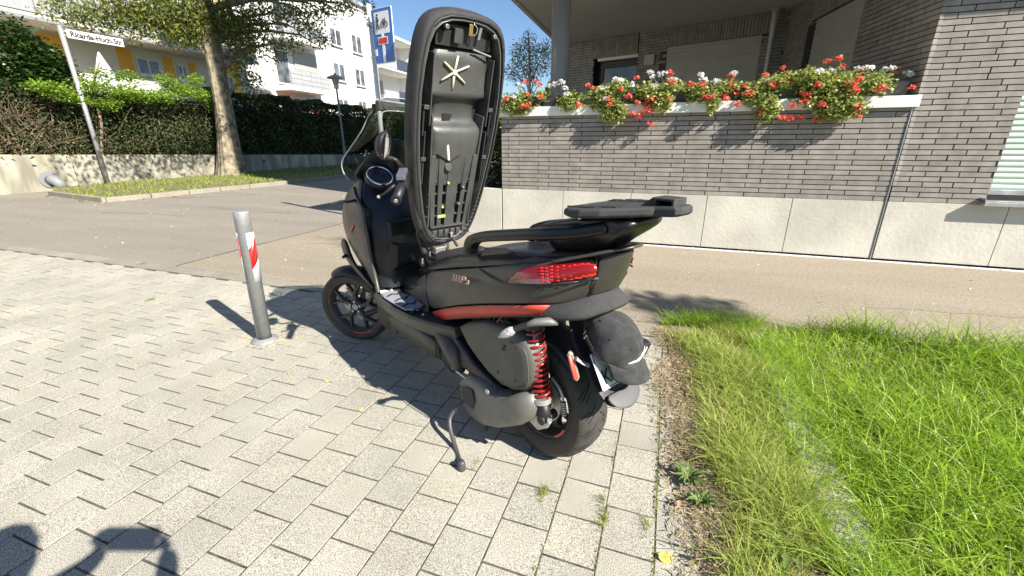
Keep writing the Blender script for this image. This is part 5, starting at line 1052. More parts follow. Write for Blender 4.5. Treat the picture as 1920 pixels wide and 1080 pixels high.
# top case plate
out2 = [(-.190,.06),(-.198,.11),(-.222,.155),(-.262,.182),(-.32,.188),(-.39,.165),(-.45,.120),(-.505,.080),(-.53,.058),(-.60,.052),(-.612,.035)]
ol = out2+[(x,-y) for x,y in reversed(out2)]
def pz(x): return 1.234+(-.215-x)*.085
def ringat(s, dz, c=(-.40,0)): return [(c[0]+(x-c[0])*s, y*s, pz(c[0]+(x-c[0])*s)+dz) for x,y in ol]
MB().loft([ringat(.94,.0), ringat(1.0,.008), ringat(1.0,.024), ringat(.97,.032), ringat(.80,.034), ringat(.79,.022)], cap=False).obj('top_case_plate', M_gtex, sc, smooth=False, bevel=.003)
pl2 = MB(); pl2.loft([ringat(.95,.002), ringat(.95,.016)]); pl2.obj('plate_tray', M_black, sc)
MB().loft([ringat(.82,.020), ringat(.82,.030), ringat(.74,.0335)]).obj('plate_skin', M_gtex, sc)
for s in (1,-1):
    for (xa, xb, ya, yb) in ((-.225,-.265,.095,.135),(-.282,-.350,.095,.143),(-.367,-.420,.085,.122)):
        q_ = [(xa,s*ya,pz(xa)+.0345),(xb,s*ya,pz(xb)+.0345),(xb-.006,s*yb,pz(xb)+.0345),(xa+.004,s*yb,pz(xa)+.0345)]
        MB().prism(q_, .0015, (0,0,1)).obj('slot_shade', M_letter, sc); MB().tube([V3(q_[3])+V3((0,0,.001)), V3(q_[2])+V3((0,0,.001))], .003, 6).obj('slot_lip', M_gtex, sc)  # black raised pieces stand in for the shade inside open slots
lz_ = pz(-.57)-.012; MB().box(-.585,-.505,-.040,.040,lz_+.02,lz_+.036).box(-.585,-.575,-.04,.04,lz_+.036,lz_+.062).box(-.520,-.505,-.04,.04,lz_+.036,lz_+.062).box(-.575,-.520,-.04,-.030,lz_+.036,lz_+.062).box(-.585,-.505,-.04,.04,lz_+.060,lz_+.069).obj('plate_latch', M_gtex, sc, bevel=.003)
MB().prism([(-.505,0.04,lz_+.028),(-.505,.04,lz_+.066),(-.455,.04,lz_+.03)], -.08, (0,1,0)).obj('latch_ramp', M_letter, sc)

# ---- indicators
ia, ib = V3((-0.206,0.2,0.823)), V3((-0.161,0.235,0.815)); ic = V3((-0.109,0.3,0.785)); idd = V3((-0.059,0.345,0.745))
m_ = MB(); m_.tube([V3((-0.224,0.17,0.813)), ia, ib, V3((-0.137,0.268,0.803))], [.012,.022,.019,.011], 12, flat=.8); i1 = both('indicator_stalk', m_, M_cvt, sc, smooth=True)
m_ = MB()
for k in range(5): q = V3((-0.137,0.268,0.803)).lerp(ic, k/5+.05); dq = (ic-ib).normalized(); m_.tube([q-dq*.004, q+dq*.004], .0135, 12)
m_.tube([V3((-0.137,0.268,0.803)), ic], .009, 10); both('indicator_boot', m_, M_black, sc)
m_ = MB(); m_.tube([ic, ic.lerp(idd,.2), ic.lerp(idd,.55), ic.lerp(idd,.85), idd], [.014,.020,.019,.010,.002], 12); both('indicator_lens', m_, M_clear, sc, smooth=True)

# ---- raised seat
S0 = V3((.68,0,1.52)); ST = V3((-.272,0,.962)); SN = V3((.962,0,.272))
def SP(y, h, d): return S0+V3((0,y,0))+ST*h+SN*d
# outline half widths along h
HW = [(-.605,.050),(-.590,.100),(-.55,.140),(-.49,.168),(-.40,.192),(-.25,.218),(-.10,.236),(.05,.245),(.20,.245),(.33,.235),(.42,.218),(.475,.195),(.506,.160),(.524,.110),(.530,.050)]
def outline(s=1.0, grow=0.0, bot=0.0):
    l = [(w+grow, h+(grow if h > .3 else (-grow if h < -.5 else 0))+(bot if h < -.5 else 0)) for h, w in HW]
    return [(w*s, h) for w, h in l]+[(-w*s, h) for w, h in reversed(l)]
def sring(s, grow, d, bend=0.0, bot=0.0): return [SP(y, h, d+bend*(h**2)) for y, h in outline(s, grow, bot)]
se = empty('seat', (0,0,0), 0, sc)
bn = .12
m_ = MB(); m_.loft([sring(1,-.010,.010), sring(1,-.004,-.003), sring(1,.006,-.004), sring(1,.015,.004), sring(1,.021,.022), sring(1,.023,.060), sring(1,.018,.095), sring(1,.000,.120), sring(.80,-.03,.135), sring(.4,-.12,.142)], cap=True)
m_.f = [f for f in m_.f if len(f) <= 4 or min(f) > 30]
m_.obj('seat_cover', M_vinyl, se, smooth=True, sub=1)
# top hump: thicker rider cushion end seen over the top edge
m_ = MB(); m_.tube(crs([SP(-.225,.35,.050),SP(-.205,.45,.05),SP(-.14,.520,.055),SP(0,.538,.06),SP(.14,.520,.055),SP(.205,.45,.05),SP(.222,.35,.050)],6), .020, 10); m_.obj('seat_piping', M_vinyl, se, smooth=True)
m_ = MB(); m_.loft([sring(1,-.008,.004), sring(1,-.015,-.001), sring(1,-.022,.008), sring(1,-.025,.050), sring(1,-.03,.080)], cap=False); m_.obj('seat_pan_rim', M_pan, se, smooth=True)
# black gasket
m_ = MB(); m_.tube([SP(y,h,-.004) for y,h in outline(1,-.004)]+[SP(*outline(1,-.004)[0],-.004)], .0042, 6, cap=False); m_.obj('seat_gasket', M_letter, se, smooth=True)
m_ = MB(); m_.tube([SP(y,h,.000) for y,h in outline(1,-.017)]+[SP(*outline(1,-.017)[0],.000)], .0030, 6, cap=False); m_.obj('rim_bead', mat('rim_bead_grey', (0.10,0.10,0.10), .3), se, smooth=True)
# pan floor (deep dark channel) and raised centre
def wlim(h):
    for (h0,w0),(h1,w1) in zip(HW[:-1],HW[1:]):
        if h0 <= h <= h1: return w0+(w1-w0)*(h-h0)/(h1-h0)
    return .05
fl2 = MB(); rows = []
for k in range(25):
    h = -.60+1.14*k/24; w = max(.02, wlim(h)-.022); rows.append([SP(w*t, h, .085) for t in (-1,-.6,-.3,0,.3,.6,1)])
fl2.grid(rows); fl2.obj('pan_floor', M_letter, se)
def hv(v): return PN(840,v,.03)[1]
prof = [(.395,.060,.150),(.380,.034,.150),(.34,.032,.160),(.29,.036,.172),(.24,.034,.178),(.205,.028,.180),(.188,.025,.176),(.172,.045,.145),(.13,.060,.125),(.085,.062,.125),(.062,.056,.140),(.048,.030,.158),(.034,.010,.155),(.01,.001,.148),(-.05,-.001,.142),(-.10,.003,.140),(-.20,.008,.140),(-.26,.010,.138)]
rows = []
for h, d, w in prof: rows.append([SP(w*t, h, d+.030*(abs(t)>.99)+.012*(abs(t)**3)) for t in (1,.985,.8,.5,.25,0,-.25,-.5,-.8,-.985,-1)])
MB().grid(rows).obj('pan_panel', M_pan, se, smooth=True)
# lower ribbed block: vertical bars, cross ribs
lowb = empty('ribbed_block', (0,0,0), 0, se)
def pbar(name, h0, h1, y0, y1, d0, d1, m=M_pan, par=None, y0b=None, y1b=None):
    y0b = y0 if y0b is None else y0b; y1b = y1 if y1b is None else y1b
    v = [SP(y0b,h0,d1),SP(y1b,h0,d1),SP(y1b,h0,d0),SP(y0b,h0,d0),SP(y0,h1,d1),SP(y1,h1,d1),SP(y1,h1,d0),SP(y0,h1,d0)]
    return mk(name, v, [(3,2,1,0),(4,5,6,7),(0,1,5,4),(1,2,6,5),(2,3,7,6),(3,0,4,7)], m, par or se, bevel=.002)
for (a0,a1) in ((-.150,-.118),(-.098,-.066),(-.038,.038),(.066,.098),(.118,.150)): pbar('pan_bar', -.505, -.10, a0, a1, .004, .05, y0b=a0*.80, y1b=a1*.80)
for h in (-.24,-.31,-.38,-.44): pbar('cross_rib', h-.004, h+.004, -.148, .148, .010, .05)
pbar('cross_rib', -.512, -.502, -.115, .115, .000, .05)
for k in range(6): pbar('edge_rib', -.570, -.530, -.10+.04*k-.0025, -.10+.04*k+.0025, .000, .04)
m_ = MB(); m_.grid([[SP(y,-.515,.02) for y in (-.13,-.07,0,.07,.13)],[SP(y*.95,-.545,.016) for y in (-.13,-.07,0,.07,.13)],[SP(y*.8,-.585+.015*abs(y)/.13,.004) for y in (-.13,-.07,0,.07,.13)]]); m_.obj('front_lip', M_pan, se, smooth=True, solid=.004)
pbar('side_wall', -.50, .10, .150, .160, .004, .08, y0b=.128, y1b=.138); pbar('side_wall', -.50, .10, -.160, -.150, .004, .08, y0b=-.138, y1b=-.128)
pbar('side_rib', .05, .37, .168, .174, .000, .08); pbar('side_rib', .05, .37, -.174, -.168, .000, .08)
pbar('side_rib', -.25, .02, .185, .190, .010, .08); pbar('side_rib', -.25, .02, -.190, -.185, .010, .08)
# hooks on both sides
for s in (1,-1):
    for h in (.07,-.18): pbar('side_hook', h-.07, h+.07, s*.196, s*.206, .010, .06, M_letter); pbar('hook_tip', h+.055, h+.075, s*.178, s*.206, .002, .012, M_pan)
# star of cream ribs
sy, sh = (0.039,0.294)
stx = [(0.027,0.367),(-0.041,0.328),(-0.027,0.25),(0.042,0.216),(0.109,0.254),(0.1,0.333)]
for (y,h) in stx: MB().tube([SP(sy,sh,.030), SP((sy+y)/2,(sh+h)/2,.028), SP(y,h,.028)], [.0075,.006,.0055], 8, flat=.8).obj('star_rib', M_cream, se, smooth=True)
MB().lathe([(0,-.008),(.012,-.006),(.012,.004),(0,.004)], 14, 'x', SP(sy,sh,.028)).obj('star_hub', M_cream, se)
# square hole, its shade painted as a black raised patch
q = [(0.066,0.099),(0.011,0.098),(0.023,0.059),(0.071,0.06)]
MB().prism([SP(y,h,.0565) for y,h in q], .004, SN).obj('hole_shade_patch', M_letter, se)
MB().prism([SP(y,h,.055) for y,h in (q[3],q[2],(0.022,0.053),(0.071,0.055))], .006, SN).obj('hole_edge', mat('rim_bead_grey', (0.10,0.10,0.10), .3), se)
# lower three-way slot with oval
oy, oh = (0.04,-0.159)
for (u_, v_), c in (((840,272),M_cream),((820,292),M_letter),((863,289),M_letter)): pass
for (p0,c) in (((0.056,-0.043),M_cream),((0.115,-0.091),M_letter),((-0.024,-0.095),M_letter)): MB().tube([SP(oy,oh+.03,.002), SP(p0[0],p0[1],.002)], .008, 8, flat=.5).obj('slot', c, se)
MB().lathe([(0,.0),(.021,.0),(.021,.010),(0,.010)], 20, 'x', SP(oy,oh,-.004)).obj('oval_boss', M_pan, se, bevel=.002)
for (p0) in ((0.03,-0.247),(0.053,-0.384)): MB().lathe([(0,.0),(.0075,.0),(.0075,.008),(0,.008)], 16, 'x', SP(p0[0],p0[1],-.002)).obj('yellow_hole', mat('olive_plug', (0.35,0.34,0.12), .4), se)
for (p0) in ((-0.058,-0.275),(-0.041,-0.372)):
    MB().lathe([(0,-.016),(.010,-.014),(.013,-.002),(.013,.012),(0,.012)], 18, 'x', SP(p0[0],p0[1],-.004)).obj('rubber_stop', M_letter, se, smooth=True)
    MB().lathe([(0,-.0185),(.0045,-.018),(.0045,-.014),(0,-.014)], 10, 'x', SP(p0[0],p0[1],-.004)).obj('stop_screw', M_castal, se)
p0 = (0.054,-0.442); pbar('green_sticker', p0[1]-.009, p0[1]+.009, p0[0]-.026, p0[0]+.026, .0005, .004, mat('green_sticker', (0.35,0.55,0.12), .5))
# latch group at the top
pbar('latch_cavity', .40, .490, -.155, .155, .030, .075, M_letter); a_ = (0.017,0.454); 
pbar('latch_box', a_[1]-.035, a_[1]+.025, a_[0]+.012, a_[0]+.055, .004, .03, M_gtex)
b_2 = (-0.012,0.48); pbar('brass_plate', b_2[1]-.024, b_2[1]+.024, b_2[0]-.012, b_2[0]+.010, .000, .006, M_brass)
MB().tube(crs([SP(b_2[0]-.010,b_2[1]+.028,.0),SP(b_2[0]-.026,b_2[1]+.012,-.010),SP(b_2[0]-.022,b_2[1]-.012,-.010),SP(b_2[0]-.010,b_2[1]-.020,-.002)],4), .0032, 8).obj('latch_loop', M_chrome, se, smooth=True)
b_2 = (-0.068,0.479); pbar('latch_lever', b_2[1]-.034, b_2[1]+.022, b_2[0]-.014, b_2[0]+.002, .006, .02, mat('dull_steel', (0.22,0.22,0.22), .5, metal=.5), None, b_2[0]-.004, b_2[0]+.010)
for p0 in ((0.125,0.476),(-0.145,0.469)):
    MB().lathe([(0,-.014),(.010,-.012),(.014,-.002),(.014,.02),(0,.02)], 20, 'x', SP(p0[0],p0[1],-.002)).obj('rubber_stop', M_black, se, smooth=True); MB().lathe([(.005,-.0145),(.009,-.0140),(.009,-.012),(.005,-.012)], 16, 'x', SP(p0[0],p0[1],-.002), close=True).obj('stop_ring', mat('dull_steel', (0.22,0.22,0.22), .5, metal=.5), se)
a_, b_2 = (-0.046,0.403), (-0.157,0.383); MB().tube([SP(a_[0],a_[1],.018),SP(b_2[0],b_2[1],.018)], .0042, 6).obj('bright_edge', M_castal, se)
# staples along the cover and wrinkled lower right cover
st = MB()
for s in (1,-1):
    for k in range(22):
        h = -.50+.036*k; w = wlim(h)-.002; p = SP(s*w,h,-.0075); q = SP(s*(w-.001),h+.012,-.0075); st.tube([p,q], .0008, 4)
tag(st.obj('staples', M_gtex, se), kind='stuff')
for k in range(12):
    h = -.58+.024*k; w = wlim(h)+.002; MB().tube([SP(-w+.030,h+.012,-.004), SP(-w-.002,h+.004,.004), SP(-w-.020,h-.012,.03)], [.003,.006,.004], 6).obj('cover_pleat', M_vinyl, se, smooth=True)
# cover skirt reaching the hinge on the left
MB().tube(crs([SP(.222,-.24,.03),SP(.205,-.38,.025),SP(.178,-.50,.015),V3((0.915,0.145,0.985)),V3((0.912,0.115,0.866))],5), [.014]*8+[.016]*13, 10, flat=1.0).obj('cover_skirt', M_vinyl, se, smooth=True)
# hinge
hg = empty('seat_hinge', (0,0,0), 0, sc)
for (u_,v_,y,r_) in ((811,440,.08,.008),(846,437,-.02,.008),(806,465,.09,.007),(835,448,.0,.006)): 
    p = V3((0.87,0.08,0.983)) if u_ == 811 else (V3((0.826,-0.02,0.986)) if u_ == 846 else (V3((0.894,0.09,0.901)) if u_ == 806 else V3((0.862,0.0,0.947))))
    MB().tube([p+V3((0,0,-.05)), p], [.006,.007], 8).lathe([(0,-.008),(.010,-.004),(.010,.004),(0,.008)], 10, 'z', p).obj('hinge_bolt', M_castal, hg)
for (a,b) in (((0.896,0.09,0.884),(0.843,0.08,0.963)),((0.833,-0.02,0.975),(0.795,-0.04,0.908)),((0.877,0.04,0.928),(0.818,-0.02,0.952)),((0.905,0.08,0.855),(0.851,0.03,0.883))): MB().tube([a,b], .009, 8).obj('hinge_link', M_letter, hg)
MB().obox((0.865,0.05,0.89), (1,0,0), (0,1,0), (0,0,1), .03,.035,.022).obj('hinge_block', mat('hinge_grey', (0.22,0.21,0.19), .5, metal=.4, bump=.3, bscale=90), hg, bevel=.006)
MB().prism([(0.813,0.06,0.895),(0.533,0.04,0.974),(0.449,0.1,0.959),(0.753,0.12,0.867)], .02, (0,0,-1)).obj('battery_lid', M_gtex, sc, bevel=.004)

# ---- centre tunnel, floorboards, leg shield
tn = MB(); tn.loft([[(x,w,zb),(x,w*.97,zt-.05),(x,w*.75,zt-.008),(x,w*.3,zt),(x,-w*.3,zt),(x,-w*.75,zt-.008),(x,-w*.97,zt-.05),(x,-w,zb)] for x,w,zt,zb in ((1.34,.13,.70,.45),(1.22,.14,.70,.46),(1.08,.15,.705,.46),(.95,.16,.745,.47),(.84,.175,.80,.48),(.70,.185,.86,.5),(.58,.19,.90,.5))]); tn.obj('centre_tunnel', M_bodyd, sc, smooth=True, sub=1)
# smooth grey fairing between seat panel and tunnel
m_ = MB(); m_.grid([[(0.801,0.17,0.793),(0.832,0.175,0.686),(0.815,0.183,0.62),(0.732,0.203,0.577)],[(0.915,0.15,0.727),(0.955,0.15,0.631),(0.95,0.165,0.577),(0.788,0.215,0.549)],[(1.089,0.13,0.627),(1.125,0.14,0.558),(1.068,0.165,0.529),(0.856,0.235,0.526)],[(1.259,0.125,0.563),(1.284,0.15,0.501),(1.192,0.18,0.5),(0.993,0.24,0.538)]]); both('knee_fairing', m_, M_body, sc, smooth=True, sub=2)
m_ = MB(); m_.loft([[(x,yo,z),(x,yo+.004,z-.02),(x,yo-.015,z-.09),(x,yo-.08,z-.13),(x,.1,z-.14),(x,.1,z-.01)] for x,yo,z in ((1.34,.27,.56),(1.25,.315,.575),(1.10,.33,.580),(.95,.33,.572),(.80,.31,.565),(.66,.27,.560),(.56,.235,.560),(.48,.21,.565))]); both('floorboard', m_, M_body, sc, bevel=.008)
fo = [(1.183,0.3,0.591),(1.168,0.22,0.591),(1.11,0.2,0.562),(0.997,0.18,0.496),(0.828,0.2,0.498),(0.777,0.26,0.498),(0.836,0.315,0.522),(0.993,0.322,0.525),(1.085,0.322,0.543)]
fo = [(x,y,.588-.012*(1.2-x)) for x,y,z in fo]
m_ = MB(); m_.prism(fo, .006, (0,0,1)); both('foot_insert', m_, M_footins, sc, bevel=.002)
for (a,b,c,d) in (((735,556),(729,566),(735,572),(733,580)),((747,562),(741,571),(747,577),(743,585)),((759,570),(752,579),(758,585),(754,592)),((771,578),(764,586),(770,592),(766,598)),((783,587),(775,594),(781,599),(776,604))):
    pass
for k in range(5):
    x = 1.20-.105*k; zt_ = .595-.012*(1.2-x); m_ = MB(); m_.tube([(x+.025,.20,zt_),(x-.01,.235,zt_),(x+.012,.265,zt_),(x-.012,.305,zt_)], [.006,.010,.010,.007], 6, flat=.35); both('rubber_strip', m_, M_letter, sc)
for (x,y) in ((1.12,.31),(.70,.27)): m_ = MB().lathe([(0,.598),(.006,.597),(.006,.59),(0,.59)],10,'z',(x,y,-.006)); both('insert_screw', m_, M_castal, sc)
m_ = MB(); m_.prism([(1.199,0.3,0.591),(1.207,0.21,0.578),(1.176,0.21,0.542),(1.088,0.32,0.548)], .012, (0,0,1)); both('metal_toe_plate', m_, mat('toe_plate_sheen', (0.80,0.79,0.76), .45, metal=.2), sc, bevel=.003)  # near-white base colour paints in the bright reflection on the plate
# black heel pocket behind floorboard
m_ = MB(); m_.prism([(1.181,0.16,0.487),(1.065,0.15,0.548),(0.903,0.16,0.554),(0.81,0.19,0.529),(0.829,0.2,0.491)], .01, (0,1,.3)); both('heel_pocket', m_, M_bodyd, sc, bevel=.003)
# leg shield inner face
ls = MB(); ls.grid([[(x+(.06 if abs(y) > .262 else 0),y*(1.05 if abs(y) > .262 else 1),z) for y,x,z in r_] for r_ in (
    [(.265,1.40,1.20),(.20,1.36,1.20),(.10,1.34,1.20),(0,1.33,1.20),(-.10,1.34,1.20),(-.20,1.36,1.20),(-.265,1.40,1.20)],
    [(.275,1.34,1.06),(.20,1.25,1.06),(.10,1.20,1.06),(0,1.19,1.06),(-.10,1.20,1.06),(-.20,1.25,1.06),(-.275,1.34,1.06)],
    [(.275,1.29,.92),(.20,1.18,.92),(.10,1.15,.92),(0,1.14,.92),(-.10,1.15,.92),(-.20,1.18,.92),(-.275,1.29,.92)],
    [(.27,1.28,.78),(.20,1.20,.78),(.10,1.19,.78),(0,1.12,.78),(-.10,1.19,.78),(-.20,1.20,.78),(-.27,1.28,.78)],
    [(.27,1.27,.66),(.20,1.26,.66),(.10,1.26,.66),(0,1.18,.66),(-.10,1.26,.66),(-.20,1.26,.66),(-.27,1.27,.66)],
    [(.28,1.24,.58),(.20,1.22,.58),(.10,1.22,.58),(0,1.18,.58),(-.10,1.22,.58),(-.20,1.22,.58),(-.28,1.24,.58)])])
ls.obj('leg_shield', M_bodyd, sc, smooth=True, solid=.006, sub=1)
m_ = MB(); m_.loft([[(1.20-.0,.21,1.04),(1.20,.02,1.045),(1.21,.02,.94),(1.19,.21,.935)],[(1.175,.20,1.03),(1.165,.03,1.035),(1.16,.03,.95),(1.165,.20,.945)]]); both('glovebox_door', m_, M_bodyd, sc, bevel=.006)
m_ = MB(); m_.loft([[(1.20,.20,.90),(1.19,.03,.90),(1.20,.03,.72),(1.23,.20,.70)],[(1.165,.17,.88),(1.15,.05,.88),(1.16,.05,.76),(1.19,.17,.74)]]); both('shield_bulge', m_, M_bodyd, sc, bevel=.008)
# ignition / fuel flap ring with bright key tab near hinge
p = V3((0.98,0.1,0.796)); MB().lathe([(.014,-.006),(.030,-.006),(.030,.006),(.014,.006)], 24, 'y', p, close=True).obj('key_ring_surround', M_letter, sc, smooth=True); MB().obox(V3((0.951,0.115,0.812)), (1,0,.2), (0,1,0), (-.2,0,1), .005,.004,.019).obj('key_tab', M_castal, sc, bevel=.003)
# outer fairing
def fring(z, xr, w, xm, wm, xn): return [(xr,w,z),(xr+.05,w+.012,z),((xr+xm)/2,(w+wm)/2+.012,z),(xm,wm,z),((xm+xn)/2+.03,wm*.72,z),(xn-.03,wm*.36,z),(xn,0,z),(xn-.03,-wm*.36,z),((xm+xn)/2+.03,-wm*.72,z),(xm,-wm,z),((xr+xm)/2,-(w+wm)/2-.012,z),(xr+.05,-w-.012,z),(xr,-w,z)]
m_ = MB(); m_.loft([fring(1.275,1.47,.200,1.60,.19,1.80), fring(1.20,1.42,.250,1.60,.255,1.92), fring(1.12,1.38,.280,1.62,.295,2.02), fring(1.03,1.35,.290,1.66,.310,2.10), fring(.92,1.31,.288,1.68,.305,2.14), fring(.80,1.30,.280,1.66,.285,2.14), fring(.70,1.29,.272,1.58,.26,2.08), fring(.60,1.28,.275,1.46,.24,1.98)], cap=False, closed=False)
m_.obj('front_fairing', M_body, sc, smooth=True, solid=-.006, sub=1)
m_ = MB(); m_.tube(crs([(1.514,0.262,1.215),(1.448,0.28,1.168),(1.337,0.292,1.101),(1.323,0.295,1.01),(1.31,0.292,0.91),(1.308,0.285,0.769),(1.27,0.285,0.634),(1.211,0.3,0.544)],4), [.010]*8+[.014]*30, 8); both('fairing_edge', m_, M_body, sc, smooth=True)
m_ = MB(); m_.tube(crs([(1.308,0.272,1.082),(1.401,0.262,0.96),(1.408,0.255,0.816),(1.349,0.26,0.646)],4), .004, 6); both('shield_seam', m_, M_letter, sc)
m_ = MB(); m_.tube(crs([(1.408,0.285,0.748),(1.322,0.29,0.767),(1.282,0.29,0.668),(1.242,0.3,0.55)],4), .005, 6); both('satin_strip', m_, mat('satin_edge', (0.25,0.25,0.25), .3, metal=.4), sc, smooth=True)
# dark fin below the cheek
m_ = MB(); m_.loft([[(1.778,0.3,0.871),(1.668,0.3,0.866),(1.71,0.27,0.831),(1.867,0.27,0.828)],[(1.819,0.315,0.796),(1.624,0.305,0.783),(1.69,0.27,0.742),(1.897,0.27,0.751)],[(1.731,0.32,0.711),(1.536,0.305,0.703),(1.597,0.27,0.667),(1.819,0.27,0.668)],[(1.549,0.315,0.64),(1.401,0.305,0.665),(1.463,0.27,0.621),(1.637,0.27,0.603)],[(1.319,0.305,0.589),(1.231,0.3,0.589),(1.308,0.27,0.554),(1.377,0.27,0.551)]]); both('air_fin', m_, M_bodyd, sc, smooth=True, sub=1)
m_ = MB(); m_.tube([(1.715,0.3,0.734),(1.667,0.34,0.735)], .012, 10); both('fin_peg', m_, M_letter, sc)
m_ = MB(); m_.prism([(1.535,0.318,0.941),(1.481,0.315,0.987),(1.456,0.315,0.98),(1.52,0.318,0.929)], .003, (0,1,0)); both('side_reflector', m_, M_red, sc)
# dark lower cover behind front wheel
MB().box(1.30,1.55,-.20,.20,.22,.60).obj('front_underbody', M_letter, sc, bevel=.03)
MB().box(.55,1.30,-.17,.17,.24,.50).obj('belly', M_letter, sc, bevel=.03)
m_ = MB(); m_.grid([[(1.175,0.27,0.435),(0.936,0.27,0.455),(0.747,0.26,0.451),(0.638,0.245,0.436)],[(1.206,0.24,0.333),(0.983,0.24,0.324),(0.761,0.235,0.317),(0.679,0.22,0.303)]]); both('lower_side_cover', m_, M_air, sc, smooth=True, solid=-.006)
m_ = MB(); m_.prism([(1.406,0.2,0.302),(1.187,0.2,0.327),(1.252,0.2,0.241),(1.4,0.2,0.18)], -.01, (0,1,0)); both('mud_flap', m_, M_letter, sc)

# ---- dashboard, dial, bars, mirrors
m_ = MB(); m_.grid([
 [(1.46,.200,1.285),(1.40,.14,1.30),(1.38,.07,1.31),(1.38,0,1.31),(1.38,-.07,1.31),(1.40,-.14,1.30),(1.46,-.200,1.285)],
 [(1.44,.235,1.225),(1.37,.16,1.235),(1.34,.08,1.24),(1.34,0,1.24),(1.34,-.08,1.24),(1.37,-.16,1.235),(1.44,-.235,1.225)],
 [(1.40,.262,1.17),(1.33,.18,1.16),(1.30,.09,1.16),(1.30,0,1.16),(1.30,-.09,1.16),(1.33,-.18,1.16),(1.40,-.262,1.17)],
 [(1.37,.272,1.10),(1.28,.18,1.09),(1.24,.09,1.09),(1.24,0,1.09),(1.24,-.09,1.09),(1.28,-.18,1.09),(1.37,-.272,1.10)]]); m_.obj('dashboard', M_bodyd, sc, smooth=True, sub=2, solid=.006)
# cowl between the instruments and the windscreen
ct = [(1.502,0.235,1.298),(1.412,0.195,1.413),(1.34,0.135,1.489),(1.275,0.055,1.544)]; cb = [(1.568,0.225,1.257),(1.535,0.165,1.238),(1.468,0.105,1.214),(1.397,0.045,1.209)]; cm = [V3(a).lerp(V3(b),.5)+V3((.03,0,.01)) for a,b in zip(ct,cb)]
fm = lambda l: [tuple(p) for p in l]+[(p[0],-p[1],p[2]) for p in reversed(l)]
MB().grid([fm([V3(p)+V3((.16,0,-.06)) for p in ct]), fm(ct), fm(cm), fm(cb)]).obj('instrument_cowl', M_bodyd, sc, smooth=True, sub=1, solid=.004)
dc = V3((1.345,0.155,1.292)); dn = V3((-.66,.05,.75)).normalized(); de = empty('speedometer', dc, 0, sc); de.rotation_mode = 'QUATERNION'; de.rotation_quaternion = dn.to_track_quat('Z','Y')
MB().lathe([(.072,-.012),(.080,-.010),(.082,.006),(.077,.012),(.072,.008)], 40, 'z', close=True).obj('chrome_ring', M_chrome, de, smooth=True)
MB().lathe([(0,-.008),(.072,-.008)], 40, 'z').obj('dial_face', mat('dial_blue', (0.012,0.02,0.045), .3), de)
for k in range(21):
    a = R(-40+260*k/20); MB().obox((.058*math.cos(a),.058*math.sin(a),-.006), (math.cos(a),math.sin(a),0), (-math.sin(a),math.cos(a),0), (0,0,1), .005 if k%2==0 else .003,.0006,.0006).obj('dial_tick', M_galv, de)
MB().obox((.012,.02,-.005), (.5,.86,0), (-.86,.5,0), (0,0,1), .03,.0013,.0008).obj('needle', M_signred, de)
MB().lathe([(.025,-.006),(.040,-.0058),(.0405,-.005),(.0245,-.005)], 30, 'z', close=True).obj('inner_ring', M_letter, de)
MB().lathe([(0,-.03),(.088,-.03),(.088,.0),(.082,.002)], 36, 'z').obj('dial_pod', M_letter, de, smooth=True)
MB().tube([(1.34,.02,1.30),(1.28,-.04,1.33),(1.24,-.12,1.34)], [.012,.012,.012], 8, flat=.6).obj('second_dial_trim', mat('satin_edge', (0.25,0.25,0.25), .3, metal=.4), sc, smooth=True)
hb0 = V3((.98,.0,1.33)); hbL = V3((0.629,0.4,1.237)); hbI = V3((0.7,0.335,1.282))
hb = empty('handlebar', (0,0,0), 0, sc)
MB().tube(crs([(1.36,-.34,1.26),(1.22,-.22,1.30),(1.05,-.03,1.28),(.86,.17,1.285),hbI,hbL],4), .010, 10).obj('bar', M_letter, hb, smooth=True)
MB().tube([hbI+(hbI-hbL)*.35, hbI, hbL], [.020,.022,.022], 16).obj('grip', M_black, hb, smooth=True)
dgl = (hbL-hbI).normalized(); MB().tube([hbL, hbL+dgl*.012], [.025,.024], 16).obj('bar_end', M_black, hb); MB().tube([hbL+dgl*.012, hbL+dgl*.015], [.010,.009], 10).obj('bar_end_screw', M_castal, hb)
MB().tube([(1.30,-.28,1.275),(1.40,-.40,1.245)], .022, 14).obj('grip', M_black, hb)
q = hbI+(hbI-hbL)*.55; MB().obox(q+V3((0,0,.01)), dgl, V3((0,0,1)).cross(dgl), (0,0,1), .035,.028,.030).obj('switch_block', M_black, hb, bevel=.008)
MB().obox(q+V3((-.01,.01,.038)), dgl, V3((0,0,1)).cross(dgl), (0,0,1), .040,.024,.012).obj('reservoir_lid', mat('lever_silver', (0.20,0.21,0.24), .3, metal=.6), hb, bevel=.004)
MB().tube(crs([q+V3((.03,.02,-.01)), V3((0.741,0.36,1.285)), V3((0.769,0.39,1.254)), V3((0.804,0.41,1.234))],4), [.008]*8+[.006]*8, 8).obj('brake_lever', M_letter, hb, smooth=True); MB().lathe([(0,-.010),(.010,-.004),(.010,.004),(0,.010)],12,'z',(0.804,0.41,1.234)).obj('lever_ball', M_castal, hb, smooth=True)
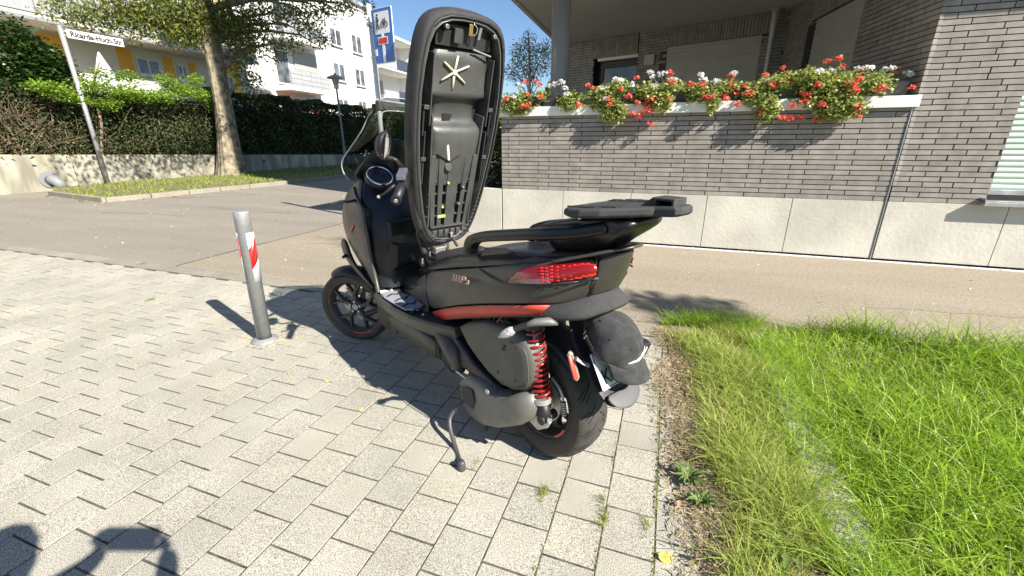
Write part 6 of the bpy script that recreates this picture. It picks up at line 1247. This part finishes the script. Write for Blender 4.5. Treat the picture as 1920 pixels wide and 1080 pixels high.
# mirror
def oval(c, n, rx, ry, thick, m, name, par):
    n = V3(n).normalized(); up0 = V3((0,0,1)); a = up0.cross(n).normalized(); b = n.cross(a); rg = []
    for (s, t) in ((.02,-1.0),(.55,-.86),(.85,-.5),(.98,-.1),(1.0,.12),(.94,.2)): rg.append([V3(c)+a*(rx*s*math.cos(k))+b*(ry*s*math.sin(k))+n*(thick*t) for k in [2*math.pi*j/28 for j in range(28)]])
    o = MB().loft(rg, cap=False).obj(name, m, par, smooth=True); return rg, a, b, n
mc = V3((0.77,0.37,1.481)); mn = V3((-.72,-.66,-.22))
me_ = empty('mirror', (0,0,0), 0, hb); me_.parent = sc
rg, a, b, n_ = oval(mc, mn, .060, .068, .038, M_black, 'mirror_shell', me_)
MB().add([V3(mc)+a*(.054*math.cos(k))+b*(.062*math.sin(k))+n_*.006 for k in [2*math.pi*j/28 for j in range(28)]], [tuple(range(28))]).obj('mirror_glass', mat('mirror_glass', (0.85,0.86,0.88), .02, metal=1.0), me_)
MB().tube([V3(mc)+a*(.058*math.cos(k))+b*(.066*math.sin(k))+n_*.008 for k in [2*math.pi*j/28 for j in range(29)]], .004, 6, cap=False).obj('mirror_rim', M_black, me_, smooth=True)
MB().tube(crs([mc+V3((.01,-.02,-.06)), V3((0.741,0.33,1.411)), V3((0.79,0.27,1.361)), q+V3((0,0,.02))],4), .010, 8).obj('mirror_stem', M_letter, me_, smooth=True)
mc2 = V3((1.15,-.50,1.47)); me2 = empty('mirror', (0,0,0), 0, sc); oval(mc2, (-.9,.35,-.1), .062, .082, .045, M_black, 'mirror_shell', me2); MB().tube([mc2+V3((.02,.05,-.06)), (1.25,-.26,1.30)], .010, 8).obj('mirror_stem', M_letter, me2)
# front indicators
m_ = MB(); m_.tube(crs([(1.456,0.28,1.144),(1.443,0.33,1.14),(1.413,0.38,1.147)],3), [.018,.016,.014,.013,.012,.012,.014], 10, flat=.6); both('front_indicator_arm', m_, M_letter, sc, smooth=True)
m_ = MB(); m_.tube(crs([(1.413,0.37,1.15),(1.374,0.41,1.151),(1.35,0.45,1.151),(1.343,0.48,1.154)],3), [.014,.018,.020,.020,.018,.015,.012,.008,.006,.002], 10, flat=.5); both('front_indicator', m_, M_black, sc, smooth=True)
# windscreen
G_ws = glassmat('smoked_windscreen', (0.34,0.38,0.39), .12)
wr = [[(1.385,0,1.752),(1.375,.05,1.750),(1.34,.10,1.738),(1.274,.14,1.705)],
      [(1.50,0,1.665),(1.485,.06,1.66),(1.44,.12,1.652),(1.360,.172,1.650)],
      [(1.60,0,1.560),(1.585,.07,1.555),(1.54,.14,1.55),(1.430,.205,1.557)],
      [(1.69,0,1.460),(1.675,.08,1.455),(1.64,.16,1.452),(1.555,.240,1.458)],
      [(1.77,0,1.370),(1.755,.09,1.365),(1.73,.18,1.365),(1.655,.268,1.374)],
      [(1.80,0,1.300),(1.785,.09,1.295),(1.75,.18,1.290),(1.660,.265,1.302)],
      [(1.80,0,1.245),(1.785,.08,1.24),(1.74,.16,1.238),(1.620,.245,1.255)]]
wg = [r_[::-1][:3]+[r_[0]]+[(x,-y,z) for x,y,z in r_[1:]] for r_ in wr]
wg = [list(reversed(r_))[:-1]+[r_[0]]+[(x,-y,z) for x,y,z in r_[1:]] for r_ in wr]
ws = MB().grid(wg).obj('windscreen', G_ws, sc, smooth=True, sub=2)
edge = [wg[-1][0]]+[r_[0] for r_ in reversed(wg[:-1])]+wg[0][1:]+[r_[-1] for r_ in wg[1:]]
MB().tube(crs(edge,4), .0038, 6).obj('screen_edge', mat('screen_edge_grey', (0.34,0.36,0.36), .2), ws, smooth=True)
MB().tube(crs([(p[0]+.001,p[1]*.97,p[2]-.075) for p in wg[0]],4), .0022, 6).obj('screen_crease', mat('screen_edge_grey', (0.20,0.21,0.21), .2), ws, smooth=True)
cp_ = V3((1.262,0.15,1.695)); MB().obox(cp_, (1,0,0), (0,1,0), (0,0,1), .022,.016,.028).obj('clamp_body', M_letter, sc, bevel=.006); MB().obox(cp_+V3((.05,.01,-.01)), (1,0,0), (0,1,0), (0,0,1), .014,.012,.022).obj('clamp_jaw', M_letter, sc, bevel=.006); MB().tube([cp_+V3((.0,0,.02)), cp_+V3((.06,.02,-.05))], .008, 8).obj('clamp_screw', M_letter, sc)
MB().tube(crs([(1.62,.19,1.40),(1.55,.20,1.36),(1.52,.16,1.42),(1.60,.12,1.44)],4), .006, 6).obj('phone_bracket', M_black, sc, smooth=True)

# ---- engine and transmission, left side
ao = [(0.44,0.215,0.586),(0.354,0.215,0.639),(0.218,0.215,0.695),(0.077,0.215,0.71),(-0.025,0.215,0.714),(-0.08,0.215,0.694),(-0.11,0.215,0.655),(-0.131,0.215,0.588),(-0.129,0.215,0.514),(-0.085,0.215,0.445),(-0.013,0.215,0.41),(0.084,0.215,0.397),(0.187,0.215,0.421),(0.282,0.215,0.464),(0.377,0.215,0.518)]
pillow(ao, 0, .10, prof=((.72,-.012),(.88,-.006),(.96,.006),(1.0,.026))).obj('airbox_cover', M_air, sc, smooth=True)
for (u_,) in ((1,),): pass
for p in ((0.051,0.232,0.611),(0.092,0.23,0.475),(-0.032,0.228,0.485),(0.026,0.205,0.381),(0.043,0.232,0.627)): MB().lathe([(0,.0),(.0085,.0),(.0085,-.006),(0,-.006)], 12, 'y', p).obj('cover_recess', M_letter, sc)
m_ = MB(); m_.tube(crs([(-0.003,0.236,0.667),(-0.092,0.232,0.667),(-0.117,0.23,0.588),(-0.105,0.224,0.496),(-0.041,0.224,0.45)],4), .0032, 6); m_.obj('airbox_ridge', M_air, sc, smooth=True)
co = [(0.442,0.235,0.262),(0.371,0.235,0.34),(0.251,0.235,0.363),(0.121,0.235,0.355),(0.021,0.235,0.376),(-0.072,0.235,0.442),(-0.124,0.235,0.449),(-0.142,0.235,0.396),(-0.132,0.235,0.335),(-0.054,0.235,0.251),(0.085,0.235,0.158),(0.228,0.235,0.094),(0.349,0.235,0.087),(0.432,0.235,0.139)]
pillow(co, 0, .14, prof=((.60,-.022),(.80,-.012),(.93,.004),(1.0,.034))).obj('transmission_cover', M_cvt, sc, smooth=True)
m_ = MB(); m_.prism([(0.359,0.262,0.292),(0.259,0.264,0.316),(0.24,0.264,0.257),(0.265,0.262,0.192),(0.351,0.262,0.205)], .003, (0,1,0)); m_.obj('cover_badge', M_gtex, sc, bevel=.002)
p = V3((0.141,0.262,0.357)); MB().lathe([(0,.0),(.014,.0),(.016,-.012),(0,-.012)], 16, 'y', p).obj('filler_cap', M_castal, sc, bevel=.003)
do = [(0.667,0.2,0.478),(0.571,0.2,0.537),(0.45,0.2,0.492),(0.319,0.2,0.419),(0.165,0.2,0.38),(0.055,0.2,0.352),(0.104,0.2,0.316),(0.254,0.2,0.338),(0.411,0.2,0.348),(0.502,0.2,0.308),(0.534,0.2,0.254),(0.599,0.2,0.266),(0.699,0.2,0.312)]
pillow(do, 0, .09, prof=((.75,-.010),(.9,-.005),(.97,.004),(1.0,.02))).obj('intake_duct', M_bodyd, sc, smooth=True)
m_ = MB(); m_.prism([(0.714,0.19,0.424),(0.626,0.19,0.483),(0.544,0.19,0.42),(0.51,0.19,0.321),(0.578,0.19,0.237),(0.684,0.19,0.276)], .10, (0,-1,0)); m_.obj('duct_shell', M_gtex, sc, bevel=.012)
m_ = MB(); m_.tube([(0.5,0.225,0.319),(0.373,0.228,0.317),(0.281,0.232,0.311)], .006, 6); m_.obj('bright_seam', M_castal, sc)
MB().prism([(0.566,0.212,0.403),(0.511,0.212,0.415),(0.519,0.212,0.385),(0.569,0.212,0.379)], .003, (0,1,0)).obj('duct_slot', M_letter, sc)
p = V3((0.748,0.2,0.497)); MB().obox(p, (1,0,.5), (0,1,0), (-.5,0,1), .035,.03,.03).obj('footrest_end', mat('olive_grey', (0.16,0.15,0.11), .5), sc, bevel=.01)
MB().tube([(.62,.20,.48),(.50,.22,.42),(.46,.20,.30)], [.05,.045,.03], 10).obj('footrest_arm', M_air, sc, smooth=True)
MB().lathe([(0,-.16),(.15,-.16),(.16,-.10),(.16,.10),(.12,.15),(0,.15)], 28, 'y', (.36,0,.36)).obj('engine_case', M_letter, sc, smooth=True)
MB().box(.0,.45,-.15,.13,.45,.80).obj('engine_bay', M_letter, sc, bevel=.03)
MB().tube([(.35,.13,.30),(.12,.13,.28),(0,.11,.30)], [.05,.04,.035], 12).obj('swing_arm', M_cvt, sc, smooth=True)
for k in range(8): MB().tube([(.30-.03*k,.17,.80-.01*k),(.32-.03*k,.19,.70),(.28-.02*k,.15,.62)], .006, 6).obj('cable', M_letter if k % 3 else M_red, sc)
# silver bracket
m_ = MB(); m_.prism([(-0.038,0.155,0.362),(-0.067,0.155,0.382),(-0.085,0.155,0.346),(-0.131,0.155,0.319),(-0.171,0.155,0.346),(-0.201,0.155,0.329),(-0.18,0.155,0.289),(-0.126,0.155,0.249),(-0.076,0.155,0.265),(-0.039,0.155,0.256)], .022, (0,1,0)); m_.obj('axle_bracket', M_castal, sc, bevel=.005)
for p in ((-0.088,0.182,0.385),(-0.09,0.182,0.303),(-0.152,0.182,0.323),(-0.204,0.182,0.35)): MB().lathe([(0,.0),(.011,.0),(.011,-.008),(0,-.008)], 6, 'y', p).obj('bracket_bolt', M_chrome, sc)
MB().tube([(-0.04,0.19,0.387),(-0.061,0.17,0.403)], .010, 8).obj('clutch_clamp', M_castal, sc)
# shock absorber
s0_, s1_ = V3((-0.08,0.16,0.742)), V3((-0.134,0.16,0.423)); s2_ = V3((-0.162,0.165,0.329))
sh_ = empty('shock_absorber', (0,0,0), 0, sc)
pts = []; d_ = (s1_-s0_).normalized(); a_ = d_.cross(V3((0,1,0))).normalized(); b_2 = d_.cross(a_)
TN = 12.5
for k in range(int(TN*16)+1):
    t = k/(TN*16); tt = t**1.0; th_ = 2*math.pi*TN*(tt*.82+.18*tt**2.2) if False else 2*math.pi*(4.6*t/.42 if t < .42 else 4.6+(t-.42)/.58*(TN-4.6))
    pts.append(s0_.lerp(s1_, t)+a_*(.036*math.cos(th_))+b_2*(.036*math.sin(th_)))
MB().tube(pts, .0062, 7).obj('coil_spring', M_spring, sh_, smooth=True)
MB().tube([s0_, s0_.lerp(s1_,.95)], .012, 12).obj('damper_rod', M_castal, sh_, smooth=True)
MB().tube([s0_.lerp(s1_,.35), s1_], .021, 14).obj('damper_sleeve', mat('sleeve_dark_red', (0.10,0.01,0.01), .5), sh_, smooth=True)
MB().tube([s0_-d_*.02, s0_+d_*.004], .042, 20).obj('upper_cup', M_letter, sh_)
MB().tube([s1_-d_*.002, s1_+d_*.010], .045, 24).tube([s1_+d_*.012, s1_+d_*.022], .043, 24).obj('adjuster_ring', M_castal, sh_)
MB().tube([s1_+d_*.012, s1_.lerp(s2_,.75), s2_], [.030,.030,.026], 18).obj('damper_body', M_black, sh_, smooth=True)
MB().tube([s2_+V3((0,.03,0)), s2_-V3((0,.06,0))], .022, 14).obj('damper_eye', M_letter, sh_)
# speed sensor / brake hose near rear wheel
MB().tube(crs([(-0.132,0.1,0.496),(-0.169,0.1,0.475),(-0.196,0.1,0.445),(-0.207,0.1,0.412)],4), .0065, 8).obj('brake_hose', M_galv, sc, smooth=True)
m_ = MB()
for k in range(6): q = V3((-0.207,0.1,0.404)).lerp(V3((-0.216,0.1,0.35)), k/5); m_.tube([q-V3((0,0,.003)), q+V3((0,0,.003))], .013, 12)
m_.obj('hose_boot', M_galv, sc)
# rear mudguard and plate holder
mg = []
for k in range(12):
    a = R(62+112*k/11); r_ = .355+.015*math.sin(math.pi*k/11); w_ = .085 if k < 8 else .085+.006*(k-8)
    mg.append([(-math.sin(a-R(62))*r_*1.0+ .10*math.cos(a), y, .30+math.sin(R(100)-(a-R(62)))*r_*1.05) for y in (-w_,-w_*.5,0,w_*.5,w_)])
hug = []
for k in range(12):
    a = R(70+66*k/11); r_ = .352; hug.append([(math.cos(a)*r_-.015*(k/11), y, .30+math.sin(a)*r_+.02) for y in (-.095,-.085,-.04,0,.04,.085,.095)])
hug = [[(x, y, z-(.02 if abs(y) > .09 else 0)) for x,y,z in r_] for r_ in hug]
MB().grid(hug).obj('rear_mudguard', M_letter, sc, smooth=True, solid=.005)
ph = [(-0.173,0.07,0.806),(-0.236,0.095,0.713),(-0.305,0.11,0.648),(-0.358,0.115,0.581),(-0.401,0.112,0.541)]
rows = [[(x,y,z),(x-.012,y*.5,z-.004),(x-.014,0,z-.006),(x-.012,-y*.5,z-.004),(x,-y,z)] for x,y,z in ph]
x,y,z = ph[-1]; rows.append([(x-.035,y*.85,z-.045),(x-.055,y*.45,z-.06),(x-.060,0,z-.064),(x-.055,-y*.45,z-.06),(x-.035,-y*.85,z-.045)])
MB().grid(rows).obj('plate_carrier', M_black, sc, smooth=True, solid=.006, sub=1)
x2,y2,z2 = ph[-1]
MB().grid([[(x2-.016,.110,z2+.004),(x2-.034,0,z2-.002),(x2-.016,-.110,z2+.004)],[(x2-.050,.104,z2-.020),(x2-.070,0,z2-.030),(x2-.050,-.104,z2-.020)],[(x2-.070,.075,z2-.046),(x2-.092,0,z2-.060),(x2-.070,-.075,z2-.046)]]).obj('mudguard_tip', mat('flap_grey', (0.10,0.10,0.10), .55, bump=.2, bscale=300), sc, smooth=True, sub=1, solid=.005)
# licence plate
q0, q1 = V3((-0.34,0.105,0.673)), V3((-0.405,0.105,0.557)); up_v = (q0-q1).normalized(); pw = .21; n_p = up_v.cross(V3((0,-1,0))).normalized()
Mp = Matrix((V3((0,-1,0)), up_v, n_p)).transposed().to_4x4(); Mp.translation = q1+n_p*.012*(1 if n_p.x < 0 else -1)
if n_p.x > 0: pass
pe = empty('licence_plate', (0,0,0), 0, sc); pe.matrix_local = Mp; ph_ = (q0-q1).length+.02
sgn = 1 if (Mp.to_3x3() @ V3((0,0,1))).x < 0 else -1
MB().prism([(0.0,0.006,0),(.006,0,0),(pw-.006,0,0),(pw,.006,0),(pw,ph_,0),(0,ph_,0)], .004*sgn, (0,0,1)).obj('plate_sheet', M_plate, pe, bevel=.001)
for (a,b,c,d) in ((.004,.007,.004,ph_-.004),(pw-.007,pw-.004,.004,ph_-.004),(.007,pw-.007,.004,.007),(.007,pw-.007,ph_-.007,ph_-.004)): MB().box(a,b,c,d,.0042*sgn,.0052*sgn).obj('plate_border', M_letter, pe)
def ptext(s, x, y, size):
    cu = bpy.data.curves.new('plate_letter','FONT'); cu.body = s; cu.size = size; cu.extrude = .001; cu.offset = .0002; o = bpy.data.objects.new('t', cu); COL.objects.link(o)
    me = bpy.data.meshes.new_from_object(o); bpy.data.objects.remove(o); me.materials.clear(); me.materials.append(M_letter); q_ = bpy.data.objects.new('plate_letter', me); COL.objects.link(q_); q_.parent = pe; q_.location = (x,y,.006*sgn); q_.scale = (.85,1,1)
ptext('K', .020, .020, .085); ptext('A', .075, .020, .085)
# side reflector with bracket
ra, rb_ = V3((-0.262,0.135,0.688)), V3((-0.308,0.135,0.58)); rd = (rb_-ra).normalized(); m_ = MB(); m_.tube([ra-rd*.004, ra+rd*.008, rb_-rd*.008, rb_+rd*.004], [.006,.017,.017,.006], 14, flat=.5); rf = m_.obj('reflector_frame', M_castal, sc, smooth=True)
m_ = MB(); m_.tube([V3(p)+V3((-.004,.007,0)) for p in (ra+rd*.002, ra+rd*.010, rb_-rd*.010, rb_-rd*.002)], [.004,.0135,.0135,.004], 12, flat=.5); m_.obj('side_reflector_lens', M_red, sc, smooth=True)
m_ = MB(); m_.tube([(-0.293,0.13,0.67),(-0.31,0.11,0.65),(-0.328,0.09,0.638)], [.016,.016,.016], 6, flat=.4); m_.obj('reflector_bracket', mat('bracket_grey', (0.40,0.41,0.42), .5), sc)
# exhaust on the far side
MB().tube(crs([(.30,-.20,.30),(.05,-.22,.36),(-.22,-.225,.46),(-.36,-.225,.53)],4), [.05]*3+[.07]*6+[.062]*4, 18).obj('exhaust_silencer', M_black, sc, smooth=True)
p = V3((-0.394,-0.2,0.603)); MB().obox(p+V3((.03,-.0,.0)), (1,0,.35), (0,1,0), (-.35,0,1), .02,.050,.062).obj('exhaust_end', M_black, sc, bevel=.012); MB().lathe([(.012,-.006),(.022,-.006),(.022,.006),(.012,.006)], 20, 'x', p+V3((.005,.012,0)), close=True).obj('exhaust_outlet', M_castal, sc)
# number plate lamp
MB().lathe([(0,-.02),(.018,-.012),(.02,.0),(0,.012)], 14, 'z', (-0.277,0.04,0.804)).obj('plate_lamp', M_gtex, sc, smooth=True)
# side stand
f_ = V3((0.132,0.429,0.0)); stp = [V3((.40,.17,.24)), V3((.36,.24,.20)), V3((0.376,0.335,0.106)), V3((0.247,0.38,0.0)), V3((f_.x,f_.y,.035))]
MB().tube(crs(stp,5), .0115, 10).obj('side_stand', mat('stand_grey', (0.06,0.06,0.062), .4), sc, smooth=True)
MB().lathe([(0,0.001),(.020,.001),(.021,.010),(.018,.040),(.014,.050),(0,.050)], 16, 'z', (f_.x,f_.y,0)).obj('stand_foot', mat('stand_grey', (0.06,0.06,0.062), .4), sc, smooth=True)
MB().tube(crs([(.30,.10,.16),(.26,.16,.07),(.24,.20,.05),(.22,.14,.12)],4), .010, 8).obj('centre_stand', M_letter, sc, smooth=True)

# ================================================================ cap hanging over the plate
rr2, uu2, ff2 = cx, cy, -cz
cc = V3((-0.14,1.599,0.727))
A_ = (rr2*.30+uu2*.62-ff2*.72).normalized(); Fd = (rr2*.50-uu2*.85); Fd = (Fd-A_*Fd.dot(A_)).normalized(); Sd = A_.cross(Fd)
cap = thing('baseball_cap', 'washed black baseball cap hanging over the licence plate at the tail of the scooter', 'cap', cc)
cap.rotation_mode = 'QUATERNION'; cap.rotation_quaternion = Matrix((Fd, Sd, A_)).transposed().to_quaternion()
rows = []
for i in range(12):
    t = i/11; ph2 = t*math.pi/2*1.04; rows.append([])
    for k in range(48):
        a = 2*math.pi*k/48; dent = 1-.07*math.exp(-((a-1.2)/.5)**2)*math.sin(ph2)-.05*math.exp(-((a-4.2)/.6)**2)*math.sin(ph2); r_ = .118*math.sin(ph2)**.8*(1+.04*math.cos(a)**2)*dent*(1-.014*(k % 8 == 0))*(1+.016*math.sin(5*a+4*t)*t+.012*math.sin(9*a-6*t)*t+.010*math.sin(14*t+3*a)); z = .118*math.cos(ph2)**1.0+.006*math.cos(3*a)*math.sin(ph2)
        rows[-1].append((r_*math.cos(a), r_*math.sin(a)*.94, z))
m_ = MB(); n0 = 48
for r_ in rows: r_.append(r_[0])
m_.grid(rows); m_.obj('crown', M_cap, cap, smooth=True, solid=.003)
for k in range(6):
    a = 2*math.pi*(k*8)/48; m_ = MB(); m_.tube([(rows[i][k*8][0]*1.012, rows[i][k*8][1]*1.012, rows[i][k*8][2]*1.008+.0005) for i in range(12)], .0016, 5); m_.obj('panel_seam', mat('stitch', (0.05,0.05,0.052), .9), cap)
    j = (k*8+4) % 48; p = rows[5][j]; MB().lathe([(.0025,-.0012),(.0052,-.0012),(.0052,.0012),(.0025,.0012)], 12, 'z', (p[0]*1.02,p[1]*1.02,p[2]*1.02), close=True).obj('eyelet', M_letter, cap)
MB().lathe([(0,.121),(.009,.118),(.010,.113),(0,.112)], 14, 'z').obj('button', M_cap, cap, smooth=True)
br = []
for i in range(8):
    t = i/7; br.append([])
    for k in range(17):
        a = R(-66+132*k/16); r0_ = .117; ext = .088*math.cos(a*.92)**.75*t; p = V3((math.cos(a)*(r0_), math.sin(a)*r0_*.94, 0)); q = p+V3((ext, 0, -.020*t-.035*(math.sin(a)**2)*t)); br[-1].append(q)
MB().grid(br).obj('brim', M_cap, cap, smooth=True, solid=.004)
for i in (3,5): MB().tube([V3(q)+V3((0,0,.0012)) for q in br[i]], .0009, 4).obj('brim_stitching', mat('stitch', (0.05,0.05,0.052), .9), cap)
# white embroidered swoosh-like lettering on the front: soft script stroke
m_ = MB(); w1 = []
for k in range(15): t = k/14; a = R(-30+62*t); hgt = .030+.016*t+.006*math.sin(t*9); r_ = .1215; w1.append((math.cos(a)*r_*1.01, math.sin(a)*r_*.955, hgt))
m_.tube(w1, [.002+.0035*math.sin(math.pi*k/14) for k in range(15)], 6); w2 = [(p[0]*.995, p[1]*.8+.02, p[2]+.010) for p in w1[5:13]]; m_.tube(w2, .0022, 6); m_.obj('embroidery', mat('thread_white', (0.7,0.7,0.7), .8), cap, smooth=True)
# back strap with buckle
sp2 = [(math.cos(a)*.120, math.sin(a)*.115, .012) for a in [R(196+62*k/8) for k in range(9)]]; m_ = MB(); m_.loft([[(p[0],p[1],p[2]-.008),(p[0],p[1],p[2]+.008),(p[0]*1.02,p[1]*1.02,p[2]+.008),(p[0]*1.02,p[1]*1.02,p[2]-.008)] for p in sp2]); m_.obj('strap', M_cap, cap)
m_ = MB(); a = R(222); m_.tube([(math.cos(a)*.125,math.sin(a)*.12,.0),(math.cos(a)*.125,math.sin(a)*.12,.026),(math.cos(a+.16)*.125,math.sin(a+.16)*.12,.026),(math.cos(a+.16)*.125,math.sin(a+.16)*.12,.0),(math.cos(a)*.125,math.sin(a)*.12,.0)], .0022, 6); m_.obj('buckle', M_chrome, cap)

# ================================================================ the photographer, whose shadow falls on the paving
def skin_body(name, verts, edges, radii, m, parent, root=0):
    me = bpy.data.meshes.new(name); me.from_pydata([tuple(v) for v in verts], edges, []); o = bpy.data.objects.new(name, me); COL.objects.link(o); o.parent = parent
    md = o.modifiers.new('skin', 'SKIN'); sv = me.skin_vertices[0].data
    for i, r_ in enumerate(radii): sv[i].radius = (r_, r_) if not isinstance(r_, tuple) else r_
    for i in range(len(sv)): sv[i].use_root = (i == root)
    s2 = o.modifiers.new('sub', 'SUBSURF'); s2.levels = 1; s2.render_levels = 1
    me.materials.append(m); return o
# camera-side axes: person faces the scooter, standing behind the lens
ya = R(109.5); F_ = Vector((math.cos(ya), math.sin(ya), 0)); L_v = Vector((-F_.y, F_.x, 0)); U_ = Vector((0,0,1))
PX = Vector((0,0,0)) - F_*0.27 + L_v*0.25
pr_ = thing('person', 'photographer in a dark jacket and jeans holding up a phone, shadow on the paving', 'person', (PX.x, PX.y, 0))
def pp(l, f, z): return L_v*l + F_*f + U_*z
M_jack = mat('jacket_dark', (0.03,0.035,0.05), 0.9, bump=.3, bscale=60); M_skin = mat('skin', (0.50,0.30,0.21), 0.55, bump=.1, bscale=300); M_jean = mat('jeans', (0.05,0.07,0.12), 0.9, bump=.3, bscale=300); M_hair = mat('hair', (0.03,0.02,0.012), 0.6, bump=.6, bscale=150); M_shoe = mat('shoe', (0.05,0.05,0.05), .6)
V = [pp(0,0,.92), pp(0,0,1.10), pp(0,.0,1.30), pp(0,0,1.46), pp(0,.01,1.56), pp(0,.03,1.64), pp(0,.02,1.74),
     pp(.19,0,1.42), pp(.20,.16,1.24), pp(-.10,.22,1.42), pp(-.125,.25,1.46), pp(-.19,0,1.42), pp(-.36,.06,1.22), pp(-.40,.21,1.42), pp(-.375,.25,1.46),
     pp(.10,0,.86), pp(.11,.02,.50), pp(.12,-.02,.10), pp(.12,.13,.04), pp(-.10,0,.86), pp(-.11,.02,.50), pp(-.12,-.02,.10), pp(-.12,.13,.04)]
E_ = [(0,1),(1,2),(2,3),(3,4),(4,5),(5,6),(3,7),(7,8),(8,9),(9,10),(3,11),(11,12),(12,13),(13,14),(0,15),(15,16),(16,17),(17,18),(0,19),(19,20),(20,21),(21,22)]
Rr = [.15,.145,.155,.10,.055,.085,.078,.065,.05,.035,.03,.065,.05,.035,.03,.095,.065,.045,.04,.095,.065,.045,.04]
skin_body('body', V, E_, Rr, M_jack, pr_)
for s in (1,-1): MB().obox(pp(s*.12,.08,.035), L_v, F_, U_, .045,.13,.035).obj('shoe', M_shoe, pr_, bevel=.02)
hd = MB(); hc = pp(0,.045,1.66)
hd.lathe([(0,-.125),(.045,-.115),(.068,-.07),(.078,-.01),(.080,.04),(.070,.09),(.045,.118),(0,.125)], 24, 'z', hc); hd.obj('head', M_skin, pr_, smooth=True)
MB().lathe([(0.082,-.02),(.088,.03),(.080,.09),(.050,.128),(0,.138)], 24, 'z', hc-F_*.012).obj('hair', M_hair, pr_, smooth=True)
for s in (1,-1):
    MB().lathe([(0,-.012),(.011,0),(0,.012)], 10, 'y', hc+L_v*s*.03+F_*.072+U_*.01).obj('eye', M_whitep, pr_); MB().obox(hc+L_v*s*.082+F_*-.005, L_v, F_, U_, .006,.018,.03).obj('ear', M_skin, pr_, bevel=.005)
MB().tube([hc+F_*.078+U_*.01, hc+F_*.100-U_*.025, hc+F_*.080-U_*.035], [.008,.012,.008], 8).obj('nose', M_skin, pr_, smooth=True)
MB().tube([hc+F_*.072-U_*.06+L_v*.022, hc+F_*.080-U_*.06, hc+F_*.072-U_*.06-L_v*.022], .005, 6).obj('mouth', mat('lips', (0.4,0.16,0.13), .6), pr_)
ph0 = Vector((0,0,1.5)) - Vector(cz)*-1*0.0 + cz*0.022 - Vector((PX.x,PX.y,0))
def hand(base, side):
    """five separate fingers closed on the edge of the phone"""
    pc = base; out = []
    for k in range(4):
        b0 = pc + U_*(.030-.020*k) - L_v*side*.0; l = (.030,.034,.032,.026)[k]
        vs = [b0 - L_v*side*(-.030), b0 - L_v*side*(-.012)+F_*.012, b0 + F_*.026 - L_v*side*.004, b0 + F_*.022 - L_v*side*l*.7]
        out.append(skin_body('finger', vs, [(0,1),(1,2),(2,3)], [.0095,.009,.0085,.0075], M_skin, pr_))
    th_ = [pc+L_v*side*.03-U_*.035, pc+L_v*side*.012-F_*.014-U_*.020, pc-F_*.014-L_v*side*.012-U_*.006]
    out.append(skin_body('thumb', th_, [(0,1),(1,2)], [.012,.010,.009], M_skin, pr_))
    skin_body('palm', [pc+L_v*side*.045-U_*.02, pc+L_v*side*.030+U_*.0, pc+L_v*side*.028-U_*.03], [(0,1),(0,2)], [.026,.020,.020], M_skin, pr_)
hand(ph0+L_v*.100-F_*.004, 1); hand(ph0-L_v*.100-F_*.004, -1)
phn = thing('phone', 'dark phone held up level in both hands of the photographer', 'phone', Vector((0,0,1.5))+cz*0.022)
MB().obox((0,0,0), cx, cy, cz, .100,.048,.006).obj('phone_body', M_letter, phn, bevel=.004)
